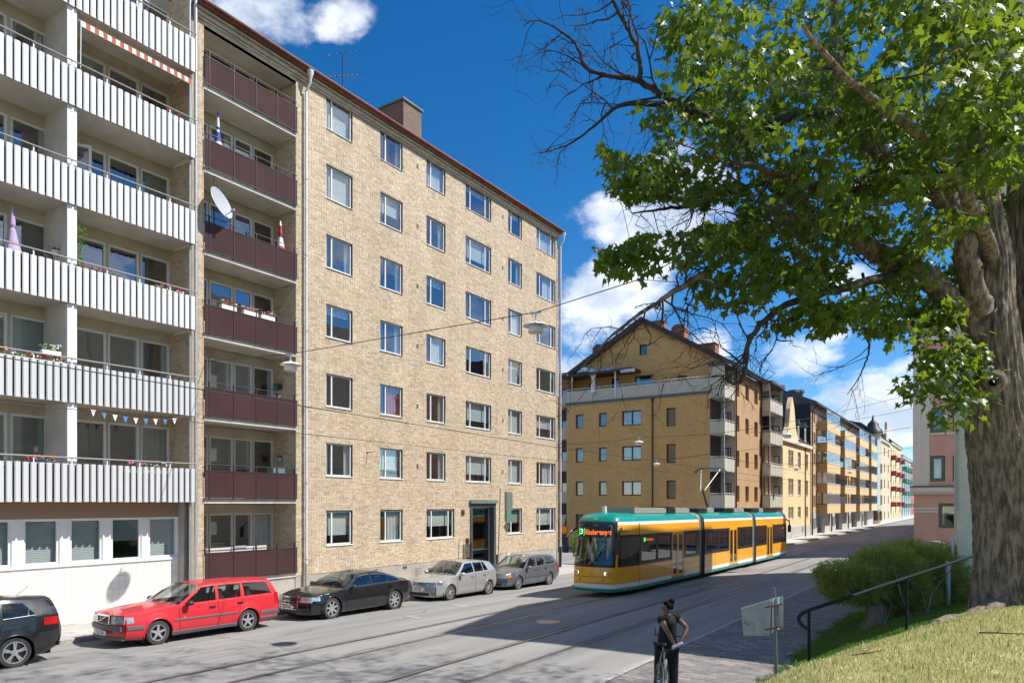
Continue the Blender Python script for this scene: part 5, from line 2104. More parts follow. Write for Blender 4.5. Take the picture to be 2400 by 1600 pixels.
Y0, Y1 = sy(1900.5), sy(2046)
ez = sz(1901, 946)
oh = street_house('ochre_balcony_house', Y0, Y1, ez, '', 'ochre apartment block with four columns of glazed balconies over a grey ground floor')
zb = float(road_z(-18, 110)) - .3
gz_ = zb + 3.3
fl4 = (ez - gz_ - .3) / 5
bays = [(1914, 1946.5), (1958, 1985.5), (1995, 2017.5), (2024, 2038)]
holes, nar, gar = [], [], []
for (p0, p1) in ((1903.5, 1911), (1949.5, 1955.5), (1987.5, 1993), (2019, 2022.5)):
 y0, y1 = sy(p0), sy(p1)
 for k in range(5):
  z = gz_ + k * fl4 + .75
  nar.append((y0 + .15, y0 + (y1 - y0) * .42, z, z + 1.5))
  nar.append((y0 + (y1 - y0) * .58, y1 - .15, z, z + 1.5))
 nar.append((y0 + .15, y0 + (y1 - y0) * .42, zb + 1.2, zb + 2.6))
 nar.append((y0 + (y1 - y0) * .58, y1 - .15, zb + 1.2, zb + 2.6))
for (p0, p1) in bays:
 y0, y1 = sy(p0), sy(p1)
 gar.append((y0 + .1, y0 + (y1 - y0) * .55, zb + .02, zb + 2.9))
 for k in range(5):
  holes.append((y0 + (y1 - y0) * .62, y1 - .3, gz_ + k * fl4 + .75, gz_ + k * fl4 + 2.1))
lowh = [h for h in nar if h[2] < gz_] + gar
front(oh, SX, Y0, Y1, gz_, ez, 'ochre_wall', [h for h in nar if h[2] > gz_])
b = MB()
wall_holes(b, FX(SX + .03), Y0, Y1, zb, gz_, lowh, 0, .5)
for (y0, y1, z0, z1) in gar:
 b.fquad(FX(SX - .9), y0 - .5, y1 + .5, z0, z1, 0)
b.build('ground_floor', 'base_grey', oh)
for (y0, y1, z0, z1) in nar:
 window_unit(oh, FX(SX), y0, y1, z0, z1, .15, (), .12, 'frame_brown' if z0 > gz_ else 'frame_dark', 'pane_dark')
for bi, (p0, p1) in enumerate(bays):
 y0, y1 = sy(p0), sy(p1)
 for k in range(5):
  z = gz_ + k * fl4
  out = 1.25
  ya, yb = y0, y1 - (.0 if k else .0)
  b = MB()
  b.box(SX + .01, SX + out, ya, yb, z, z + .15)
  bal = b.build('balcony', 'slab_white', oh)
  b = MB()
  b.poly([(SX + .01, ya - .02, z - .1), (SX + out, ya - .02, z - .1), (SX + out, ya - .02, z + 1.05), (SX + .01, ya - .02, z + 1.05)])
  b.build('balcony_side', 'ochre_panel_dark', bal)
  b = MB()
  b.box(SX + out, SX + out + .05, ya, yb, z - .1, z + 1.05)
  b.build('balcony_front', 'ochre_panel', bal)
  b = MB()
  b.box(SX + out - .02, SX + out + .09, ya, yb, z + 1.06, z + 1.16)
  b.build('rail', 'white_paint', bal)
  glz = (bi + k) % 3 != 2 or k == 3
  w1 = ya + (yb - ya) * (.62 if (bi + k) % 2 else 1.0)
  if k and glz or bi == 0:
   g = MB()
   zt_ = z + fl4 - .15
   n = max(2, int((w1 - ya) / .8))
   for j in range(n + 1):
    yj = ya + (w1 - ya) * j / n
    g.box(SX + out - .03, SX + out + .02, max(ya, yj - .03), min(w1, yj + .03), z + 1.16, zt_)
   g.box(SX + out - .03, SX + out + .02, ya, w1, zt_ - .08, zt_)
   g.box(SX + .05, SX + .12, ya - .02, ya + .03, z + 1.16, zt_)
   g.build('glazing_frame', 'frame_white', bal)
   g = MB()
   g.poly([(SX + out, ya, z + 1.16), (SX + out, w1, z + 1.16), (SX + out, w1, zt_), (SX + out, ya, zt_)])
   g.poly([(SX + .05, ya, z + 1.16), (SX + out, ya, z + 1.16), (SX + out, ya, zt_), (SX + .05, ya, zt_)])
   g.build('pane', 'pane', bal)
  b = MB()
  b.fquad(FX(SX + .012), ya + .2, yb - .2, z + .2, z + 2.2, 0)
  b.build('balcony_door', 'pane_dark' if (bi + k) % 2 else 'frame_dark', bal)
b = MB()
b.prism([(SX + .75, Y0 - .1, ez), (SX + .75, Y0 - .1, ez + .25), (SX - 6, Y0 - .1, ez + 3.2), (SX - 12, Y0 - .1, ez)][::-1], (0, Y1 - Y0 + .3, 0))
b.build('roof', 'roof_grey', oh)
b = MB()
b.poly([(SX - .02, Y0 - .03, zb), (SX - .02, Y0 - .03, ez + .1), (SX - 6, Y0 - .03, ez + 3.1), (SX - 12, Y0 - .03, ez), (SX - 12, Y0 - .03, zb)])
b.build('fire_wall', 'roof_black', oh)
b = MB()
b.box(SX + .02, SX + 1.3, sy(2038.5), sy(2046), gz_, ez - .5)
b.build('stair_tower', 'pale_blue', oh)
for px in (1902, 1947.5, 1986.5, 2018.5):
 b = MB()
 y = sy(px)
 b.tube([(SX + .12, y, zb), (SX + .12, y, ez - .8), (SX + .75, y + .2, ez)], .08, 6)
 b.build('downpipe', 'frame_brown', oh)
for px in (1826, 1860, 1873):
 t_ = thing('roof_cowl', (SX - 4.5, sy(px), ez + 2.2), {1826: 'nearest of three round roof vents on the black roof ridge', 1860: 'middle of three round roof vents on the black roof ridge', 1873: 'farthest of three round roof vents on the black roof ridge'}[px], 'roof vent', 'vents on the far roofs')
 b = MB()
 zc = PX(px, 915 if px < 1850 else 925, SX - 4.5).z
 b.lathe([(0, .7), (.75, .65), (.8, .3), (.55, .25), (.5, -3)], 12, (SX - 4.5, PX(px, 915, SX - 4.5).y, zc))
 b.build('cowl', 'roof_grey', t_, smooth=True)

def far_house(name, pa, pb, pyt, wmat, label, rows, ncol, bal=None, base='base_grey', X=SX, roof='roof_black', rh=2.5, turret=False):
 Y0, Y1 = PX(pa, 1178, X).y + .05, PX(pb, 1178, X).y
 zt = PX(pa, pyt, X).z
 t = street_house(name, Y0, Y1, zt, wmat, label, X)
 zb = float(road_z(-18, Y0)) - .3
 hh = (zt - zb - .6) / rows
 holes = []
 for r_i in range(rows):
  for c_i in range(ncol):
   yc_ = Y0 + (c_i + .5) * (Y1 - Y0) / ncol
   w = min(.75, (Y1 - Y0) / ncol * .26)
   holes.append((yc_ - w, yc_ + w, zb + hh * r_i + .9, zb + hh * r_i + .9 + hh * .52))
 front(t, X, Y0, Y1, zb, zt, wmat, holes)
 for (y0, y1, z0, z1) in holes:
  window_unit(t, FX(X), y0, y1, z0, z1, .15, (.5,), .12, 'frame_white' if wmat != 'cream_wall' else 'frame_brown', 'pane_dark')
 if bal:
  for r_i in range(1, rows):
   for c_i in bal[1]:
    yc_ = Y0 + (c_i + .5) * (Y1 - Y0) / ncol
    b = MB()
    b.box(X + .02, X + 1.1, yc_ - 1.3, yc_ + 1.3, zb + hh * r_i + .1, zb + hh * r_i + 1.2)
    b.build('balcony', bal[0], t)
 b = MB()
 b.prism([(X + .4, Y0, zt), (X + .3, Y0, zt + .3), (X - 2.2, Y0, zt + rh), (X - 6, Y0, zt + rh + 1), (X - 12, Y0, zt)][::-1], (0, Y1 - Y0, 0))
 b.build('roof', roof, t)
 b = MB()
 b.box(X + .02, X + .35, Y0, Y1, zt - .35, zt)
 b.build('cornice', 'cream_trim', t)
 b = MB()
 b.box(X + .005, X + .08, Y0, Y1, zb, zb + 1.1)
 b.build('base', base, t)
 return t, Y0, Y1, zt, zb

t, Y0, Y1, zt, zb = far_house('cream_corner_house', 2048, 2086, 1018, 'cream_wall', 'cream corner house with a dark mansard and a round turret down the street', 5, 4)
b = MB()
fgb = FY(Y0)
hol = [(SX - 5.6 + 2.4 * c, SX - 4.6 + 2.4 * c, zb + 3.2 * r + .9, zb + 3.2 * r + 2.6) for c in range(2) for r in range(4)]
b.lathe([(1.5, zb), (1.5, zt), (1.9, zt + .1), (1.7, zt + .9), (1.1, zt + 1.5), (1.0, zt + 2.2), (.3, zt + 2.9), (.05, zt + 4.0)], 14, (SX - .2, Y0 + .4, 0), mf=[0, 0, 1, 1, 1, 1, 1])
b.build('turret', ['cream_wall', 'roof_black'], t, smooth=True)
for r_i in range(4):
 for a_ in (-1.2, -.3):
  d = Vector((math.cos(a_), math.sin(a_), 0))
  fr_ = Fr(Vector((SX - .2, Y0 + .4, 0)) + d * 1.5, Vector((-d.y, d.x, 0)))
  window_unit(t, fr_, -.45, .45, zb + 3.1 * r_i + 1.2, zb + 3.1 * r_i + 3.0, -.06, (.5,), .12, 'frame_brown', 'pane_dark')
b = MB()
gc = Y1 - 6
b.prism([(SX + .1, gc - 2.5, zt), (SX + .1, gc + 2.5, zt), (SX + .1, gc + 2.2, zt + 2), (SX + .1, gc + 1, zt + 3), (SX + .1, gc + .8, zt + 4.6), (SX + .1, gc - .8, zt + 4.6), (SX + .1, gc - 1, zt + 3), (SX + .1, gc - 2.2, zt + 2)], (-.5, 0, 0))
b.build('shaped_gable', 'cream_wall', t)
far_house('wine_balcony_house', 2086, 2112, 1035, 'yellow_wall', 'pale yellow house with wine red balconies far down the street', 5, 5, ('wine_panel', (0, 2, 4)))
far_house('green_balcony_house', 2113, 2135, 1068, 'pale_blue', 'pale house with green balconies near the end of the street', 5, 5, ('green_panel', (0, 1, 2, 3, 4)), roof='roof_grey', rh=.8)
far_house('red_house', 2135.5, 2152, 1085, 'red_wall', 'red house closing the left side of the street', 5, 4)
b = MB()
b.prism([(-40, 330, -2), (30, 330, -2), (30, 330, 14), (20, 330, 19), (-5, 330, 19), (-40, 330, 12)], (0, 14, 0))
tag(b.build('end_house', 'cream_wall'), 'pale house that closes the far end of the street', 'apartment building')

# --- right side: blank beige house, then the pink house
bz0 = HC + 13.7
t = thing('beige_house', (5, 30, 0), 'blank beige rendered house wall behind the big tree', 'apartment building')
b = MB()
b.poly([(-.6, 22.3, -.5), (14, 22.3, -.5), (14, 22.3, bz0), (-.6, 22.3, bz0)])
tops = [(-.6, 22.3, bz0), (-.9, 29.5, bz0 + 1.8), (-1.0, 33, bz0 + 1.2), (-1.0, 37, bz0 + .8), (-1.0, 43.2, bz0 + .8)]
for q0_, q1_ in zip(tops, tops[1:]):
 b.poly([(q0_[0], q0_[1], -.5), q0_, q1_, (q1_[0], q1_[1], -.5)])
 b.poly([q0_, (14, q0_[1], q0_[2]), (14, q1_[1], q1_[2]), q1_])
b.poly([(-1.0, 43.2, -.5), tops[-1], (14, 43.2, bz0 + .8), (14, 43.2, -.5)])
b.build('wall', 'beige_wall', t, fix=True)
b = MB()
b.fbox(FY(22.3), -.62, 14, -.5, HC - 2.2, 0, .03)
b.build('plinth', 'render_grey', t)
b = MB()
b.tube([(-.72, 22.2, HC - 2.8), (-.72, 22.2, HC - .9)], .045, 8)
b.build('wall_post', 'galv', t)
b = MB()
b.box(-.66, -.6, 22.24, 22.3, HC - .2, bz0)
b.build('corner_bead', 'render_grey', t)

PYY = 59.0
pk = thing('pink_house', (0, 66, -.3), 'pink rendered house with cream corner, cornice and green window frames', 'apartment building')
fp_ = FY(PYY)

def kx(px):
 return PY(px, 1178, PYY).x

def kz(px, py):
 return PY(px, py, PYY).z

def z2(x, y):
 return 2120 + x / 4.125, 880 + y / 4.125

x0 = kx(2142)
pw_ = []
for (a, c, ya, yb) in ((248, 392, 308, 552), (248, 392, 775, 1022), (465, 609, 308, 552), (465, 609, 770, 1020), (330, 530, 1232, 1470)):
 p0, q0 = z2(a, ya)
 p1, q1 = z2(c, yb)
 pw_.append((kx(p0), kx(p1), kz(p0, q1), kz(p0, q0)))
p0, q0 = 2186, 835
pw_.append((kx(2186), kx(2246), kz(2186, 886), kz(2186, 832)))
zc = kz(2142, 1154)
ze = kz(2142, 812)
b = MB()
wall_holes(b, fp_, x0, 10, -1.2, ze + .2, pw_, 0, .12)
b.poly([(x0, PYY, -1.2), (x0, PYY, ze + .2), (x0, 150, ze + .2), (x0, 150, -1.2)])  # street side lengthened out of view to cast shadows on the road
b.build('wall', 'pink_wall', pk)
for i, (a, c, z0, z1) in enumerate(pw_):
 window_unit(pk, fp_, a, c, z0, z1, .05, (.36, .78) if i == 5 else (), .2, 'frame_green', 'pane', ('sides' if i == 4 else 'full', 'curtain_warm') if i in (1, 4) else None, None, 'frame_dark')
b = MB()
b.fquad(FY(PYY + 1.4), x0 + .1, 10, -1, ze, 0)
b.build('interior', 'room', pk)
b = MB()
b.fbox(fp_, x0 - .06, kx(2160), zc, ze + .2, -.3, .12)
b.fbox(fp_, kx(2160), kx(2178.5), zc, kz(2160, 970), -.1, .07)
b.build('corner_pilaster', 'cream_trim', pk)
b = MB()
b.prism([fp_.t(kx(2160), kz(2160, 970), .1), fp_.t(kx(2178), kz(2160, 970), .1), fp_.t(kx(2187), kz(2160, 953), .1), fp_.t(kx(2187), kz(2160, 928), .1), fp_.t(kx(2146), kz(2160, 928), .1)], (0, .2, 0))
b.build('capital', 'cream_trim', pk)
b = MB()
b.fbox(fp_, x0 - .2, 10, kz(2142, 1153), kz(2142, 1142), -.1, .34)
b.fbox(fp_, x0 - .12, 10, kz(2142, 1158), kz(2142, 1153), -.1, .2)
b.build('cornice', 'cream_trim', pk)
b = MB()
b.fbox(fp_, x0 - .24, 10, kz(2142, 1142), kz(2142, 1138), -.1, .38)
b.build('cornice_flashing', 'frame_green', pk)
for (ya, yb) in ((1275, 1292), (1302, 1320)):
 for (a, c) in ((x0 - .03, kx(2198)), (kx(2250), 10)):
  b = MB()
  b.fbox(fp_, a, c, kz(2150, 880 + yb / 4.125), kz(2150, 880 + ya / 4.125), -.02, .05)
  b.build('band', 'cream_trim', pk)
b = MB()
b.fbox(fp_, kx(2180), 10, kz(2180, 1019.5), kz(2180, 1014.5), -.02, .1)
b.build('sill_band', 'cream_trim', pk)
b = MB()
b.prism([fp_.t(kx(2146), kz(2150, 926), .3), fp_.t(kx(2146) + .9, kz(2150, 926) + .4, .3), fp_.t(kx(2146) + 1.9, kz(2150, 926) + 1.6, .3), fp_.t(kx(2146) + 4.6, kz(2150, 926) + 1.6, .3), fp_.t(kx(2146) + 5.5, kz(2150, 926) + .4, .3), fp_.t(kx(2146) + 6.2, kz(2150, 926), .3)][::-1], (0, .45, 0))
b.build('oriel_roof', 'copper_green', pk)
b = MB()
b.fbox(fp_, x0 - .3, 10, ze + .2, ze + .55, -.2, .35)
b.build('eaves', 'cream_trim', pk)
b = MB()
b.prism([(x0 - .2, PYY + .2, ze + .5), (x0 + 2.5, PYY + .2, ze + 3.4), (6, PYY + .2, ze + 4), (10, PYY + .2, ze + .5)], (0, 90, 0))
b.build('roof', 'roof_black', pk)
for k in range(7):  # unseen gables, added for the shadows they cast along the far road
 y = PYY + 8 + k * 12.5
 b = MB()
 b.prism([(x0 - .1, y - 3, ze + .3), (x0 - .1, y - 3 + .01, ze + 2.0), (x0 - .1, y, ze + 4.5), (x0 - .1, y + 3, ze + 2.0), (x0 - .1, y + 3, ze + .3)], (5, 0, 0))
 b.build('shadow_gable', 'cream_wall', pk)
b = MB()
b.poly([(10, PYY, -1.2), (10, 150, -1.2), (10, 150, ze), (10, PYY, ze)])
b.build('back_wall', 'cream_wall', pk)
for (pa, pb, ya, yb, Y, mm, lab) in ((2178, 2200, 1267, 1300, 50.0, 'cabinet', 'dark green electrical cabinet behind the juniper bush'), (2200, 2212, 1270, 1300, 50.4, 'stone', 'pale speckled box beside the dark green cabinet')):
 a, c = PY(pa, 1178, Y).x, PY(pb, 1178, Y).x
 z1 = PY(pa, ya, Y).z
 z0 = -.1
 t = thing('street_cabinet', ((a + c) / 2, Y, z0), lab, 'cabinet')
 b = MB()
 b.box(a, c, Y, Y + .5, z0, z1 - .06)
 b.build('body', mm, t)
 b = MB()
 b.box(a - .05, c + .05, Y - .05, Y + .55, z1 - .06, z1)
 b.build('lid', 'galv', t)
# --- cars
def text_mesh(s, size, mat_, parent, origin, u, v, name='lettering', off=.002, align='CENTER', sx=1.0, bold=0.0):
 """flat lettering laid on a surface: u along the line, v up"""
 cu = bpy.data.curves.new(name, 'FONT')
 cu.body = s
 cu.size = size
 cu.align_x = align
 cu.align_y = 'CENTER'
 cu.offset = bold
 ob = bpy.data.objects.new(name, cu)
 COL.objects.link(ob)
 bpy.context.view_layer.update()
 me = bpy.data.meshes.new_from_object(ob.evaluated_get(bpy.context.evaluated_depsgraph_get()))
 bpy.data.objects.remove(ob)
 u, v = Vector(u).normalized(), Vector(v).normalized()
 n = u.cross(v)
 o = Vector(origin) + n * off
 for vt in me.vertices:
  c = vt.co
  vt.co = o + u * (c.x * sx) + v * c.y
 me.materials.clear()
 me.materials.append(MT(mat_))
 ob = bpy.data.objects.new(name, me)
 COL.objects.link(ob)
 if parent is not None:
  ob.parent = parent
 return ob

def interp(pts, x):
 return float(np.interp(x, [p[0] for p in pts], [p[1] for p in pts]))

def make_wheel(parent, x, y, r, w, side, rim_r, spokes, rim_mat='alloy', hub_dark='alloy_dark', twin=False, sw=.05):
 """side = -1 or +1: which way the face looks"""
 o = (x, y, r)
 ax = (0, side, 0)
 b = MB()
 h = w / 2
 prof = [(rim_r - .01, -h), (r * .93, -h), (r * .985, -h * .8), (r, -h * .5), (r, h * .5), (r * .985, h * .8), (r * .94, h), (rim_r + .015, h), (rim_r, h * .85), (rim_r, 0)]
 b.lathe(prof, 32, o, ax)
 wh = b.build('wheel', 'rubber', parent, smooth=True, local=True)
 b = MB()
 b.lathe([(rim_r + .004, h * .92), (rim_r - .012, h * .95), (rim_r - .022, h * .7), (rim_r - .03, h * .2), (.02, h * .15)], 32, o, ax, mf=[0, 0, 1, 1])
 b.lathe([(.075, h * .55), (.07, h * .8), (.03, h * .84), (0, h * .84)], 14, o, ax)
 e1 = Vector((1, 0, 0))
 e2 = Vector((0, 0, 1))
 axv = Vector(ax)
 c = Vector(o)
 for k in range(spokes):
  for dd in ((-.11, .11) if twin else (0,)):
   a = 2 * math.pi * k / spokes + .3 + dd
   d = e1 * math.cos(a) + e2 * math.sin(a)
   t = d.cross(axv)
   w0, w1 = (sw * (.42 if twin else .75), sw * (.36 if twin else .5))
   f_ = h * .83
   pts = [c + d * .05 - t * w0 + axv * f_, c + d * (rim_r - .015) - t * w1 + axv * (h * .9), c + d * (rim_r - .015) + t * w1 + axv * (h * .9), c + d * .05 + t * w0 + axv * f_]
   if (pts[1] - pts[0]).cross(pts[2] - pts[0]).dot(axv) < 0:
    pts = pts[::-1]
   b.prism(pts, -axv * .04)
 b.build('rim', [rim_mat, hub_dark], wh, smooth=True, local=True)
 return wh

def make_car(sp):
 root = thing(sp['name'], (0, 0, 0), sp['label'], 'car', 'cars parked along the kerb')
 L, hw = sp['L'], sp['hw']
 xf, xr, r, ra = sp['xf'], sp['xr'], sp['r'], sp['ra']
 belt, hood, plan = sp['belt'], sp['hood'], sp['plan']
 sill = sp['sill']
 bow_f, bow_r = sp.get('bow', (.18, .1))
 paint = sp['paint']

 def half(x):
  return hw * interp(plan, x / L)

 def zlow(x):
  z = interp(sill, x)
  for xc in (xf, xr):
   d = abs(x - xc)
   if d < ra:
    z = max(z, r + math.sqrt(ra * ra - d * d) * 1.0)
  return z

 def zsh(x):                        # shoulder height: hood edge in front, belt along the doors
  return interp(belt, x)

 def warp(x, y):
  q = (abs(y) / hw) ** 2
  if x < .9:
   return x + bow_f * q * (1 - x / .9) ** 1.5
  if x > L - .7:
   return x - bow_r * q * (1 - (L - x) / .7) ** 1.5
  return x

 def ypos(x, z):
  """half width of the side skin at height z"""
  z0, z1 = interp(sill, x), zsh(x)
  t = min(max((z - z0) / (z1 - z0), 0), 1.05)
  k = .93 + .07 * math.sin(math.pi * min(t / 1.05, 1) ** .8) if t < .85 else .93 + .07 * math.sin(math.pi * (min(t, 1.0) / 1.05) ** .8)
  flare = 0
  for xc in (xf, xr):
   d = math.hypot(x - xc, z - r)
   if d < ra + .14:
    flare = max(flare, .018 * (1 - abs(d - ra - .02) / .14)) if d > ra - .12 else flare
  return half(x) * k + flare

 xs = sorted(set([round(q, 4) for q in list(np.linspace(0, L, int(L / .06))) + [xf - ra, xf + ra, xr - ra, xr + ra] +
      list(xf + ra * np.cos(np.linspace(0, math.pi, 21))) + list(xr + ra * np.cos(np.linspace(0, math.pi, 21)))]))
 b = MB()
 NZ = 10
 for sgn in (-1, 1):
  rows = []
  for x in xs:
   z0, z1 = zlow(x), zsh(x)
   row = []
   for j in range(NZ + 1):
    t = j / NZ
    z = z0 + (z1 - z0) * t
    y = ypos(x, z) * sgn
    row.append((warp(x, y), y, z))
   yb = ypos(x, z0) - .05
   row = [(warp(x, yb * sgn), yb * sgn, z0 - .03)] + row
   yt = ypos(x, z1) - .035
   row.append((warp(x, yt * sgn), yt * sgn, z1 + .022))
   rows.append(row)
  b.loft(rows, 0, flip=(sgn < 0))
 xc = sp['cowl']
 hxs = [q for q in xs if q <= xc + .02]

 def deck(xlist, ztop):
  rows = []
  for x in xlist:
   z1 = zsh(x) + .022
   ye = ypos(x, zsh(x)) - .035
   row = []
   for j in range(13):
    y = -ye + 2 * ye * j / 12
    q = 1 - abs(y / ye) ** 2.4
    row.append((warp(x, y), y, z1 + (ztop(x) - z1) * q))
   rows.append(row)
  b.loft(rows, 0, flip=False)
  return rows

 dk = deck(hxs, lambda x: interp(hood, x))
 if sp.get('boot'):
  deck([q for q in xs if q >= sp['tail_x'] - .02], lambda x: interp(sp['boot'], x))
 for xe, fl in ((xs[0], True), (xs[-1], False)):
  rows = []
  z0, z1 = zlow(xe) - .03, zsh(xe) + .022
  zc = interp(hood, xe) if xe == xs[0] else (interp(sp['boot'], xe) if sp.get('boot') else z1)
  for j in range(9):
   t = j / 8
   row = []
   for i in range(13):
    z = z0 + (z1 - z0) * t
    ye = ypos(xe, min(max(z, zlow(xe)), zsh(xe))) - (.05 if j == 0 else (.035 if j == 8 else 0))
    y = -ye + 2 * ye * i / 12
    zz = z + (zc - z1) * t * (1 - abs(y / ye) ** 2.4)
    bul = sp.get('nose', .05) * math.sin(math.pi * min(1, t * 1.1)) * (-1 if xe == xs[0] else 1)
    row.append((warp(xe, y) + bul, y, zz))
   rows.append(row)
  b.loft(rows, 0, flip=not fl)
 # ---- greenhouse
 roof, cuts = sp['roof'], sp['cuts']
 hwr = sp['hwr']

 def gpt(xb, xt, t, sgn, inset=0.0):
  zb_, zt_ = zsh(xb) + .015, interp(roof, xt)
  yb_, yt_ = ypos(xb, zsh(xb)) - .035, hwr * interp(sp['rplan'], xt)
  x = xb + (xt - xb) * t
  bulge = .018 * math.sin(math.pi * t)
  return (x, (yb_ + (yt_ - yb_) * t + bulge + inset) * sgn, zb_ + (zt_ - zb_) * t)

 lines = []
 for (xb, xt, kind) in cuts:
  lines.append((xb, xt, kind))
 wins = []
 for i in range(len(lines) - 1):
  (b0, t0, kind), (b1, t1, _) = lines[i], lines[i + 1]
  n = 5
  for sgn in (-1, 1):
   def strip_(ta, tb, nn=n):
    rows = []
    for t in (ta, (ta + tb) / 2, tb):
     rows.append([gpt(b0 + (b1 - b0) * k / nn, t0 + (t1 - t0) * k / nn, t, sgn) for k in range(nn + 1)])
    return rows
   if kind == 'p':
    b.loft(strip_(0, 1), 0, flip=(sgn > 0))
   else:
    lo_, hi_ = sp.get('wlo', .06), sp.get('whi', .9)
    b.loft(strip_(0, lo_), 0, flip=(sgn > 0))
    b.loft(strip_(hi_, 1), 0, flip=(sgn > 0))
    wins.append((strip_(lo_, hi_), sgn))
 x0, x1 = lines[0][1], lines[-1][1]
 rows = []
 for x in np.linspace(x0, x1, 14):
  ye = hwr * interp(sp['rplan'], x)
  zt_ = interp(roof, x)
  row = []
  for j in range(11):
   y = -ye + 2 * ye * j / 10
   q = 1 - abs(y / ye) ** 2.2
   xx = x - .07 * q * max(0, 1 - (x - x0) / .5) + .05 * q * max(0, 1 - (x1 - x) / .5)
   row.append((xx, y, zt_ + .055 * q ** .8))
  rows.append(row)
 b.loft(rows, 0)
 rfront, rrear = rows[0], rows[-1]
 body = b.build('body', paint, root, smooth=True, local=True, fix=True)
 def screen(bottom_x, rtop, rear):
  xb = bottom_x
  zb_ = zsh(xb) + .015
  ye = ypos(xb, zsh(xb)) - .035
  rows = []
  for t in (0, .25, .5, .75, 1):
   row = []
   for j in range(11):
    y0 = -ye + 2 * ye * j / 10
    q = 1 - abs(y0 / ye) ** 2
    bx = xb + (-1 if not rear else 1) * (.16 if not rear else .06) * q
    bz = zb_ + (interp(hood, xb) - zb_) * (q if not rear else q * .3) * .9
    p0 = Vector((bx, y0, bz))
    p1 = Vector(rtop[j])
    p = p0.lerp(p1, t)
    p += Vector((0, 0, .03 * math.sin(math.pi * t)))
    row.append(tuple(p))
   rows.append(row)
  return rows
 ws = screen(lines[0][0], rfront, False)
 g = MB()
 g.loft(ws, 0, flip=False)
 g.build('windscreen', sp.get('glass_f', 'car_glass'), root, smooth='all', local=True)
 rs = screen(lines[-1][0], rrear, True)
 g = MB()
 g.loft(rs, 0, flip=True)
 g.build('rear_window', sp.get('glass_r', 'car_glass_dark'), root, smooth='all', local=True)
 for rows, sgn in wins:
  g = MB()
  g.loft(rows, 0, flip=(sgn > 0))
  wdw = g.build('window', sp.get('glass', 'car_glass'), root, smooth='all', local=True)
  if sp.get('trim'):
   g = MB()
   e = [Vector(p) for p in rows[0]] + [Vector(p) for p in rows[-1]][::-1]
   g.tube([p + Vector((0, .006 * sgn, 0)) for p in e[:len(rows[0])]], .009, 5)
   g.tube([p + Vector((0, .006 * sgn, 0)) for p in e[len(rows[0]):]], .009, 5)
   g.build('window_trim', sp['trim'], wdw, local=True)
 g = MB()
 xa, xz = lines[0][0] - .1, lines[-1][0] - .1
 g.box(xa, xz, -hw * .8, hw * .8, .3, .36)
 for xq in (xa,):
  g.box(xq - .15, xq + .28, -hw * .82, hw * .82, .36, zsh(xa) - .04)
 g.build('cabin', 'interior', root, local=True)
 for xq in (xa + .95, xa + 1.85):
  for y in (-.38, .38):
   if xq > xz - .4:
    continue
   g = MB()
   g.box(xq, xq + .5, y - .25, y + .25, .4, .58)
   rows = []
   for (zz, dx, w_, th) in ((.55, .45, .25, .1), (.85, .52, .25, .09), (1.05, .6, .2, .07), (1.08, .6, .13, .05), (1.24, .63, .13, .05)):
    rows.append([(xq + dx - th, y - w_, zz), (xq + dx - th, y + w_, zz), (xq + dx + th, y + w_, zz), (xq + dx + th, y - w_, zz)])
   g.loft(rows, 0, close=True)
   g.poly(rows[-1])
   g.build('seat', sp.get('seat', 'interior'), root, smooth=True, local=True)
 g = MB()
 g.box(.25, L - .25, -hw * .80, hw * .80, .2, .34)
 for xc_ in (xf, xr):
  g.lathe([(ra + .02, -.30), (ra + .02, .28)], 24, (xc_, hw - .34, r), (0, 1, 0))
  g.lathe([(ra + .02, -.30), (ra + .02, .28)], 24, (xc_, -hw + .34, r), (0, 1, 0))
  g.box(xc_ - ra, xc_ + ra, -hw + .5, hw - .5, .25, r + ra)
 g.build('underbody', 'under', root, local=True)
 for xc_ in (xf, xr):
  for sgn in (-1, 1):
   make_wheel(root, xc_, (hw - .125) * sgn, r, .21, sgn, sp['rim'], sp['spokes'], twin=sp.get('twin', False), sw=sp.get('sw', .05))
   g = MB()
   pts = []
   for a in np.linspace(R(2), R(178), 22):
    x, z = xc_ + ra * math.cos(a), r + ra * math.sin(a)
    if z < interp(sill, x) + .02:
     continue
    pts.append((warp(x, hw), (ypos(x, z) + .002) * sgn, z))
   g.tube(pts, .013, 5)
   g.build('wheel_arch_trim', sp.get('arch', paint), root, local=True)
 for (xb, xt) in sp['doors']:
  for sgn in (-1, 1):
   g = MB()
   pts = []
   for t in np.linspace(0, 1, 7):
    x = xb + (xt - xb) * t
    z = zlow(x) + .03 + (zsh(x) - zlow(x) - .03) * t
    pts.append((x, (ypos(x, z) + .001) * sgn, z))
   g.tube(pts, .006, 4)
   g.build('door_gap', 'under', root, local=True)
 for (x, z) in sp['handles']:
  for sgn in (-1, 1):
   g = MB()
   y = ypos(x, z)
   g.box(x - .09, x + .09, min(y * sgn, (y + .035) * sgn), max(y * sgn, (y + .035) * sgn), z - .016, z + .016)
   g.build('door_handle', sp.get('handle', 'plastic_black'), root, local=True)
 for sgn in (-1, 1):
  xm, zm_ = sp['mirror']
  y = ypos(xm, zsh(xm))
  g = MB()
  rows = []
  for (dx, sc) in ((-.09, .55), (-.05, .95), (.03, 1.0), (.06, .9)):
   rows.append([(xm + dx, (y + .12 + .1 * sc * math.cos(a)) * sgn, zm_ + .07 * sc * math.sin(a)) for a in np.linspace(0, 2 * math.pi, 13)[:-1]])
  g.loft(rows, 0, close=True)
  g.poly(rows[0]); g.poly(rows[-1])
  g.box(xm - .03, xm + .03, min((y - .04) * sgn, (y + .1) * sgn), max((y - .04) * sgn, (y + .1) * sgn), zm_ - .06, zm_ - .02)
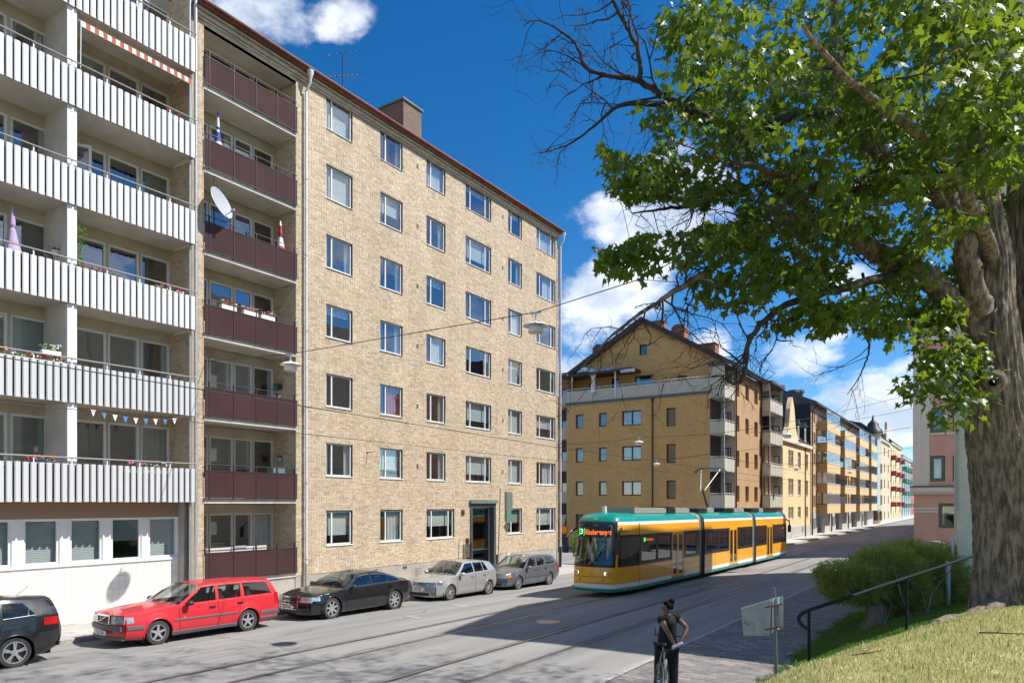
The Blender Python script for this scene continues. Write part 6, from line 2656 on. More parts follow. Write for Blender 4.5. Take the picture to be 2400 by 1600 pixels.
  g.build('mirror', sp.get('mirror_mat', 'plastic_black'), root, smooth=True, local=True, fix=True)
 for (x0_, x1_, z0_, z1_, mm) in sp.get('mould', ()):
  for sgn in (-1, 1):
   g = MB()
   rows = []
   for x in np.linspace(x0_, x1_, 16):
    row = []
    for (z, o_) in ((z0_, .0), (z0_ + .01, .016), (z1_ - .01, .016), (z1_, .0)):
     y = (ypos(x, z) + o_) * sgn
     row.append((warp(x, y), y, z))
    rows.append(row)
   g.loft(rows, 0, flip=(sgn < 0))
   g.build('side_moulding', mm, root, local=True)

 def face(x, y0, y1, z0, z1, name, mm, out=.012, n=8, slant=0.0, rear=False, depth=.05, parent=root):
  """a fitting laid on the nose or tail; follows its curve"""
  g = MB()
  sg = 1 if rear else -1
  xe = L if rear else 0.0

  def fx_(y, z):
   zz0, zz1 = zlow(xs[0] if not rear else xs[-1]) - .03, zsh(xe) + .022
   t = (z - zz0) / (zz1 - zz0)
   bul = sp.get('nose', .05) * math.sin(math.pi * min(1, max(0, t * 1.1)))
   return warp(xe, y) + sg * (bul + out) + slant * (z - z0) * -sg
  rows = []
  for z in (z0, (z0 + z1) / 2, z1):
   rows.append([(fx_(y, z), y, z) for y in np.linspace(y0, y1, n)])
  bk = [[(p[0] - sg * depth, p[1], p[2]) for p in rw] for rw in rows]
  g.loft(rows, 0, flip=rear)
  g.loft([rows[0], bk[0]], 0, flip=not rear)
  g.loft([rows[-1], bk[-1]], 0, flip=rear)
  for e in (0, -1):
   g.loft([[rw[e] for rw in rows], [rw[e] for rw in bk]], 0, flip=(e == 0) != rear)
  return g.build(name, mm, parent, smooth=True, local=True), (fx_((y0 + y1) / 2, (z0 + z1) / 2))
 sp['fit'](root, face, ypos, warp, hw, L)
 return root

def lamp_wrap(root, face_fn, name, mm, x0, x1, y, z0, z1, ypos, warp, sgn, out=.006):
 g = MB()
 rows = []
 for z in (z0, (z0 + z1) / 2, z1):
  rows.append([(warp(x, (ypos(x, z) + out) * sgn), (ypos(x, z) + out) * sgn, z) for x in np.linspace(x0, x1, 5)])
 g.loft(rows, 0, flip=(sgn > 0))
 return g.build(name, mm, root, smooth=True, local=True)

def plate(root, x, z, s, y=0.0, w=.52, h=.11):
 g = MB()
 g.box(x - .012, x, y - w / 2, y + w / 2, z - h / 2, z + h / 2)
 p = g.build('number_plate', 'plate', root, local=True)
 text_mesh(s, .105, 'ink', p, (x - .013, y, z), (0, -1, 0), (0, 0, 1), sx=1.0)
 return p

def fit_red(root, face, ypos, warp, hw, L):
 face(0, -.70, .70, .44, .56, 'front_bumper', 'plastic_grey', .05, 13)
 face(0, -.72, .72, .20, .27, 'front_spoiler', 'plastic_grey', .03, 13)
 face(0, -.27, .27, .60, .79, 'grille', 'plastic_black', .03)
 g, xg = face(0, -.29, .29, .78, .815, 'grille_bar', 'chrome', .045)
 face(0, -.29, -.27, .59, .79, 'grille_bar', 'chrome', .045, 2)
 face(0, .27, .29, .59, .79, 'grille_bar', 'chrome', .045, 2)
 b = MB()
 b.tube([(-.085, .2, .62), (-.085, -.2, .77)], .012, 5)
 b.build('grille_slash', 'chrome', root, local=True)
 b = MB()
 b.lathe([(.035, 0), (.045, .008), (.035, .014), (.025, .008), (.035, 0)], 14, (-.09, 0, .7), (-1, 0, 0))
 b.build('badge', 'chrome', root, local=True)
 for s in (-1, 1):
  ya, yb = sorted((s * .33, s * .76))
  face(0, ya, yb, .61, .785, 'headlight', 'lens', .02)
  lamp_wrap(root, None, 'indicator', 'lens', .03, .22, 0, .62, .775, ypos, warp, s)
  b = MB()
  x, z = 1.62, .63
  b.lathe([(.03, 0), (.026, .012), (0, .016)], 12, (x, ypos(x, z) * s, z), (0, s, 0))
  b.build('side_repeater', 'lens_amber', root, smooth=True, local=True)
  lamp_wrap(root, None, 'tail_light', 'lens_red', L - .16, L - .02, 0, .72, 1.05, ypos, warp, s)
 plate(root, -.10, .37, 'CSA 360', .0)
 face(L, -.78, .78, .42, .56, 'rear_bumper', 'plastic_grey', .06, 13, rear=True)

def fit_black(root, face, ypos, warp, hw, L):
 face(0, -.36, .36, .30, .78, 'grille', 'plastic_black', .02)
 for z in (.36, .44, .52, .60, .68, .75):
  face(0, -.36, .36, z - .008, z + .008, 'grille_bar', 'chrome', .035)
 for s in (-1, 1):
  ya, yb = sorted((s * .36, s * .39))
  face(0, ya, yb, .30, .78, 'grille_bar', 'chrome', .035, 2)
  ya, yb = sorted((s * .43, s * .80))
  face(0, ya, yb, .58, .74, 'headlight', 'lens', .012)
  lamp_wrap(root, None, 'headlight_end', 'lens', .05, .38, 0, .62, .74, ypos, warp, s)
  ya, yb = sorted((s * .45, s * .82))
  face(0, ya, yb, .26, .34, 'air_intake', 'plastic_black', .012)
 for k in range(4):
  b = MB()
  b.lathe([(.052, 0), (.06, .006), (.052, .012), (.044, .006), (.052, 0)], 16, (-.115, -.105 + k * .07, .69), (-1, 0, 0))
  b.build('badge_ring', 'chrome', root, local=True)
 plate(root, -.115, .43, 'JUB 474', .0)

def fit_silver(root, face, ypos, warp, hw, L):
 face(0, -.34, .34, .62, .70, 'grille', 'plastic_black', .015)
 face(0, -.58, .58, .655, .668, 'grille_bar', 'chrome', .022)
 face(0, -.48, .48, .22, .34, 'air_intake', 'plastic_black', .015)
 b = MB()
 b.lathe([(.058, 0), (.066, .008), (.058, .016), (.05, .008), (.058, 0)], 18, (-.085, 0, .66), (-1, 0, 0))
 b.tube([(-.09, .035, .695), (-.09, .012, .63), (-.09, 0, .665), (-.09, -.012, .63), (-.09, -.035, .695)], .006, 4)
 b.build('badge', 'chrome', root, local=True)
 for s in (-1, 1):
  ya, yb = sorted((s * .36, s * .74))
  face(0, ya, yb, .60, .745, 'headlight', 'lens', .014)
  lamp_wrap(root, None, 'headlight_end', 'plastic_grey', .06, .36, 0, .63, .755, ypos, warp, s)
  ya, yb = sorted((s * .54, s * .74))
  for z in (.24, .29, .34):
   face(0, ya, yb, z, z + .02, 'intake_slat', 'plastic_black', .012)
 plate(root, -.1, .47, 'JKB 626', .0)

def fit_grey(root, face, ypos, warp, hw, L):
 face(0, -.26, .26, .52, .72, 'grille', 'plastic_black', .03)
 face(0, -.28, .28, .715, .735, 'grille_bar', 'chrome', .04)
 face(0, -.5, .5, .22, .32, 'air_intake', 'plastic_black', .015)
 for s in (-1, 1):
  ya, yb = sorted((s * .34, s * .74))
  face(0, ya, yb, .56, .71, 'headlight', 'lens', .016)
  lamp_wrap(root, None, 'indicator', 'lens_amber', .08, .30, 0, .58, .70, ypos, warp, s)
  lamp_wrap(root, None, 'tail_light', 'lens_red', L - .22, L - .04, 0, .66, 1.08, ypos, warp, s)
  b = MB()
  zr_ = 1.52
  b.tube([(1.75, s * .55, 1.47), (1.85, s * .55, 1.50), (3.9, s * .55, 1.49), (4.05, s * .55, 1.44)], .018, 6)
  b.build('roof_rail', 'galv', root, local=True)
 plate(root, -.1, .38, 'WTX 158', .0)

def fit_ink(root, face, ypos, warp, hw, L):
 for s in (-1, 1):
  lamp_wrap(root, None, 'tail_light', 'lens_red', L - .42, L - .03, 0, .86, 1.03, ypos, warp, s, .012)
  ya, yb = sorted((s * .45, s * .80))
  face(0, ya, yb, .58, .72, 'headlight', 'lens', .012)
 b = MB()
 b.lathe([(.075, 0), (.07, .004), (0, .005)], 20, (L - .83, -ypos(L - .83, .82), .82), (0, -1, 0))
 b.build('fuel_flap', 'ink_paint', root, local=True)
 b = MB()
 b.tube([(L - .72, 0, 1.45), (L - .45, 0, 1.66)], .006, 5)
 b.lathe([(.04, 0), (.02, .03), (0, .035)], 10, (L - .72, 0, 1.44))
 b.build('aerial', 'plastic_black', root, local=True)
 face(L, -.8, .8, .36, .44, 'rear_bumper', 'plastic_black', .02, 13, rear=True)

RED = dict(name='red_estate_car', label='red boxy estate car parked along the kerb', paint='red_paint', L=4.71, hw=.88, xf=.92, xr=3.585, r=.315, ra=.375, sill=[(0, .24), (.5, .2), (1.2, .2), (4.2, .24), (4.71, .34)],
   belt=[(0, .80), (.5, .84), (1.45, .93), (3, .965), (4.5, 1.0), (4.71, 1.0)], hood=[(0, .82), (.4, .89), (1.5, 1.0)], plan=[(0, .90), (.06, .95), (.18, 1), (.85, 1), (.95, .985), (1, .96)],
   cowl=1.52, roof=[(2.2, 1.40), (2.6, 1.43), (3.6, 1.435), (4.45, 1.40)], rplan=[(2.2, 1), (4.5, .97)], hwr=.64,
   cuts=[(1.45, 2.18, 'p'), (1.62, 2.28, 'w'), (2.58, 2.62, 'p'), (2.68, 2.70, 'w'), (3.38, 3.42, 'p'), (3.50, 3.50, 'w'), (4.42, 4.30, 'p'), (4.62, 4.44, 'p')],
   doors=[(1.50, 1.48), (2.63, 2.63), (3.22, 3.47)], handles=[(2.45, .83), (3.32, .86)], mirror=(1.72, 1.0), rim=.205, spokes=5, sw=.045, arch='red_paint', handle='plastic_black',
   mould=((1.32, 3.2, .56, .615, 'plastic_grey'), (1.28, 3.22, .2, .30, 'plastic_grey'), (.02, .5, .45, .55, 'plastic_grey'), (3.98, 4.69, .45, .55, 'plastic_grey'), (3.98, 4.69, .3, .37, 'plastic_grey')), fit=fit_red, nose=.02, bow=(.16, .08), seat='interior')
BLACK = dict(name='black_saloon_car', label='glossy black sloping saloon car parked behind the red estate', paint='black_paint', L=4.97, hw=.955, xf=.93, xr=3.84, r=.345, ra=.40, sill=[(0, .22), (.5, .19), (4.4, .22), (4.97, .36)],
    belt=[(0, .70), (.5, .80), (1.4, .90), (3, .96), (4.2, 1.0), (4.7, .98), (4.97, .93)], hood=[(0, .74), (.4, .86), (1.6, .99)], plan=[(0, .80), (.05, .90), (.16, 1), (.84, 1), (.94, .93), (1, .84)],
    cowl=1.62, roof=[(2.3, 1.35), (2.8, 1.395), (3.3, 1.375), (4.0, 1.22), (4.4, 1.08)], rplan=[(2.3, .98), (3.4, 1), (4.5, .95)], hwr=.60,
    cuts=[(1.45, 2.28, 'p'), (1.72, 2.42, 'w'), (2.75, 2.78, 'p'), (2.83, 2.86, 'w'), (3.66, 3.52, 'p'), (3.71, 3.57, 'w'), (4.18, 3.98, 'p'), (4.62, 4.38, 'p')], boot=[(4.4, 1.03), (4.7, 1.02), (4.97, .96)], tail_x=4.6, wlo=.06, whi=.82,
    doors=[(1.52, 1.5), (2.78, 2.78), (3.55, 3.75)], handles=[(2.6, .84), (3.6, .86)], mirror=(1.78, .98), rim=.245, spokes=7, sw=.05, handle='black_paint', mirror_mat='black_paint', trim='chrome', glass='car_glass_dark', fit=fit_black, nose=.06, bow=(.3, .2), seat='interior_tan')
SILVER = dict(name='silver_hatchback_car', label='silver hatchback parked between the black saloon and the grey estate', paint='silver_paint', L=4.26, hw=.90, xf=.87, xr=3.50, r=.315, ra=.365, sill=[(0, .2), (.5, .19), (3.9, .22), (4.26, .34)],
    belt=[(0, .70), (.5, .80), (1.3, .93), (3, 1.0), (4.0, 1.04), (4.26, 1.0)], hood=[(0, .74), (.4, .88), (1.4, 1.02)], plan=[(0, .82), (.06, .92), (.17, 1), (.86, 1), (.95, .95), (1, .88)],
    cowl=1.38, roof=[(2.0, 1.42), (2.5, 1.455), (3.2, 1.44), (3.95, 1.36)], rplan=[(2.0, .98), (3.0, 1), (4.0, .93)], hwr=.62,
    cuts=[(1.25, 1.98, 'p'), (1.5, 2.12, 'w'), (2.5, 2.5, 'p'), (2.58, 2.57, 'w'), (3.18, 3.14, 'p'), (3.23, 3.18, 'w'), (3.52, 3.36, 'p'), (4.14, 3.92, 'p')],
    doors=[(1.32, 1.3), (2.52, 2.54), (3.12, 3.28)], handles=[(2.34, .86), (3.18, .88)], mirror=(1.55, 1.0), rim=.225, spokes=10, sw=.024, handle='silver_paint', mirror_mat='silver_paint', glass='car_glass_dark', fit=fit_silver, nose=.05, bow=(.24, .12), seat='interior_tan')
GREY = dict(name='grey_estate_car', label='blue grey estate car with roof rails parked farthest along the kerb', paint='grey_paint', L=4.71, hw=.90, xf=.92, xr=3.675, r=.315, ra=.37, sill=[(0, .2), (.5, .19), (4.3, .24), (4.71, .36)],
   belt=[(0, .70), (.5, .78), (1.4, .90), (3, .97), (4.4, 1.03), (4.71, 1.02)], hood=[(0, .74), (.4, .85), (1.5, .99)], plan=[(0, .82), (.06, .92), (.17, 1), (.87, 1), (.96, .97), (1, .93)],
   cowl=1.48, roof=[(2.15, 1.42), (2.6, 1.455), (3.6, 1.45), (4.4, 1.40)], rplan=[(2.1, .98), (3.5, 1), (4.4, .96)], hwr=.62,
   cuts=[(1.38, 2.12, 'p'), (1.6, 2.24, 'w'), (2.56, 2.58, 'p'), (2.66, 2.67, 'w'), (3.36, 3.38, 'p'), (3.47, 3.46, 'w'), (4.32, 4.16, 'p'), (4.6, 4.36, 'p')],
   doors=[(1.48, 1.46), (2.6, 2.62), (3.26, 3.46)], handles=[(2.42, .84), (3.3, .87)], mirror=(1.68, .98), rim=.215, spokes=9, sw=.026, handle='grey_paint', mirror_mat='grey_paint',
   mould=((1.32, 3.28, .52, .56, 'grey_paint'),), fit=fit_grey, nose=.05, bow=(.22, .1), seat='interior_tan')
INK = dict(name='dark_estate_car', label='dark blue black estate car cut off by the left edge', paint='ink_paint', L=4.62, hw=.89, xf=.93, xr=3.60, r=.33, ra=.385, sill=[(0, .22), (.5, .19), (4.2, .24), (4.62, .38)],
   belt=[(0, .72), (.5, .8), (1.4, .93), (3, 1.0), (4.2, 1.07), (4.62, 1.05)], hood=[(0, .76), (.4, .88), (1.5, 1.02)], plan=[(0, .82), (.06, .92), (.17, 1), (.87, 1), (.96, .96), (1, .9)],
   cowl=1.48, roof=[(2.15, 1.42), (2.6, 1.46), (3.6, 1.45), (4.45, 1.38)], rplan=[(2.1, .98), (3.5, 1), (4.45, .9)], hwr=.62,
   cuts=[(1.38, 2.12, 'p'), (1.6, 2.24, 'w'), (2.56, 2.58, 'p'), (2.64, 2.65, 'w'), (3.30, 3.32, 'p'), (3.38, 3.40, 'w'), (4.05, 3.75, 'p'), (4.5, 4.42, 'p')], wlo=.06, whi=.84,
   doors=[(1.48, 1.46), (2.6, 2.62), (3.22, 3.40)], handles=[(2.42, .88), (3.24, .90)], mirror=(1.68, 1.0), rim=.235, spokes=5, twin=True, sw=.04, handle='ink_paint', mirror_mat='ink_paint', trim='chrome', glass='car_glass_dark', fit=fit_ink, nose=.06, bow=(.22, .16))
for sp, Yf, Xs in ((INK, 6.8 - 3.60, -17.5), (RED, 10.06 - .92 + .02, -17.62), (BLACK, 15.8 - .93, -17.5), (SILVER, 22.0 - .87, -17.6), (GREY, 27.1 - .92, -17.7)):
 c = make_car(sp)
 X = Xs - sp['hw']
 za, zb_ = float(road_z(X, Yf + sp['xf'])), float(road_z(X, Yf + sp['xr']))
 c.location = (X, Yf, za + (za - zb_) / (sp['xr'] - sp['xf']) * sp['xf'] - .004)
 c.rotation_euler = (0, math.atan((za - zb_) / (sp['xr'] - sp['xf'])), R(90))
# --- the tram
TY, TXC = 25.3, -13.1
tram = thing('tram', (TXC, TY, float(road_z(-13.1, TY))), 'yellow, white and green articulated tram with an orange destination display', 'tram')
tram.rotation_euler = (0, math.atan((float(road_z(-13.1, TY)) - float(road_z(-13.1, TY + 29))) / 29), R(90))
ZL = [.24, .38, .55, 1.22, 1.34, 2.40, 2.50, 2.90, 3.03, 3.14, 3.25, 3.33, 3.38]
SYZ = [.985, 1, 1, 1, 1, 1, .995, .968, .95, .91, .82, .66, .42]
TLT = [.05, .0, -.03, .02, .04, .24, .27, .35, .40, .46, .58, .8, 1.1]
NOSE = [(0.0, 0), (.01, .28), (.04, .52), (.09, .72), (.17, .85), (.29, .92), (.42, .955), (.9, 1.03), (1.4, 1.10), (2.1, 1.17)]
HWT = 1.17
YEL, GRN, WHT, BLK = 0, 1, 2, 3
TM = ['tram_yellow', 'tram_green', 'tram_white', 'tram_black']

def band(j, dark=False, front=False):
 if j == 0:
  return GRN
 if j == 1:
  return WHT
 if front and 3 <= j <= 7:
  return BLK
 if dark and 3 <= j <= 5:
  return BLK
 if j == 7:
  return WHT
 if j >= 8:
  return GRN
 return YEL

def tpt(x, y, j, nose=True):
 if nose:
  return (x + TLT[j] * (1 - x / 2.1), y * SYZ[j], ZL[j])
 return (x, y * SYZ[j], ZL[j])

plan = [(x, -y) for x, y in NOSE[::-1]] + [(x, y) for x, y in NOSE[1:]]
b = MB()
scr = MB()
cabw = {-1: MB(), 1: MB()}
n0 = len(NOSE) - 1
for i in range(len(plan) - 1):
 k = min(abs(i - n0), abs(i + 1 - n0))         # 0 = centre of the front
 k2 = max(abs(i - n0), abs(i + 1 - n0))
 for j in range(len(ZL) - 1):
  q = [tpt(*plan[i], j), tpt(*plan[i + 1], j), tpt(*plan[i + 1], j + 1), tpt(*plan[i], j + 1)]
  q = q[::-1]
  front = k2 <= 5
  if k2 <= 4 and 4 <= j <= 6:
   scr.poly(q[::-1] if False else q)
   continue
  if k2 in (7, 8, 9) and j == 4:
   cabw[-1 if plan[i][1] < 0 else 1].poly(q)
   continue
  m_ = band(j, dark=(k2 >= 7), front=front)
  if k2 == 6 and 3 <= j <= 6:
   m_ = YEL
  b.poly(q, m_)
top = [tpt(*p, len(ZL) - 1) for p in plan]
for i in range(len(plan) - 1):
 a, c = top[i], top[i + 1]
 b.poly([a, c, (max(c[0], 1.2), 0, 3.40), (max(a[0], 1.2), 0, 3.40)][::-1] if abs(c[0] - a[0]) + abs(c[1] - a[1]) > 1e-6 else [a, c, (2.1, 0, 3.4)], GRN)
b.build('cab', TM, tram, smooth=True, local=True, fix=True)
scr.build('windscreen', 'tram_screen', tram, smooth=True, local=True, fix=True)
for s in (-1, 1):
 cabw[s].build('cab_window', 'tram_glass', tram, local=True, fix=True)

def module(x0, x1, wins, doors, tail=False):
 """one body section between x0 and x1; windows and doors are x ranges"""
 b = MB()
 holes = [(a, c, 4) for a, c in wins]
 br = sorted({x0, x1, *[q for w in wins for q in w], *[q for d in doors for q in d]})
 for sgn in (-1, 1):
  for i in range(len(br) - 1):
   a, c = br[i], br[i + 1]
   mid = (a + c) / 2
   isw = any(w[0] <= mid <= w[1] for w in wins)
   isd = any(d[0] <= mid <= d[1] for d in doors)
   for j in range(len(ZL) - 1):
    if isw and j == 4:
     continue
    if isd and 1 <= j <= 5 and sgn < 0:
     continue
    ya, yb = HWT * SYZ[j] * sgn, HWT * SYZ[j + 1] * sgn
    q = [(a, ya, ZL[j]), (c, ya, ZL[j]), (c, yb, ZL[j + 1]), (a, yb, ZL[j + 1])]
    b.poly(q if sgn < 0 else q[::-1], band(j, dark=not isd))
 yr = HWT * SYZ[-1]
 b.poly([(x0, -yr, ZL[-1]), (x1, -yr, ZL[-1]), (x1, yr, ZL[-1] + .0), (x0, yr, ZL[-1])], GRN)
 for xe, fl in ((x0, 1), (x1, -1)):
  pl = [(xe, -HWT * SYZ[j], ZL[j]) for j in range(len(ZL))] + [(xe, HWT * SYZ[j], ZL[j]) for j in range(len(ZL) - 1, -1, -1)]
  if xe != 2.1:
   b.poly(pl[::fl], BLK if not tail or xe != x1 else YEL)
 body = b.build('body_section', TM, tram, smooth=True, local=True)
 for (a, c) in wins:
  for sgn in (-1, 1):
   g = MB()
   y = HWT * sgn * .992
   q = [(a, y, ZL[4]), (c, y, ZL[4]), (c, y, ZL[5]), (a, y, ZL[5])]
   g.poly(q if sgn < 0 else q[::-1])
   wd = g.build('window', 'tram_glass', tram, local=True)
   g = MB()
   y0, y1 = sorted((HWT * sgn * .985, HWT * sgn * 1.003))
   for (p, q_, r_, t_) in ((a, c, ZL[4], ZL[4] + .04), (a, c, ZL[5] - .04, ZL[5]), (a, a + .05, ZL[4] + .04, ZL[5] - .04), (c - .05, c, ZL[4] + .04, ZL[5] - .04)):
    g.box(p, q_, y0, y1, r_, t_)
   g.box(a + .05, c - .05, y0, y1, ZL[5] - .34, ZL[5] - .31)
   g.build('window_frame', 'plastic_black', wd, local=True)
 for (a, c) in doors:
  m_ = (a + c) / 2
  for (p, q) in ((a, m_), (m_, c)):
   g = MB()
   y0, y1 = -HWT + .005, -HWT + .05
   g.box(p + .01, p + .12, y0, y1, .42, 2.52)
   g.box(q - .12, q - .01, y0, y1, .42, 2.52)
   g.box(p + .12, q - .12, y0, y1, 2.36, 2.52)
   g.box(p + .12, q - .12, y0, y1, .42, .55)
   d = g.build('door', 'tram_yellow', tram, local=True)
   g = MB()
   g.poly([(p + .12, -HWT + .02, .55), (q - .12, -HWT + .02, .55), (q - .12, -HWT + .02, 2.36), (p + .12, -HWT + .02, 2.36)])
   g.build('door_glass', 'tram_glass', d, local=True)
  g = MB()
  g.box(a, c, -HWT + .02, -HWT + .4, .36, .42)
  g.build('door_step', 'tram_grey', tram, local=True)
 return body

module(2.1, 9.55, [(2.25, 3.95), (4.08, 5.65), (7.55, 9.1)], [(5.82, 7.3)])
module(10.35, 19.35, [(10.6, 12.55), (12.65, 14.3), (16.35, 17.75), (17.85, 19.1)], [(14.6, 16.1)])
module(20.15, 28.3, [(20.5, 22.5), (24.7, 27.9)], [(22.8, 24.3)], tail=True)
b = MB()
rows = []
for j in range(len(ZL)):
 y = HWT * SYZ[j]
 rows.append([(28.3, -y, ZL[j]), (28.55, -y * .93, ZL[j]), (28.7, -y * .6, ZL[j]), (28.72, 0, ZL[j]), (28.7, y * .6, ZL[j]), (28.55, y * .93, ZL[j]), (28.3, y, ZL[j])])
for j in range(len(ZL) - 1):
 b.loft([rows[j], rows[j + 1]], band(j, dark=True, front=True))
b.poly(rows[-1], GRN)
b.build('tail', TM, tram, smooth=True, local=True)
for (x0, x1) in ((9.55, 10.35), (19.35, 20.15)):
 b = MB()
 n = 9
 rows = []
 for i in range(n):
  sc = .985 if i % 2 else .93
  x = x0 + (x1 - x0) * i / (n - 1)
  pl = [(x, -HWT * SYZ[j] * sc, ZL[j] * (1 if j > 1 else 1) + (.02 if j == 0 else 0)) for j in range(len(ZL))] + [(x, HWT * SYZ[j] * sc, ZL[j]) for j in range(len(ZL) - 1, -1, -1)]
  rows.append(pl)
 for i in range(n - 1):
  b.loft([rows[i], rows[i + 1]], 1 if i < 4 else 0, close=True, flip=True)
 b.build('bellows', ['bellows', 'bellows_light'], tram, local=True)
b = MB()
b.box(.4, 28.3, -1.1, 1.1, .36, .4)
b.box(.8, 28.3, -1.05, 1.05, 2.62, 2.7)
b.build('saloon_floor', 'tram_grey', tram, local=True)
for x in (2.6, 3.5, 4.4, 5.2, 8.0, 8.8, 11.0, 12.0, 13.0, 13.9, 16.7, 17.6, 18.5, 20.9, 21.9, 25.2, 26.2, 27.2):
 for y in (-.7, .7):
  b = MB()
  b.box(x, x + .4, y - .42, y + .42, .85, .95)
  b.box(x + .32, x + .42, y - .42, y + .42, .95, 1.62)
  b.build('seat', 'seat_blue' if int(x) % 2 else 'seat_teal', tram, local=True)
b = MB()
for x in (2.9, 5.7, 7.4, 11.5, 14.5, 16.2, 21.2, 24.5):
 for y in (-.4, .4):
  b.tube([(x, y, .4), (x, y, 2.62)], .018, 5)
b.build('grab_poles', 'sign_yellow', tram, local=True)
b = MB()
b.box(.55, 1.1, -.75, .75, .4, 1.25)
b.build('dashboard', 'seat_teal', tram, local=True)
b = MB()
b.box(1.55, 1.65, -.3, .3, .9, 1.75)
b.build('driver_seat', 'seat_teal', tram, local=True)
b = MB()
b.box(2.08, 2.12, -1.05, 1.05, .4, 1.2)
b.box(2.08, 2.12, -1.05, -.3, 1.2, 2.6)
b.build('cab_partition', 'tram_grey', tram, local=True)
def frontx(z, y=0.0):
 t = float(np.interp(z, ZL, TLT))
 return t + float(np.interp(abs(y), [p[1] for p in NOSE[:6]], [p[0] for p in NOSE[:6]]))

b = MB()
zt0, zt1 = 2.40, 2.86
rows = []
for z in (zt0, zt1):
 rows.append([(frontx(z, y) - .012, y, z) for y in np.linspace(-.80, .80, 13)])
b.loft(rows, 0, flip=True)
dd = b.build('destination_display', 'tram_black', tram, local=True)
up = Vector((frontx(zt1) - frontx(zt0), 0, zt1 - zt0)).normalized()
zc_ = 2.61
b = MB()
hz = .155
pts = [(frontx(zc_ + s_, y) - .02, y, zc_ + s_) for s_, y in ((-hz, .74), (-hz, .44), (hz, .44), (hz, .74))]
b.poly(pts[::1])
b.build('line_field', 'led_green', dd, local=True)
text_mesh('3', .30, 'led_white', dd, (frontx(zc_, .59) - .03, .59, zc_), (0, -1, 0), up, 'line_number', bold=.004)
word = 'Klockaretorpet'
wd_ = {'K': 1.05, 'l': .5, 'o': .95, 'c': .88, 'k': .92, 'a': .92, 'r': .66, 'e': .92, 't': .6, 'p': .95}
tot = sum(wd_[q] for q in word)
yy = .40
for q in word:
 w_ = wd_[q] / tot * 1.12
 yc_ = yy - w_ / 2
 dx = frontx(zc_, yc_ - .05) - frontx(zc_, yc_ + .05)
 u_ = Vector((dx, -.1, 0))
 text_mesh(q, .29, 'led_amber', dd, (frontx(zc_, yc_) - .03, yc_, zc_ - .01), u_, up, 'letter', sx=.56, bold=.008)
 yy -= w_
b = MB()
b.poly([(2.5, -HWT - .004, 2.16), (3.6, -HWT - .004, 2.16), (3.6, -HWT - .004, 2.36), (2.5, -HWT - .004, 2.36)])
sd = b.build('side_display', 'tram_black', tram, local=True)
b = MB()
b.poly([(2.52, -HWT - .007, 2.17), (2.72, -HWT - .007, 2.17), (2.72, -HWT - .007, 2.35), (2.52, -HWT - .007, 2.35)])
b.build('line_field', 'led_green', sd, local=True)
text_mesh('3', .16, 'led_white', sd, (2.62, -HWT - .008, 2.26), (1, 0, 0), (0, 0, 1), 'line_number')
text_mesh('Klockaretorpet', .15, 'led_amber', sd, (3.16, -HWT - .008, 2.26), (1, 0, 0), (0, 0, 1), 'destination', sx=.78)
text_mesh('Klockaretorpet', .15, 'led_amber', sd, (27.2, -HWT - .008, 2.22), (1, 0, 0), (0, 0, 1), 'destination', sx=.5)
for s in (-1, 1):
 for (y, z, r_, mm) in ((.62 * s, .98, .075, 'head_lamp'), (.77 * s, .97, .05, 'lens')):
  b = MB()
  x = frontx(z, y)
  d = Vector((-1, .55 * s, 0)).normalized()
  b.lathe([(r_ * 1.25, -.01), (r_ * 1.25, .018), (r_, .02), (r_ * .95, .008), (0, .006)], 18, (x + .01, y, z), d, mf=[1, 1, 0, 0])
  b.build('headlamp', [mm, 'plastic_black'], tram, smooth=True, local=True)
 b = MB()
 y, z = .52 * s, .72
 b.lathe([(.035, 0), (.03, .012), (0, .015)], 12, (frontx(z, y) - .002, y, z), (-1, .3 * s, 0))
 b.build('marker_lamp', 'lens_red', tram, smooth=True, local=True)
 b = MB()
 b.lathe([(.045, 0), (.035, .02), (0, .025)], 12, (.75, -1.0 * -s * 1.012 - .0, .95), (0, s, 0))
 b.build('indicator', 'lens_amber', tram, smooth=True, local=True)
for (z0, z1) in ((.83, .845), (.60, .612)):
 b = MB()
 rows = []
 for z in (z0, z1):
  rows.append([(frontx(z, y) - .006, y, z) for y in np.linspace(-.9, .9, 19)])
 b.loft(rows, 0, flip=True)
 b.build('front_seam', 'tram_black', tram, local=True)
for y in (-.42, .42):
 b = MB()
 b.tube([(frontx(.84, y) - .002, y, .62), (frontx(1.2, y) - .002, y, 1.2)], .006, 4)
 b.build('panel_seam', 'tram_black', tram, local=True)
b = MB()
b.lathe([(.055, 0), (.05, .015), (0, .02)], 8, (frontx(1.0) - .002, 0, 1.0), (-1, 0, 0))
b.build('coat_of_arms', 'brass', tram, local=True)
text_mesh('W', .16, 'tram_white', tram, (frontx(3.13) - .02, 0, 3.14), (0, -1, 0), Vector((.5, 0, 1)), 'emblem')
text_mesh('45', .13, 'tram_white', tram, (.95, -1.033 - .005, .31), Vector((1, -.14, 0)), (0, 0, 1), 'fleet_number')
for (x, s_) in ((9.15, '45'), (20.7, '45')):
 text_mesh(s_, .12, 'tram_white', tram, (x, -HWT - .004, .31), (1, 0, 0), (0, 0, 1), 'fleet_number')
for x in (2.1, 5.75, 7.37, 12.0, 14.5, 16.2, 22.7, 24.4):
 b = MB()
 b.box(x - .006, x + .006, -HWT - .004, -HWT + .01, .26, 1.2 if x > 2.2 else 3.0)
 b.build('panel_seam', 'tram_black', tram, local=True)
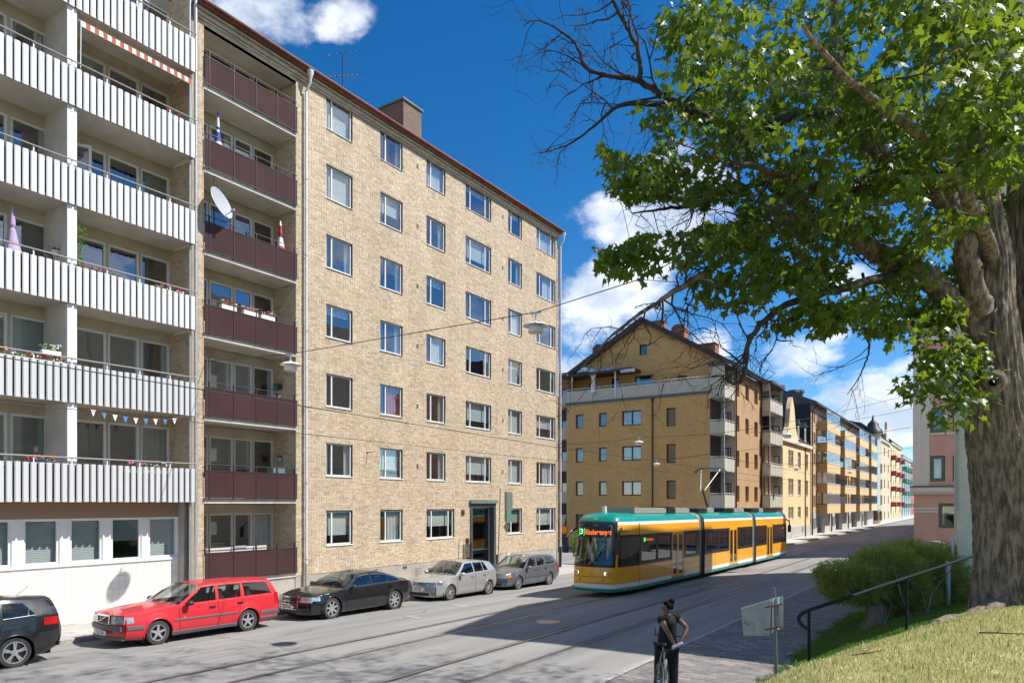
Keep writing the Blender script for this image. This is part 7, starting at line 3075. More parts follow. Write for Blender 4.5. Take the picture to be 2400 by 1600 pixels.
for (x, z) in ((2.9, .85), (4.9, .9), (8.2, .9), (11.2, .85), (13.3, .85), (17.0, .85), (18.6, .85), (21.5, .9), (25.6, .85), (27, .85)):
 b = MB()
 b.lathe([(.035, 0), (.03, .008), (0, .01)], 10, (x, -HWT - .001, z), (0, -1, 0))
 b.build('side_lamp', 'lens_red', tram, local=True)
b = MB()
b.tube([(frontx(1.25, -.1) - .03, .05, 1.25), (frontx(1.55, -.2) - .05, -.18, 1.55), (frontx(2.1, -.6) - .04, -.55, 2.1)], .014, 5)
b.tube([(frontx(1.25, -.1) - .03, 0.0, 1.25), (frontx(1.55, -.2) - .05, -.23, 1.55), (frontx(2.1, -.6) - .04, -.56, 2.0)], .01, 5)
b.tube([(frontx(1.5, -.56) - .03, -.56, 1.5), (frontx(2.25, -.56) - .03, -.56, 2.25)], .012, 5)
b.build('wiper', 'plastic_black', tram, local=True)
for s in (-1, 1):
 b = MB()
 b.tube([(.75, s * .98, 2.78), (.3, s * 1.1, 2.6), (.02, s * 1.16, 2.35)], .045, 6)
 b.box(-.06, .08, s * 1.17 - .1, s * 1.17 + .1, 1.75, 2.4)
 b.build('mirror', 'plastic_black', tram, local=True)
b = MB()
b.tube([(28.3, -1.0, 2.9), (28.8, -1.25, 2.7), (28.9, -1.25, 2.4)], .045, 6)
b.box(28.8, 28.95, -1.35, -1.15, 1.9, 2.4)
b.build('mirror', 'plastic_black', tram, local=True)
b = MB()
b.lathe([(.0, .3), (.09, .3), (.1, 0)], 14, (1.3, .05, 3.36))
b.build('aerial_dome', 'tram_white', tram, smooth=True, local=True)
for (x0, x1, h, mm) in ((2.6, 6.2, .2, 'tram_grey'), (6.4, 7.3, .24, 'tram_black'), (7.4, 9.3, .2, 'tram_grey'), (10.7, 11.9, .18, 'tram_black'), (12.1, 13.2, .22, 'galv'), (15.0, 16.8, .2, 'tram_black'), (17.0, 19.0, .2, 'tram_grey'), (20.6, 22.4, .2, 'tram_black'), (22.6, 23.6, .22, 'galv'), (23.9, 27.4, .18, 'tram_black')):
 b = MB()
 b.box(x0, x1, -.72, .78, 3.36, 3.38 + h)
 b.box(x0 + .1, x1 - .1, -.66, .7, 3.38 + h, 3.41 + h)
 b.build('roof_box', mm, tram, local=True)
pg = Vector((13.9, 0, 3.45))
b = MB()
b.tube([pg + Vector((.5, 0, 0)), pg + Vector((-.45, 0, 1.15))], .05, 6)
b.tube([pg + Vector((.7, 0, 0)), pg + Vector((-.25, 0, 1.05))], .03, 6)
b.build('pantograph_lower_arm', 'steel_dark', tram, local=True)
b = MB()
for s in (-1, 1):
 b.tube([pg + Vector((-.45, s * .12, 1.15)), pg + Vector((.9, s * .55, 2.35))], .03, 6)
 b.tube([pg + Vector((-.45, s * .12, 1.15)), pg + Vector((-.4, s * .15, 1.1))], .05, 6)
b.build('pantograph_upper_arm', 'galv', tram, local=True)
b = MB()
for dx in (.8, 1.05):
 b.tube([pg + Vector((dx, y_, z_)) for y_, z_ in ((-.95, 2.18), (-.75, 2.36), (-.5, 2.42), (.5, 2.42), (.75, 2.36), (.95, 2.18))], .022, 6)
b.build('pantograph_head', 'steel_dark', tram, local=True)
for x in (2.4, 4.3, 13.9, 15.8, 24.6, 26.5):
 for y in (-.72, .72):
  b = MB()
  b.lathe([(.05, -.06), (.3, -.06), (.3, .06), (.05, .06)], 20, (x, y, .3), (0, 1, 0))
  b.build('wheel', 'under', tram, local=True)
b = MB()
b.box(.6, 28.2, -.95, .95, .22, .36)
b.box(1.6, 5.2, -.98, .98, .1, .22)
b.box(13.1, 16.6, -.98, .98, .1, .22)
b.box(23.8, 27.2, -.98, .98, .1, .22)
b.build('underframe', 'under', tram, local=True)
# --- the maple on the bank
def smooth_path(pts, rad, n=5):
 """Catmull-Rom through the points"""
 p = [Vector(q) for q in pts]
 out, ro = [], []
 for i in range(len(p) - 1):
  p0, p1, p2, p3 = p[max(i - 1, 0)], p[i], p[i + 1], p[min(i + 2, len(p) - 1)]
  for k in range(n):
   t = k / n
   out.append(.5 * ((2 * p1) + (p2 - p0) * t + (2 * p0 - 5 * p1 + 4 * p2 - p3) * t * t + (3 * p1 - p0 - 3 * p2 + p3) * t ** 3))
   ro.append(rad[i] + (rad[i + 1] - rad[i]) * t)
 out.append(p[-1])
 ro.append(rad[-1])
 return out, ro

def W(l):
 return [P(*q[:3]) for q in l], [q[3] for q in l]

tp_base = P(2395, 1440, 9.6)
maple = thing('maple_tree', (tp_base.x, tp_base.y, tp_base.z), 'big maple with a furrowed forked trunk on the grassy bank', 'tree')
LIMBS = {
 'trunk': [(2392, 1450, 9.6, .66), (2388, 1425, 9.6, .58), (2384, 1380, 9.6, .52), (2382, 1300, 9.6, .49), (2380, 1200, 9.6, .485), (2372, 1110, 9.6, .50), (2352, 1030, 9.55, .42), (2335, 950, 9.5, .345), (2328, 860, 9.5, .335), (2322, 780, 9.5, .32), (2326, 700, 9.55, .245), (2330, 620, 9.6, .22), (2318, 540, 9.7, .2), (2300, 430, 9.8, .175), (2275, 300, 9.9, .15), (2255, 150, 10, .13), (2235, -50, 10.1, .11), (2200, -350, 10.2, .08), (2190, -700, 10.2, .03)],
 'stem_right': [(2405, 1140, 9.75, .40), (2425, 1020, 9.9, .36), (2440, 880, 10.0, .33), (2438, 740, 10.1, .31), (2425, 600, 10.2, .29), (2415, 450, 10.3, .27), (2430, 250, 10.4, .24), (2450, 0, 10.5, .2), (2500, -400, 10.4, .12), (2540, -800, 10.3, .04)],
 'limb_left': [(2315, 800, 9.5, .2), (2270, 735, 9.45, .165), (2215, 690, 9.4, .15), (2150, 640, 9.3, .14), (2075, 600, 9.2, .13), (2005, 555, 9.1, .115), (1940, 525, 9.0, .10), (1870, 512, 8.9, .075), (1800, 535, 8.8, .06), (1720, 590, 8.7, .05), (1650, 640, 8.6, .042), (1580, 685, 8.5, .032), (1500, 735, 8.45, .022), (1430, 790, 8.4, .013), (1365, 860, 8.4, .005)],
 'limb_up': [(2318, 760, 9.45, .17), (2285, 690, 9.3, .15), (2268, 610, 9.2, .135), (2252, 530, 9.1, .125), (2215, 455, 9.0, .12), (2160, 405, 8.9, .115), (2085, 395, 8.8, .105), (2052, 350, 8.7, .10), (2005, 295, 8.6, .085), (1985, 210, 8.6, .07), (1962, 100, 8.6, .055), (1950, -60, 8.6, .04), (1930, -300, 8.6, .01)],
 'bough_dead': [(2005, 295, 8.6, .075), (1900, 270, 8.8, .07), (1800, 295, 9.0, .068), (1700, 290, 9.1, .062), (1640, 268, 9.1, .055), (1560, 228, 9.1, .045), (1490, 188, 9.1, .035), (1420, 176, 9.1, .026), (1372, 158, 9.1, .022), (1350, 105, 9.1, .018), (1300, 65, 9.1, .012), (1255, 48, 9.1, .008), (1225, 62, 9.1, .004)],
 'bough_mid': [(1640, 270, 9.1, .045), (1560, 246, 9.0, .04), (1460, 245, 8.9, .028), (1400, 290, 8.9, .018), (1340, 335, 8.9, .012), (1300, 350, 8.9, .008), (1262, 360, 8.9, .004)],
 'bough_top': [(1500, 192, 9.1, .034), (1496, 120, 9.15, .03), (1470, 65, 9.2, .028), (1440, 10, 9.2, .024), (1420, -60, 9.2, .015), (1400, -160, 9.2, .005)],
 'bough_low': [(2160, 645, 9.3, .07), (2060, 655, 9.0, .06), (1960, 680, 8.7, .05), (1880, 700, 8.5, .045), (1810, 735, 8.3, .036), (1760, 790, 8.2, .03), (1742, 850, 8.2, .022), (1720, 835, 8.2, .012), (1690, 815, 8.2, .005)],
 'bough_hang': [(1755, 800, 8.2, .024), (1745, 870, 8.2, .02), (1722, 900, 8.2, .014), (1690, 880, 8.2, .005)],
 'bough_fork': [(1940, 525, 9.0, .06), (1860, 480, 9.2, .05), (1790, 430, 9.4, .045), (1720, 450, 9.5, .04), (1640, 480, 9.6, .03), (1560, 490, 9.6, .02), (1480, 500, 9.6, .008)],
 'bough_inner': [(2085, 395, 8.8, .07), (2000, 440, 8.3, .055), (1900, 430, 7.8, .045), (1800, 400, 7.4, .035), (1720, 380, 7.1, .02)],
 'bough_near': [(2330, 620, 9.6, .10), (2280, 480, 8.6, .08), (2200, 360, 7.6, .06), (2080, 260, 6.8, .045), (1960, 160, 6.2, .03), (1880, 60, 5.8, .015)],
 'bough_right': [(2415, 450, 10.3, .13), (2480, 330, 9.4, .1), (2560, 200, 8.4, .07), (2650, 80, 7.6, .04), (2750, 0, 7.0, .02)],
 'bough_back': [(2318, 540, 9.7, .11), (2220, 480, 10.6, .08), (2100, 470, 11.4, .06), (1980, 500, 12.0, .04), (1880, 560, 12.4, .02)],
 'bough_down': [(2322, 850, 9.5, .03), (2280, 870, 9.2, .02), (2240, 900, 9.0, .012), (2200, 940, 8.9, .005)],
 'bough_hook': [(2023, 640, 9.1, .02), (2025, 720, 9.0, .018), (2028, 780, 9.0, .016), (2038, 810, 9.0, .014), (2028, 850, 9.0, .011), (2010, 890, 9.0, .008), (1985, 925, 9.0, .004)],
}
b = MB()
limb_pts = {}
for nm, l in LIMBS.items():
 pts, rad = W(l)
 pp_, rr_ = smooth_path(pts, rad, 6)
 q = random.Random(hash(nm) % 997 if False else len(nm) * 31 + len(l))
 pp_ = [p + Vector((q.gauss(0, 1), q.gauss(0, 1), q.gauss(0, 1))) * min(.022, r_ * .25) for p, r_ in zip(pp_, rr_)]
 limb_pts[nm] = (pp_, rr_)
 if nm not in ('trunk', 'stem_right'):
  g = MB()
  g.tube(pp_, rr_, 9 if rr_[0] > .05 else 6)
  g.build('limb', 'bark' if rr_[0] > .08 else 'bark_dark', maple, smooth='all')

def furrowed(pp, rr, n=48, name='trunk', seed=3):
 """trunk with bark ridges and a flare at the ground"""
 q = np.random.default_rng(seed)
 rows = []
 ref = Vector((1, 0, 0))
 ph = q.uniform(0, 6.28, 6)
 for i, (p, r) in enumerate(zip(pp, rr)):
  d = (pp[min(i + 1, len(pp) - 1)] - pp[max(i - 1, 0)]).normalized()
  ref = (ref - d * ref.dot(d)).normalized()
  bi = d.cross(ref)
  row = []
  for j in range(n):
   a = 2 * math.pi * j / n
   hgt = p.z
   k = 1 + .05 * math.sin(3 * a + ph[0] + hgt * .5) + .03 * math.sin(7 * a + ph[1] - hgt * .7)
   k += .03 * math.sin(19 * a + 1.6 * math.sin(hgt * 3.2 + ph[2]) + hgt * .8) + .026 * math.sin(29 * a - 1.9 * math.sin(hgt * 4.1) + ph[3])
   k += q.uniform(-.016, .016)
   row.append(p + (ref * math.cos(a) + bi * math.sin(a)) * (r * k))
  rows.append(row)
 g = MB()
 g.loft(rows, 0, close=True)
 return g

for nm in ('trunk', 'stem_right'):
 pts, rad = W(LIMBS[nm])
 pp_, rr_ = smooth_path(pts, rad, 14)
 limb_pts[nm] = (pp_, rr_)
 furrowed(pp_, rr_, 120, nm, 3 if nm == 'trunk' else 8).build('trunk' if nm == 'trunk' else 'stem', 'bark', maple, smooth='all')
kp = P(2326, 896, 9.14)
kd = (Vector((0, 0, HC)) - kp).normalized()
b = MB()
b.lathe([(.17, -.06), (.13, .0), (.10, .035), (.065, .04), (.045, .015), (.03, -.05), (0, -.06)], 18, kp, kd, mf=[0, 0, 0, 0, 1, 1])
b.build('knot', ['bark', 'under'], maple, smooth='all')
for rt in ([(2335, 1425, 9.45, .15), (2300, 1428, 9.2, .085), (2262, 1430, 9.0, .06), (2225, 1436, 8.95, .065), (2195, 1440, 8.8, .05), (2175, 1447, 8.75, .015)], [(2345, 1440, 9.3, .13), (2322, 1447, 9.05, .06), (2300, 1452, 8.9, .03), (2280, 1458, 8.8, .008)]):
 pts, rad = W(rt)
 pts = [Vector((p.x, p.y, float(hill_z(p.x, p.y)) + .02 - (.03 if i in (2, 5) else 0))) for i, p in enumerate(pts)]
 pp_, rr_ = smooth_path(pts, rad, 6)
 furrowed(pp_, rr_, 20, 'root', 5).build('root', 'bark', maple, smooth='all')

def twig(mb, p, d, ln, r, depth, q):
 pts = [p]
 cur = p.copy()
 dd = d.normalized()
 n = 5
 for i in range(n):
  dd = (dd + Vector((q.gauss(0, .28), q.gauss(0, .28), q.gauss(0, .28) - .03))).normalized()
  cur = cur + dd * ln / n
  pts.append(cur.copy())
 mb.tube(pts, [r * (1 - .8 * i / n) for i in range(n + 1)], 4, cap=False)
 if depth:
  for i in range(1, n + 1):
   if q.random() < .72:
    side = dd.orthogonal().normalized()
    side = side * math.cos(q.uniform(0, 6.28)) + dd.cross(side) * math.sin(q.uniform(0, 6.28))
    twig(mb, pts[i], (dd * .6 + side * .8), ln * q.uniform(.35, .6), r * .55, depth - 1, q)

q = random.Random(5)
tw_ = MB()
for nm, s0, k in (('bough_dead', .55, 9), ('bough_mid', .4, 6), ('bough_top', .15, 9), ('bough_low', .45, 7), ('bough_hang', .1, 4), ('limb_left', .72, 14), ('bough_hook', .5, 5), ('bough_fork', .5, 8)):
 pp_, rr_ = limb_pts[nm]
 n = len(pp_)
 for i in range(k):
  j = int(n * (s0 + (1 - s0) * i / k))
  d = (pp_[min(j + 1, n - 1)] - pp_[max(j - 1, 0)]).normalized()
  sd_ = Vector((q.gauss(0, .5), q.gauss(0, .4), q.gauss(0, .7) + (-.45 if nm == 'limb_left' else .0)))
  twig(tw_, pp_[j], d * .7 + sd_, q.uniform(.35, .9), max(.005, rr_[j] * .5), 2, q)
for nm in ('limb_left', 'limb_up', 'bough_fork', 'bough_inner', 'bough_near', 'bough_back', 'bough_low', 'bough_dead'):
 pp_, rr_ = limb_pts[nm]
 n = len(pp_)
 for i in range(9):
  j = q.randrange(int(n * .2), n)
  twig(tw_, pp_[j], Vector((q.gauss(-.4, .6), q.gauss(0, .6), q.gauss(0, .7))), q.uniform(.5, 1.3), max(.006, min(.02, rr_[j] * .4)), 2, q)
tag(tw_.build('twigs', 'bark_dark', maple), kind='stuff')

LOBES = [(0, 0), (.16, -.10), (.40, -.16), (.33, .03), (.62, .18), (.40, .28), (.36, .42), (.20, .40), (.13, .58), (0, .95)]
OUT = LOBES + [(-x, y) for x, y in LOBES[-2:0:-1]]
LEAF = np.array([(x, y, -.16 * abs(x) - .10 * y * y) for x, y in OUT])
FAN = np.array([(0, i, i + 1) for i in range(1, len(OUT) - 1)])

def leaf_cloud(centers, radii, counts, seed, size=(.075, .135)):
 g = np.random.default_rng(seed)
 C = np.repeat(np.array(centers), counts, 0)
 Rr = np.repeat(np.array(radii), counts)
 n = len(C)
 off = g.normal(0, 1, (n, 3))
 off /= np.linalg.norm(off, axis=1, keepdims=True)
 off *= (g.uniform(0, 1, (n, 1)) ** .45) * Rr[:, None]
 off[:, 2] *= .55
 pos = C + off
 out = off.copy()
 out[:, 2] -= .55 * Rr
 tip = out / (np.linalg.norm(out, axis=1, keepdims=True) + 1e-6) + g.normal(0, .45, (n, 3))
 tip[:, 2] -= .35
 tip /= np.linalg.norm(tip, axis=1, keepdims=True)
 up = np.array([0, 0, 1.0]) + g.normal(0, .55, (n, 3))
 side = np.cross(tip, up)
 side /= np.linalg.norm(side, axis=1, keepdims=True)
 nor = np.cross(side, tip)
 sz_ = g.uniform(size[0], size[1], n)
 return pos, side, tip, nor, sz_

def leaves_np(pos, side, tip, nor, sz_):
 n = len(pos)
 L = LEAF
 v = (pos[:, None, :] + (L[None, :, 0:1] * side[:, None, :] + L[None, :, 1:2] * tip[:, None, :] + L[None, :, 2:3] * nor[:, None, :]) * sz_[:, None, None])
 k = np.arange(n)[:, None, None] * len(L)
 f = (k + FAN[None]).reshape(-1, 3)
 return v.reshape(-1, 3), f

g = np.random.default_rng(21)
cent, rads, cnts = [], [], []
MASS = [  # px, py, half width, half height, sprays, depth range
 (1900, 90, 340, 150, 52, 6.4, 11.5), (2150, 120, 260, 170, 44, 6.0, 12.0), (1720, 230, 190, 130, 26, 7.6, 10.8), (1960, 330, 260, 130, 44, 6.8, 11.8),
 (2200, 330, 220, 130, 34, 6.6, 12.5), (1560, 330, 120, 80, 13, 8.4, 10.2), (1470, 430, 90, 35, 7, 8.8, 9.9), (1720, 420, 200, 90, 26, 7.4, 10.8), (1620, 560, 170, 70, 18, 8.0, 9.8),
 (1470, 605, 75, 32, 7, 8.4, 9.3), (1830, 560, 200, 80, 26, 7.6, 11.5), (2050, 510, 220, 90, 32, 7.4, 12.5), (1750, 660, 170, 50, 14, 7.8, 9.6), (1960, 680, 170, 60, 19, 8.0, 11.5),
 (2140, 640, 120, 90, 18, 8.6, 12.0), (1900, 740, 90, 35, 7, 8.0, 9.4), (2080, 760, 60, 45, 6, 8.6, 9.8), (2180, 760, 60, 70, 10, 8.8, 10.5), (2220, 850, 60, 55, 9, 8.6, 9.5), (2230, 950, 40, 35, 5, 8.6, 9.2),
 (2370, 250, 120, 260, 26, 6.5, 13.0), (2350, 560, 120, 120, 12, 10.4, 13.0), (1640, 60, 80, 70, 9, 8.2, 10.0), (2380, 60, 120, 130, 16, 5.6, 9.0), (2150, 905, 45, 18, 2, 8.7, 9.0), (1590, 440, 120, 60, 10, 8.4, 9.8)]
for (cx_, cy_, hw_, hh_, n, d0, d1) in MASS:
 for _ in range(n):
  while True:
   a, c = g.uniform(-1, 1, 2)
   if a * a + c * c < 1:
    break
  d = g.uniform(d0, d1)
  cent.append(tuple(P(cx_ + a * hw_, cy_ + c * hh_, d)))
  rr = g.uniform(.24, .44)
  rads.append(rr)
  cnts.append(int(g.uniform(30, 52)))
inside = len(cent)
for _ in range(620):
 u, w, h_ = g.normal(0, 1, 3)
 k = np.array((u, w, h_))
 k = k / np.linalg.norm(k) * g.uniform(.45, 1) ** .6
 c = np.array((-.4, 13.2, HC + 11.2)) + k * np.array((7.0, 6.6, 6.6))
 rel = c - np.array((0, 0, HC))
 dep = -rel[0] * ST + rel[1] * CT
 if dep > .5:
  pxx = CX + F * (rel[0] * CT + rel[1] * ST) / dep
  pyy = HY - F * rel[2] / dep
  if pyy > -90 and pxx < 2480:
   continue
 ts = (c[2] - 2.0) / 7.2
 sx_, sy_ = c[0] - 5 * ts, c[1] - 2.9 * ts          # where its shadow falls on the bank
 if -2.6 < sx_ < 2.2 and 5 < sy_ < 12.5 and g.uniform() < .5:  # thins the unseen sprays to let sun onto the bank
  continue
 cent.append(tuple(c))
 rads.append(g.uniform(.35, .6))
 cnts.append(int(g.uniform(14, 22)))
for _ in range(420):  # extra unseen sprays, added where their shadows dapple the road
 sx_, sy_, ts = g.uniform(-14.5, -6.5), g.uniform(4.5, 11.5), g.uniform(1.25, 2.5)
 c = np.array((sx_ + 5 * ts, sy_ + 2.9 * ts, 7.2 * ts))
 dep = -c[0] * ST + c[1] * CT
 if abs(c[0] + 1) > 6.5 or (HY - F * (c[2] - HC) / dep > -90 and CX + F * (c[0] * CT + c[1] * ST) / dep < 2480):
  continue
 cent.append(tuple(c))
 rads.append(g.uniform(.35, .6))
 cnts.append(int(g.uniform(15, 24)))
pos, side, tip, nor, sz_ = leaf_cloud(cent, rads, cnts, 4)
dep = -pos[:, 0] * ST + pos[:, 1] * CT
pxx = CX + F * (pos[:, 0] * CT + pos[:, 1] * ST) / np.maximum(dep, .1)
pyy = HY - F * (pos[:, 2] - HC) / np.maximum(dep, .1)
keep = ~((pxx < 1395) & (pyy > -200) & (dep > 0)) & ~((pyy > 1010) & (dep > 0)) & ~((pxx < 2080) & (pyy > 790) & (dep > 0))
for (ex, ey, ew, eh) in ((1545, 508, 110, 40), (1425, 520, 70, 60), (1690, 500, 45, 26), (1480, 330, 60, 30), (2030, 640, 40, 26), (1840, 700, 36, 22)):
 keep &= ~(((pxx - ex) / ew) ** 2 + ((pyy - ey) / eh) ** 2 < 1)
pos, side, tip, nor, sz_, dep, pxx, pyy = (q_[keep] for q_ in (pos, side, tip, nor, sz_, dep, pxx, pyy))
view = (pxx > 0) & (pxx < 2400) & (pyy > 0) & (pyy < 1600) & (dep > 0)
score = np.where(view, sz_ / np.maximum(dep, .5), 0)
order = np.argsort(-score)
first, others = order[:300], order[300:]
v, f = leaves_np(*(q_[others] for q_ in (pos, side, tip, nor, sz_)))
crown = np_mesh('crown', v, f, 'maple_leaf', maple)
tag(crown, kind='stuff')
lm = bpy.data.meshes.new('leaf')
lm.from_pydata([tuple(q_) for q_ in LEAF], [], [tuple(int(x) for x in q_) for q_ in FAN])
lm.materials.append(MT('maple_leaf_top'))
inv = world_of(maple).inverted()
for i in first:
 o = bpy.data.objects.new('leaf', lm)
 COL.objects.link(o)
 o.parent = maple
 m4 = Matrix(((side[i, 0], tip[i, 0], nor[i, 0], 0), (side[i, 1], tip[i, 1], nor[i, 1], 0), (side[i, 2], tip[i, 2], nor[i, 2], 0), (0, 0, 0, 1)))
 m4 = Matrix.Translation(Vector(pos[i])) @ m4 @ Matrix.Scale(float(sz_[i]), 4)
 o.matrix_parent_inverse = inv
 o.matrix_basis = m4

# --- juniper bush, stump and shrub
jb = thing('juniper_bush', (-1.9, 20.4, float(hill_z(-1.9, 20.4))), 'wide feathery green juniper bush below the handrail', 'bush')
g = np.random.default_rng(9)
N = 15000
JC = [P(2075, 1350, 18.2), P(2180, 1360, 19.0), P(2130, 1330, 19.5), P(2000, 1375, 17.6), P(2225, 1340, 20.0), P(1985, 1345, 17.8), P(2110, 1400, 18.0), P(2200, 1410, 18.6)]
JR = [(.9, .9, .7), (.9, .9, .8), (.9, .9, .7), (.7, .7, .4), (.5, .7, .75), (.75, .6, .2), (.8, .8, .6), (.8, .8, .6)]
JW = np.array([.2, .18, .16, .1, .08, .06, .12, .1])
ci = g.choice(len(JC), N, p=JW / JW.sum())
dv = g.normal(0, 1, (N, 3))
dv /= np.linalg.norm(dv, axis=1, keepdims=True)
rad_ = g.uniform(0.35, 1.0, (N, 1)) ** .5
c = np.array([tuple(q_) for q_ in JC])[ci]
rr = np.array(JR)[ci]
pos_ = c + dv * rad_ * rr
outd = dv * np.array((1, 1, .55)) + g.normal(0, .35, (N, 3)) + np.array((-.1, 0, .25))
outd /= np.linalg.norm(outd, axis=1, keepdims=True)
ln = g.uniform(.16, .34, N)[:, None]
sd = np.cross(outd, g.normal(0, 1, (N, 3)))
sd /= np.linalg.norm(sd, axis=1, keepdims=True)
vs, fs_ = [], []
tpl = [(0, 0, .006), (1, 0, .0), (.25, .22, 0), (.35, .03, 0), (.5, .24, 0), (.6, .02, 0), (.25, -.22, 0), (.5, -.24, 0)]
base = [pos_ - sd * .007, pos_ + sd * .007, pos_ + outd * ln]
for t_, s_ in ((.2, 1), (.2, -1), (.5, 1), (.5, -1)):
 a0 = pos_ + outd * ln * t_
 base += [a0, a0 + outd * ln * .12, a0 + outd * ln * .38 + sd * ln * .3 * s_]
V = np.stack(base, 1).reshape(-1, 3)
k = np.arange(N)[:, None, None] * 15
Fc = (k + np.arange(15).reshape(1, 5, 3)).reshape(-1, 3)
ok = V[:, 2].reshape(N, 15).min(1) > 0
tag(np_mesh('foliage', V, Fc, 'juniper', jb), kind='stuff')
q = random.Random(3)
for k_ in range(9):
 p = Vector((q.uniform(-2.3, -.9), q.uniform(18.0, 20.5), 0))
 p.z = float(hill_z(p.x, p.y))
 b = MB()
 b.tube([p, p + Vector((q.gauss(0, .2), q.gauss(0, .2), .5)), p + Vector((q.gauss(0, .5), q.gauss(0, .4), 1.2))], [.03, .02, .008], 5)
 b.build('stem', 'stump', jb)
sp_ = P(2054, 1449, 17.0)
st_ = thing('tree_stump', (sp_.x, sp_.y, float(hill_z(sp_.x, sp_.y))), 'grey weathered tree stump at the foot of the juniper bush', 'tree stump')
b = MB()
zs = float(hill_z(sp_.x, sp_.y))
rows = []
for (h_, r_) in ((-.1, .34), (.04, .26), (.18, .2), (.42, .185), (.47, .175)):
 rows.append([(sp_.x + r_ * (1 + .12 * math.sin(5 * a) + .05 * math.sin(11 * a)) * math.cos(a), sp_.y + r_ * (1 + .1 * math.sin(4 * a + 1)) * math.sin(a), zs + h_) for a in np.linspace(0, 2 * math.pi, 33)[:-1]])
b.loft(rows, 0, close=True)
b.poly(rows[-1])
b.build('stump_body', 'stump', st_, smooth=True)
sc_ = Vector((-22.6, 41.0, float(road_z(-22, 41)) + .1))
sh_ = thing('corner_shrub', tuple(sc_), 'leafy green shrub at the far corner of the brick house', 'bush')
N = 2600
g = np.random.default_rng(12)
dv = g.normal(0, 1, (N, 3))
dv /= np.linalg.norm(dv, axis=1, keepdims=True)
pos_ = np.array((-22.5, 43.0, sc_.z + 1.25)) + dv * (g.uniform(.2, 1, (N, 1)) ** .5) * np.array((1.2, 1.2, 1.25))
tipd = g.normal(0, 1, (N, 3))
tipd /= np.linalg.norm(tipd, axis=1, keepdims=True)
sd = np.cross(tipd, g.normal(0, 1, (N, 3)))
sd /= np.linalg.norm(sd, axis=1, keepdims=True)
V = np.stack([pos_, pos_ + tipd * .07 + sd * .05, pos_ + tipd * .16, pos_ + tipd * .07 - sd * .05], 1).reshape(-1, 3)
Fc = (np.arange(N)[:, None] * 4 + np.arange(4)[None])
tag(np_mesh('foliage', V, Fc, 'shrub_leaf', sh_), kind='stuff')
b = MB()
for k_ in range(4):
 b.tube([(-22.5 + .1 * k_, 43.0, sc_.z - .1), (-22.6 + .25 * k_, 43.0 + .1 * k_, sc_.z + 1.2)], .02, 5)
b.build('stem', 'stump', sh_)
for i_, (x, y, a, ln_, lab) in enumerate(((-1.15, 8.1, .6, .35, 'short dry fallen twig lying in the middle of the dry grass'), (-.05, 8.9, .2, .5, 'long thin fallen twig lying near the tree root'), (-.75, 9.6, 1.2, .4, 'forked fallen twig at the crest of the bank'))):
 t = thing('fallen_twig', (x, y, float(hill_z(x, y))), lab, 'twig', 'twigs fallen in the grass')
 b = MB()
 pts = [Vector((x + math.cos(a) * ln_ * s_, y + math.sin(a) * ln_ * s_ + .02 * math.sin(9 * s_), float(hill_z(x + math.cos(a) * ln_ * s_, y + math.sin(a) * ln_ * s_)) + .035)) for s_ in (0, .3, .6, 1)]
 b.tube(pts, [.009, .008, .006, .003], 5)
 b.tube([pts[1], pts[1] + Vector((.05, .07, .03))], [.006, .002], 4)
 b.build('stick', 'bark_dark', t)
# --- handrail
hr = [P(1893, 1472, 9.8), P(1878, 1462, 9.85), P(1872, 1448, 9.9), P(1880, 1437, 9.95), P(1896, 1429, 10.0), P(2125, 1353, 11.2), P(2305, 1294, 12.3), P(2420, 1256, 13.2)]
t = thing('handrail', (hr[4].x, hr[4].y, float(hill_z(hr[4].x, hr[4].y))), 'dark steel handrail with a curled lower end climbing past the juniper', 'handrail')
b = MB()
pp_, rr_ = smooth_path(hr[:5], [.024] * 5, 5)
b.tube(pp_[:-1] + hr[4:], .025, 10)
b.build('rail', 'handrail', t, smooth=True)
for p in (hr[4], hr[5], hr[6]):
 b = MB()
 b.tube([(p.x, p.y, float(hill_z(p.x, p.y)) - .1), (p.x, p.y, p.z)], .021, 8)
 b.build('post', 'handrail', t, smooth=True)
# --- sign on a pole, seen from behind
sp0 = P(1820, 1560, 12.0)
pole_top = P(1814, 1377, 12.0)
zg_ = float(hill_z(sp0.x, sp0.y))
t = thing('road_sign', (pole_top.x, pole_top.y, zg_), 'back of a grey metal road sign on a leaning galvanised pole by the footway', 'road sign')
b = MB()
b.tube([(sp0.x, sp0.y, zg_ - .1), tuple(pole_top)], .03, 12)
b.build('pole', 'pole_grey', t, smooth=True)
A0, A1 = P(1738, 1425, 12.75), P(1742, 1488, 12.75)
B0, B1 = P(1806, 1405, 12.05), P(1803, 1489, 12.05)
b = MB()
n_ = (B0 - A0).cross(A1 - A0).normalized() * .006
b.prism([A0, A1, B1, B0], n_ * 2)
bd = b.build('board', 'sign_back', t, fix=True)
b = MB()
b.tube([A0, B0], .012, 6)
b.build('board_edge', 'sign_rib', bd)
text_mesh('KO', .085, 'ink', bd, (0, 0, 0), (1, 0, 0), (0, 0, 1), 'tag')
tg = bd.children[-1]
u_ = (B0 - A0)
u_.z = 0
u_.normalize()
p0 = A1.lerp(A0, .42).lerp(B1.lerp(B0, .42), .2)
nn_ = u_.cross(Vector((0, 0, 1)))
tg.matrix_world = Matrix.Translation(p0 + nn_ * .02) @ Matrix(((u_.x, 0, nn_.x, 0), (u_.y, 0, nn_.y, 0), (0, 1, nn_.z, 0), (0, 0, 0, 1))) @ Matrix.Rotation(R(-90), 4, 'X')
tg.matrix_parent_inverse = world_of(bd).inverted()
b = MB()
ribs = [(1806, 0), (1812, .05), (1817, 0), (1823, .05), (1828, .0), (1836, .02)]
lo_, hi_ = [], []
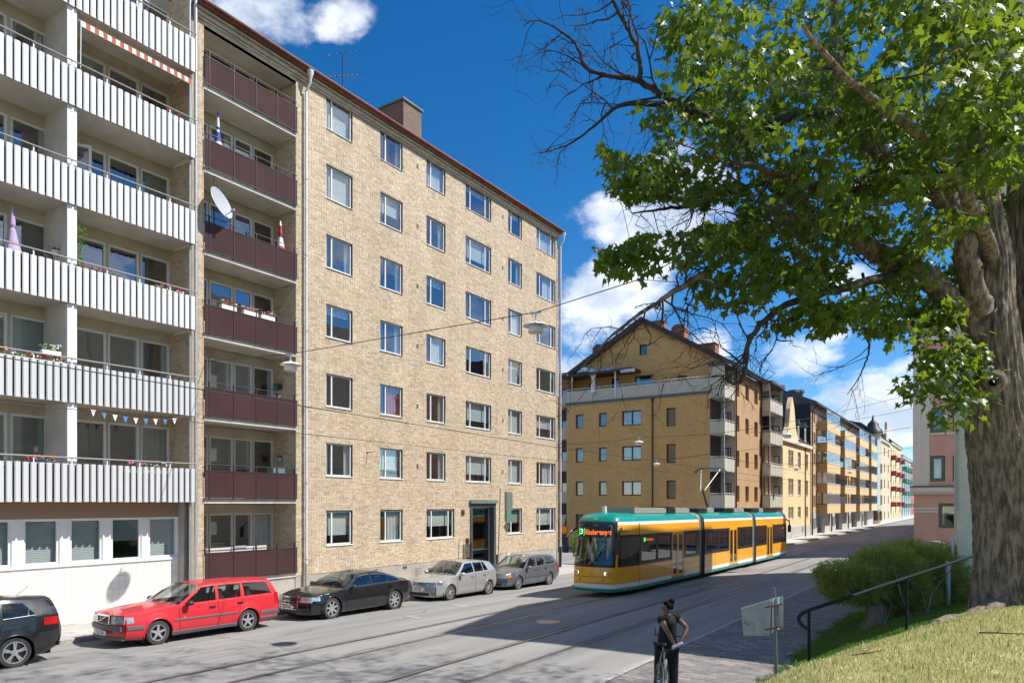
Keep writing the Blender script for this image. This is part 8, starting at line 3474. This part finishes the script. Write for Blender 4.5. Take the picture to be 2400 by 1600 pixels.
for (px, o_) in ribs:
 d_ = 11.9 - o_
 lo_.append(P(px, 1484 - (px - 1806) * .5, d_))
 hi_.append(P(px, 1402 - (px - 1806) * .22, d_))
b.loft([lo_, hi_])
b.build('side_board', 'sign_rib', t)
for py in (1420, 1472):
 b = MB()
 b.tube([P(1792, py + 3, 11.9), P(1833, py - 6, 11.8)], .014, 6)
 b.build('clamp', 'rust', t)
b = MB()
b.tube([P(1809, 1410, 11.83), P(1806, 1484, 11.83)], .012, 5)
b.build('bracket', 'rust', t)
b = MB()
b.tube([P(1824, 1415, 11.82), P(1825, 1470, 11.82)], .012, 5)
b.build('bracket', 'rust', t)
mp_ = P(1851, 1520, 11.2)
t = thing('boundary_stone', (mp_.x, mp_.y, float(hill_z(mp_.x, mp_.y))), 'small weathered marker stone in the grass beside the sign pole', 'stone')
b = MB()
z0 = float(hill_z(mp_.x, mp_.y))
rows = [[(mp_.x + r_ * math.cos(a) * (1 + .1 * math.sin(3 * a)), mp_.y + r_ * .8 * math.sin(a), z0 + h_) for a in np.linspace(0, 6.283, 11)[:-1]] for (h_, r_) in ((-.1, .09), (.1, .08), (.22, .07), (.27, .04))]
b.loft(rows, 0, close=True)
b.poly(rows[-1])
b.build('stone_body', 'stone', t, smooth=True)

# --- street lamps hung on span wires
def street_lamp(c, label, sc=1.0):
 t = thing('hanging_street_lamp', tuple(c), label, 'street lamp', 'lamps hung over the street')
 b = MB()
 b.lathe([(.0, .16), (.03, .155), (.06, .13), (.22, .09), (.33 * 1, .03), (.335, .02), (.32, .02), (.2, .06), (.05, .085), (0, .09)], 32, c)
 b.build('reflector_disc', 'lamp_white', t, smooth=True)
 b = MB()
 b.lathe([(.05, .08), (.13, .045), (.185, -.03), (.2, -.14), (.195, -.15), (.185, -.14), (.16, -.03), (.05, .05)], 28, c)
 sh = b.build('lamp_shade', 'lamp_white', t, smooth=True)
 b = MB()
 b.lathe([(.19, -.14), (.1, -.16), (0, -.165)], 24, c)
 b.build('lamp_glass', 'lamp_glass', t, smooth=True)
 b = MB()
 b.tube([Vector(c) + Vector((0, 0, .14)), Vector(c) + Vector((0, 0, .36))], .025, 8)
 b.box(c[0] - .16, c[0] + .16, c[1] - .015, c[1] + .015, c[2] + .33, c[2] + .37)
 b.build('hanger', 'galv', t)
 return t

def wire(pts, r, label, group='overhead wires', sag=0.0, name='overhead_wire', mm='wire'):
 pts = [Vector(p) for p in pts]
 out = []
 for i in range(len(pts) - 1):
  n = 10
  for k in range(n):
   s_ = k / n
   out.append(pts[i].lerp(pts[i + 1], s_) - Vector((0, 0, sag * 4 * s_ * (1 - s_))))
 out.append(pts[-1])
 b = MB()
 b.tube(out, r, 5)
 return tag(b.build(name, mm), label, 'wire', group)

L1 = P(681, 857, 22.2)
L2 = P(1256, 766, 17.9)
street_lamp(L1, 'hanging street lamp in front of the brown balconies')
street_lamp(L2, 'hanging street lamp in front of the far windows of the brick house')
up = Vector((0, 0, .37))
jct = P(1498, 655, 15.0)
wire([(WALLX, L1.y - .1, L1.z + .6), L1 + up, L2 + up, jct, P(1660, 570, 13.2)], .012, 'thick span wire carrying the two nearest street lamps')
wire([P(1340, -20, 13.5), jct], .006, 'thin stay wire dropping from the tree to the lamp wire')
wire([jct, P(1640, 665, 15.6), P(1900, 660, 17.5), PX(2262, 640, -.6)], .008, 'thin wire from the lamp wire junction into the maple')
L3 = P(1497, 1037, 46.0)
street_lamp(L3, 'hanging street lamp in front of the double windows of the gabled house')
L4 = P(1539, 1088, 58.0)
street_lamp(L4, 'hanging street lamp beside the brown downpipe of the gabled house')
L5 = P(1846, 1020, 41.0)
street_lamp(L5, 'hanging street lamp in front of the curved yellow gable')
L6 = P(1866, 1098, 70.0)
street_lamp(L6, 'hanging street lamp in front of the lower windows of the yellow house')
L7 = P(1992, 1106, 85.0)
street_lamp(L7, 'hanging street lamp in front of the ochre balconies')
wire([PX(1306, 1040, WALLX + .1), L3 + up, PX(1770, 1003, -12), PX(2142, 921, -4.5)], .014, 'span wire over the street from the brick house to the pink house, upper', sag=.15)
wire([(SX, L4.y + 1, L4.z + .8), L4 + up, (-4.2, L4.y + .5, L4.z + 2.0)], .014, 'span wire carrying the lamp beside the brown downpipe', sag=.12)
wire([(SX, 70, L6.z + 1.0), L6 + up, (-4.5, 71, L6.z + 1.6)], .014, 'span wire carrying the lamp by the yellow house', sag=.1)
wire([PX(1760, 1012, -13.5), L5 + up, PX(2142, 957, -4.5)], .014, 'span wire over the tram to the pink house, lower', sag=.1)
wire([(SX, 95, L7.z + 1.0), L7 + up, (-4.5, 93, L7.z + 1.2)], .014, 'span wire carrying the farthest street lamp', sag=.1)
cz = HC + 1.75
wire([(-13.1, -2, HC + 2.45), (-13.1, 22, HC + 2.05), (-13.1, 48, HC + 1.9), (-13.1, 110, HC + 1.8)], .011, 'black tram wire over the left track, upper strand')
wire([(-13.1, -2, HC + 1.65), (-13.1, 22, HC + 1.55), (-13.1, 48, HC + 1.5), (-13.1, 110, HC + 1.5)], .007, 'thin tram wire over the left track, lower strand')
wire([(-9.1, 30, HC + 1.9), (-9.1, 60, HC + 1.75), (-9.1, 120, HC + 1.7)], .009, 'thin tram wire over the right track')

# --- signs in front of the brick house
p = PX(1166, 1290, -20.6)
zb_ = float(road_z(-20.6, p.y)) + .12
t = thing('parking_sign', (p.x, p.y, zb_), 'tall green sign boards and a diamond on a thin pole beside the house door', 'road sign')
b = MB()
b.tube([(p.x, p.y, zb_), (p.x + .0, p.y + .25, PX(1190, 1145, -20.6).z)], .028, 8)
b.build('pole', 'pole_grey', t)

def tsign(pa, pb, ya, yb, mm, name, X=-20.55, yaw=.0):
 a, c = PX(pa, 1178, X), PX(pb, 1178, X)
 z0, z1 = PX((pa + pb) / 2, yb, X).z, PX((pa + pb) / 2, ya, X).z
 g = MB()
 g.box(X - .01, X + .01, a.y, c.y, z0, z1)
 return g.build(name, mm, t)

tsign(1188, 1201, 1152, 1196, 'cabinet', 'board_back')
tsign(1186, 1198, 1196, 1223, 'green_panel', 'board')
tsign(1183, 1187, 1152, 1222, 'roof_grey', 'board_edge')
q = PX(1186, 1234, -20.55)
b = MB()
b.poly([(-20.5, q.y - .28, q.z), (-20.5, q.y, q.z - .3), (-20.5, q.y + .28, q.z), (-20.5, q.y, q.z + .3)])
b.poly([(-20.52, q.y - .28, q.z), (-20.52, q.y, q.z + .3), (-20.52, q.y + .28, q.z), (-20.52, q.y, q.z - .3)])
b.build('diamond_board', 'roof_grey', t)
q = PX(1181, 1305, -20.9)
b = MB()
b.box(-20.62, -20.6, q.y - .12, q.y + .12, q.z - .3, q.z + .25)
b.build('notice', 'white_paint', t)
p = PY(1316, 1240, 44.0)
zb_ = float(road_z(-22, 44.0)) + .1
t = thing('warning_sign', (p.x, p.y, zb_), 'yellow and red road sign on a pole at the side street, beside the tram', 'road sign')
b = MB()
b.tube([(p.x, p.y, zb_ - .1), (p.x, p.y, PY(1316, 1205, 44).z)], .03, 8)
b.build('pole', 'pole_grey', t)
q = PY(1321, 1241, 43.9)
b = MB()
b.lathe([(.0, .012), (.24, .012), (.24, 0)], 20, q, (0.3, -1, 0))
b.lathe([(.24, .012), (.32, .012), (.32, 0), (0, 0)], 20, q, (0.3, -1, 0), m=1)
b.build('sign_disc', ['sign_yellow', 'sign_red'], t)
q = PY(1317, 1220, 43.9)
b = MB()
b.prism([(q.x - .35, q.y, q.z + .45), (q.x - .1, q.y, q.z - .5), (q.x + .1, q.y, q.z - .5), (q.x + .35, q.y, q.z + .45)], (0, .02, 0))
b.build('yield_back', 'sign_back', t)
t = thing('wall_bracket', (WALLX, PX(860, 1060, WALLX).y, PX(860, 1060, WALLX).z), 'small iron wire bracket on the brick wall between the second row of windows', 'bracket')
q = PX(860, 1060, WALLX)
b = MB()
b.tube([q, q + Vector((.35, .15, .02))], .016, 6)
b.build('bracket_bar', 'rust', t)
b = MB()
b.lathe([(.05, 0), (.05, .03), (0, .03)], 10, q, (1, 0, 0))
b.build('bracket_plate', 'rust', t)
q = P(2222, 1330, 18.0)
t = thing('bollard', (q.x, q.y, float(hill_z(q.x, q.y))), 'pale grey bollard sticking up beside the juniper and the beige wall', 'bollard')
b = MB()
b.tube([(q.x, q.y, float(hill_z(q.x, q.y)) - .1), (q.x, q.y, P(2222, 1318, 18.0).z)], .06, 12)
b.build('bollard_post', 'galv', t, smooth=True)
b = MB()
zt_ = P(2222, 1318, 18.0).z
b.lathe([(.062, 0), (.05, .03), (0, .04)], 12, (q.x, q.y, zt_))
b.build('bollard_cap', 'dish', t, smooth=True)
# --- the woman standing astride a bicycle
PC = P(1563, 1178, 12.4)
pz = float(road_z(PC.x, PC.y)) + .125

def V(x, y, z):
 """x to the right, y away from the viewer, z up, from the spot between her feet"""
 return Vector((PC.x + x * CT - y * ST, PC.y + x * ST + y * CT, pz + z))

def skin(name, nodes, edges, m, parent, root=0, sub=2, grow=1.0):
 me = bpy.data.meshes.new(name)
 me.from_pydata([tuple(V(*n[:3])) for n in nodes], edges, [])
 o = bpy.data.objects.new(name, me)
 COL.objects.link(o)
 md = o.modifiers.new('skin', 'SKIN')
 md.use_smooth_shade = True
 md.branch_smoothing = .4
 for i, n in enumerate(nodes):
  r = n[3] * grow
  me.skin_vertices[0].data[i].radius = (r, n[4] * grow if len(n) > 4 else r)
  me.skin_vertices[0].data[i].use_root = (i == root)
 s = o.modifiers.new('sub', 'SUBSURF')
 s.levels = s.render_levels = sub
 bpy.context.view_layer.update()
 m2 = bpy.data.meshes.new_from_object(o.evaluated_get(bpy.context.evaluated_depsgraph_get()))
 bpy.data.objects.remove(o)
 m2.materials.clear()
 m2.materials.append(MT(m))
 m2.polygons.foreach_set('use_smooth', [True] * len(m2.polygons))
 ob = bpy.data.objects.new(name, m2)
 COL.objects.link(ob)
 ob.parent = parent
 ob.matrix_parent_inverse = world_of(parent).inverted()
 return ob

lady = thing('person', tuple(V(0, 0, 0)), 'person in black T-shirt and trousers astride a bicycle, hair in a bun, hands behind back', 'person')
N = [(0, .02, .90, .09, .08), (.015, .01, 1.06, .09, .075), (.02, 0, 1.24, .125, .09), (.02, 0, 1.385, .06, .05), (.005, .005, 1.445, .045, .045),      # 0-4 trunk, neck
  (-.012, 0, 1.50, .06, .055), (-.012, 0, 1.555, .082, .07), (-.005, 0, 1.605, .055, .05),                                                              # 5-7 head
  (-.13, -.09, 1.365, .058), (-.085, -.17, 1.26, .047), (-.04, -.22, 1.17, .038), (.02, -.22, 1.05, .036), (.07, -.205, .955, .026),                     # 8-12 left arm
  (.17, .08, 1.365, .058), (.26, .0, 1.285, .047), (.33, -.07, 1.205, .038), (.265, -.14, 1.08, .035), (.195, -.195, .985, .026),                       # 13-17 right arm
  (-.10, .02, .85, .095), (-.125, .07, .48, .062), (-.15, .03, .10, .042), (.10, .02, .85, .095), (.13, .08, .48, .062), (.13, .03, .10, .042),         # 18-23 legs
  (-.065, .01, 1.475, .035), (-.098, .01, 1.527, .014)]                                                                                                  # chin, nose
E = [(0, 1), (1, 2), (2, 3), (3, 4), (4, 5), (5, 6), (6, 7), (2, 8), (8, 9), (9, 10), (10, 11), (11, 12), (2, 13), (13, 14), (14, 15), (15, 16), (16, 17),
  (0, 18), (18, 19), (19, 20), (0, 21), (21, 22), (22, 23), (5, 24), (6, 25)]
for (w, px_, py_, pz_, sg) in ((12, .088, -.215, .915, 1), (17, .168, -.222, .935, -1)):
 k = len(N)
 N.append((px_, py_, pz_, .030, .018))
 E.append((w, k))
 for fi, (dx, dy, dz, ln) in enumerate(((-.02, -.012, -.05, 1), (-.006, -.014, -.058, 1), (.008, -.014, -.055, 1), (.021, -.012, -.045, .9), (.034, -.02, -.012, .9))):
  a = len(N)
  N.append((px_ + dx * sg, py_ + dy * .6, pz_ + dz * .55, .0095))
  N.append((px_ + dx * 1.15 * sg + .012 * sg, py_ + dy * 2.2, pz_ + dz * ln, .0085))
  E += [(k, a), (a, a + 1)]
body = skin('body', N, E, 'skin', lady, grow=1.16)
T = [(0, .01, .84, .17, .15), (.0, .01, .93, .165, .145), (.01, .01, 1.05, .15, .13), (.02, 0, 1.20, .165, .135), (.02, 0, 1.32, .15, .12), (.02, 0, 1.40, .085, .07), (-.07, -.045, 1.365, .085), (-.135, -.09, 1.365, .076), (-.10, -.15, 1.275, .066), (.11, .04, 1.365, .085), (.175, .08, 1.365, .076), (.245, .02, 1.295, .066)]
skin('t_shirt', T, [(0, 1), (1, 2), (2, 3), (3, 4), (4, 5), (4, 6), (6, 7), (7, 8), (4, 9), (9, 10), (10, 11)], 'cloth_black', lady, grow=1.12)
G = [(0, .02, .90, .165, .14), (-.10, .02, .82, .115), (-.128, .065, .48, .082), (-.15, .03, .14, .062), (-.152, .03, .06, .062), (.10, .02, .82, .115), (.13, .075, .48, .085), (.132, .03, .14, .064), (.132, .03, .06, .064)]
skin('trousers', G, [(0, 1), (1, 2), (2, 3), (3, 4), (0, 5), (5, 6), (6, 7), (7, 8)], 'cloth_pants', lady, grow=1.12)
for s, x in ((-1, -.15), (1, .132)):
 skin('shoe', [(x, .0, .05, .045, .04), (x - .02, .09, .04, .042, .035), (x - .04, .17, .03, .03, .025)], [(0, 1), (1, 2)], 'plastic_black', lady)
b = MB()
rows = []
for th in np.linspace(0, math.pi, 15):
 row = []
 for a in np.linspace(0, 2 * math.pi, 25)[:-1]:
  d_ = Vector((math.sin(th) * math.cos(a), math.sin(th) * math.sin(a), math.cos(th)))
  q_ = Vector((.014 + .108 * d_.x, .092 * d_.y, 1.565 + .105 * d_.z))
  if q_.x < -.022 and q_.z < 1.612 or q_.z < 1.50:
   q_ = Vector((.014, 0, 1.555)) + (q_ - Vector((.014, 0, 1.555))) * .6
  row.append(V(*q_))
 rows.append(row)
b.loft(rows, 0, close=True)
hair = b.build('hair', 'hair', lady, smooth='all')
b = MB()
b.lathe([(0, -.055), (.035, -.045), (.055, 0), (.045, .035), (.02, .052), (0, .055)], 14, V(.085, -.01, 1.655), (.5, 0, 1))
b.build('bun', 'hair', hair, smooth='all')
for (p, r_, nm, mm) in (((-.088, -.022, 1.55), .009, 'eye', 'ink'), ((-.088, .03, 1.55), .009, 'eye', 'ink'), ((-.004, -.074, 1.53), .018, 'ear', 'skin')):
 b = MB()
 b.lathe([(0, -r_), (r_ * .7, -r_ * .7), (r_, 0), (r_ * .7, r_ * .7), (0, r_)], 10, V(*p), (0, 0, 1.0))
 b.build(nm, mm, lady, smooth='all')
b = MB()
b.tube([V(-.09, -.012, 1.492), V(-.095, .005, 1.492), V(-.09, .022, 1.492)], .006, 5)
b.build('mouth', 'cloth_red', lady)
t = thing('folded_cloth', tuple(V(.12, -.24, .93)), 'folded lilac and white cloth held behind the back', 'cloth')
b = MB()
rows = []
for i_, x in enumerate(np.linspace(.03, .215, 8)):
 rows.append([V(x, -.245 + .02 * math.cos(a) * (1 + .3 * math.sin(i_ * 2.1)), .885 + (x - .03) * .45 + .032 * math.sin(a) * (1 + .25 * math.sin(i_ * 1.7))) for a in np.linspace(0, 6.283, 11)[:-1]])
b.loft(rows, 0, close=True)
b.poly(rows[0]); b.poly(rows[-1])
b.build('cloth_fold', 'cloth_lilac', t, smooth='all', fix=True)

bike = thing('bicycle', tuple(V(0, .03, 0)), 'silver bicycle with black tyres and a dark saddle under the person in black', 'bicycle')
hb = (math.sin(R(25)), math.cos(R(25)))

def K(f, s, z):
 """f forward along the bike, s to its right"""
 return V(hb[0] * f + hb[1] * s - .02, .0 + hb[1] * f - hb[0] * s, z)

RA, FA, BB, SD, HD = (-.46, .345), (.62, .345), (-.0, .29), (-.20, .88), (.40, .86)
axk = (K(0, 1, 0) - K(0, 0, 0))
for (f, nm) in ((RA, 'rear'), (FA, 'front')):
 c = K(f[0], 0, f[1])
 b = MB()
 b.lathe([(.30, -.022), (.335, -.022), (.345, 0), (.335, .022), (.30, .022), (.30, -.022)], 40, c, axk)
 wh = b.build('wheel', 'rubber', bike, smooth=True)
 b = MB()
 b.lathe([(.285, -.012), (.305, -.014), (.305, .014), (.285, .012), (.285, -.012)], 40, c, axk)
 b.build('rim', 'alloy', wh, smooth=True)
 b = MB()
 e1 = (K(1, 0, 0) - K(0, 0, 0))
 for k in range(18):
  a = 2 * math.pi * k / 18
  d = e1 * math.cos(a) + Vector((0, 0, 1)) * math.sin(a)
  b.tube([c + axk * (.02 if k % 2 else -.02), c + d * .29], .0022, 3, cap=False)
 b.tube([c - axk * .05, c + axk * .05], .02, 8)
 b.build('spokes', 'chrome', wh)
b = MB()
for (p, q, r_) in ((BB, SD, .017), (BB, HD, .019), ((-.17, .80), (.39, .82), .017)):
 b.tube([K(p[0], 0, p[1]), K(q[0], 0, q[1])], r_, 8)
for s in (-.055, .055):
 b.tube([K(RA[0], s, RA[1]), K(-.05, s * .5, .30)], .01, 6)
 b.tube([K(RA[0], s, RA[1]), K(-.18, s * .5, .80)], .009, 6)
 b.tube([K(FA[0], s, FA[1]), K(.46, s, .66), K(.43, s * .6, .70)], .012, 6)
b.tube([K(.44, 0, .68), K(.39, 0, .96)], .018, 8)
b.build('frame', 'bike_silver', bike, smooth=True)
b = MB()
rows = []
for (f, w_, z) in ((-.33, .075, .945), (-.30, .085, .96), (-.22, .06, .955), (-.12, .025, .95), (-.05, .018, .94)):
 rows.append([K(f, w_ * math.cos(a), z + .022 * math.sin(a)) for a in np.linspace(0, 6.283, 11)[:-1]])
b.loft(rows, 0, close=True)
b.poly(rows[0]); b.poly(rows[-1])
b.build('saddle', 'plastic_black', bike, smooth='all', fix=True)
b = MB()
b.tube([K(-.20, 0, .86), K(-.21, 0, .94)], .013, 6)
b.build('seat_post', 'chrome', bike)
b = MB()
b.tube([K(.36, -.29, .99), K(.40, -.08, .985), K(.40, .08, .985), K(.36, .29, .99)], .012, 6)
for s in (-1, 1):
 b.tube([K(.36, s * .27, .99), K(.42, s * .29, 1.09)], .011, 6)
b.build('handlebar', 'plastic_black', bike)
b = MB()
b.lathe([(.0, .0), (.09, .0), (.095, .006), (.08, .008), (0, .008)], 20, K(0, .05, .29), axk)
b.tube([K(0, .06, .29), K(.08, .07, .15)], .009, 5)
b.tube([K(0, -.06, .29), K(-.08, -.07, .43)], .009, 5)
b.build('crankset', 'alloy_dark', bike)
for (f, s, z) in ((.08, .12, .15), (-.08, -.12, .43)):
 b = MB()
 for ds in (-.045, .045):
  b.tube([K(f - .04, s + ds, z), K(f + .04, s + ds, z)], .007, 5)
 for df in (-.04, .04):
  b.tube([K(f + df, s - .045, z), K(f + df, s + .045, z)], .007, 5)
 b.build('pedal', 'chrome', bike)
b = MB()
b.lathe([(0, 0), (.028, 0), (.028, .02), (0, .03)], 12, K(-.25, 0, .82), -(K(1, 0, 0) - K(0, 0, 0)))
b.build('rear_light', 'lens_red', bike, smooth=True)
b = MB()
b.lathe([(.0, -.008), (.05, -.006), (.05, .006), (0, .008)], 14, K(RA[0], .035, RA[1]), axk)
b.build('sprocket', 'alloy_dark', bike)
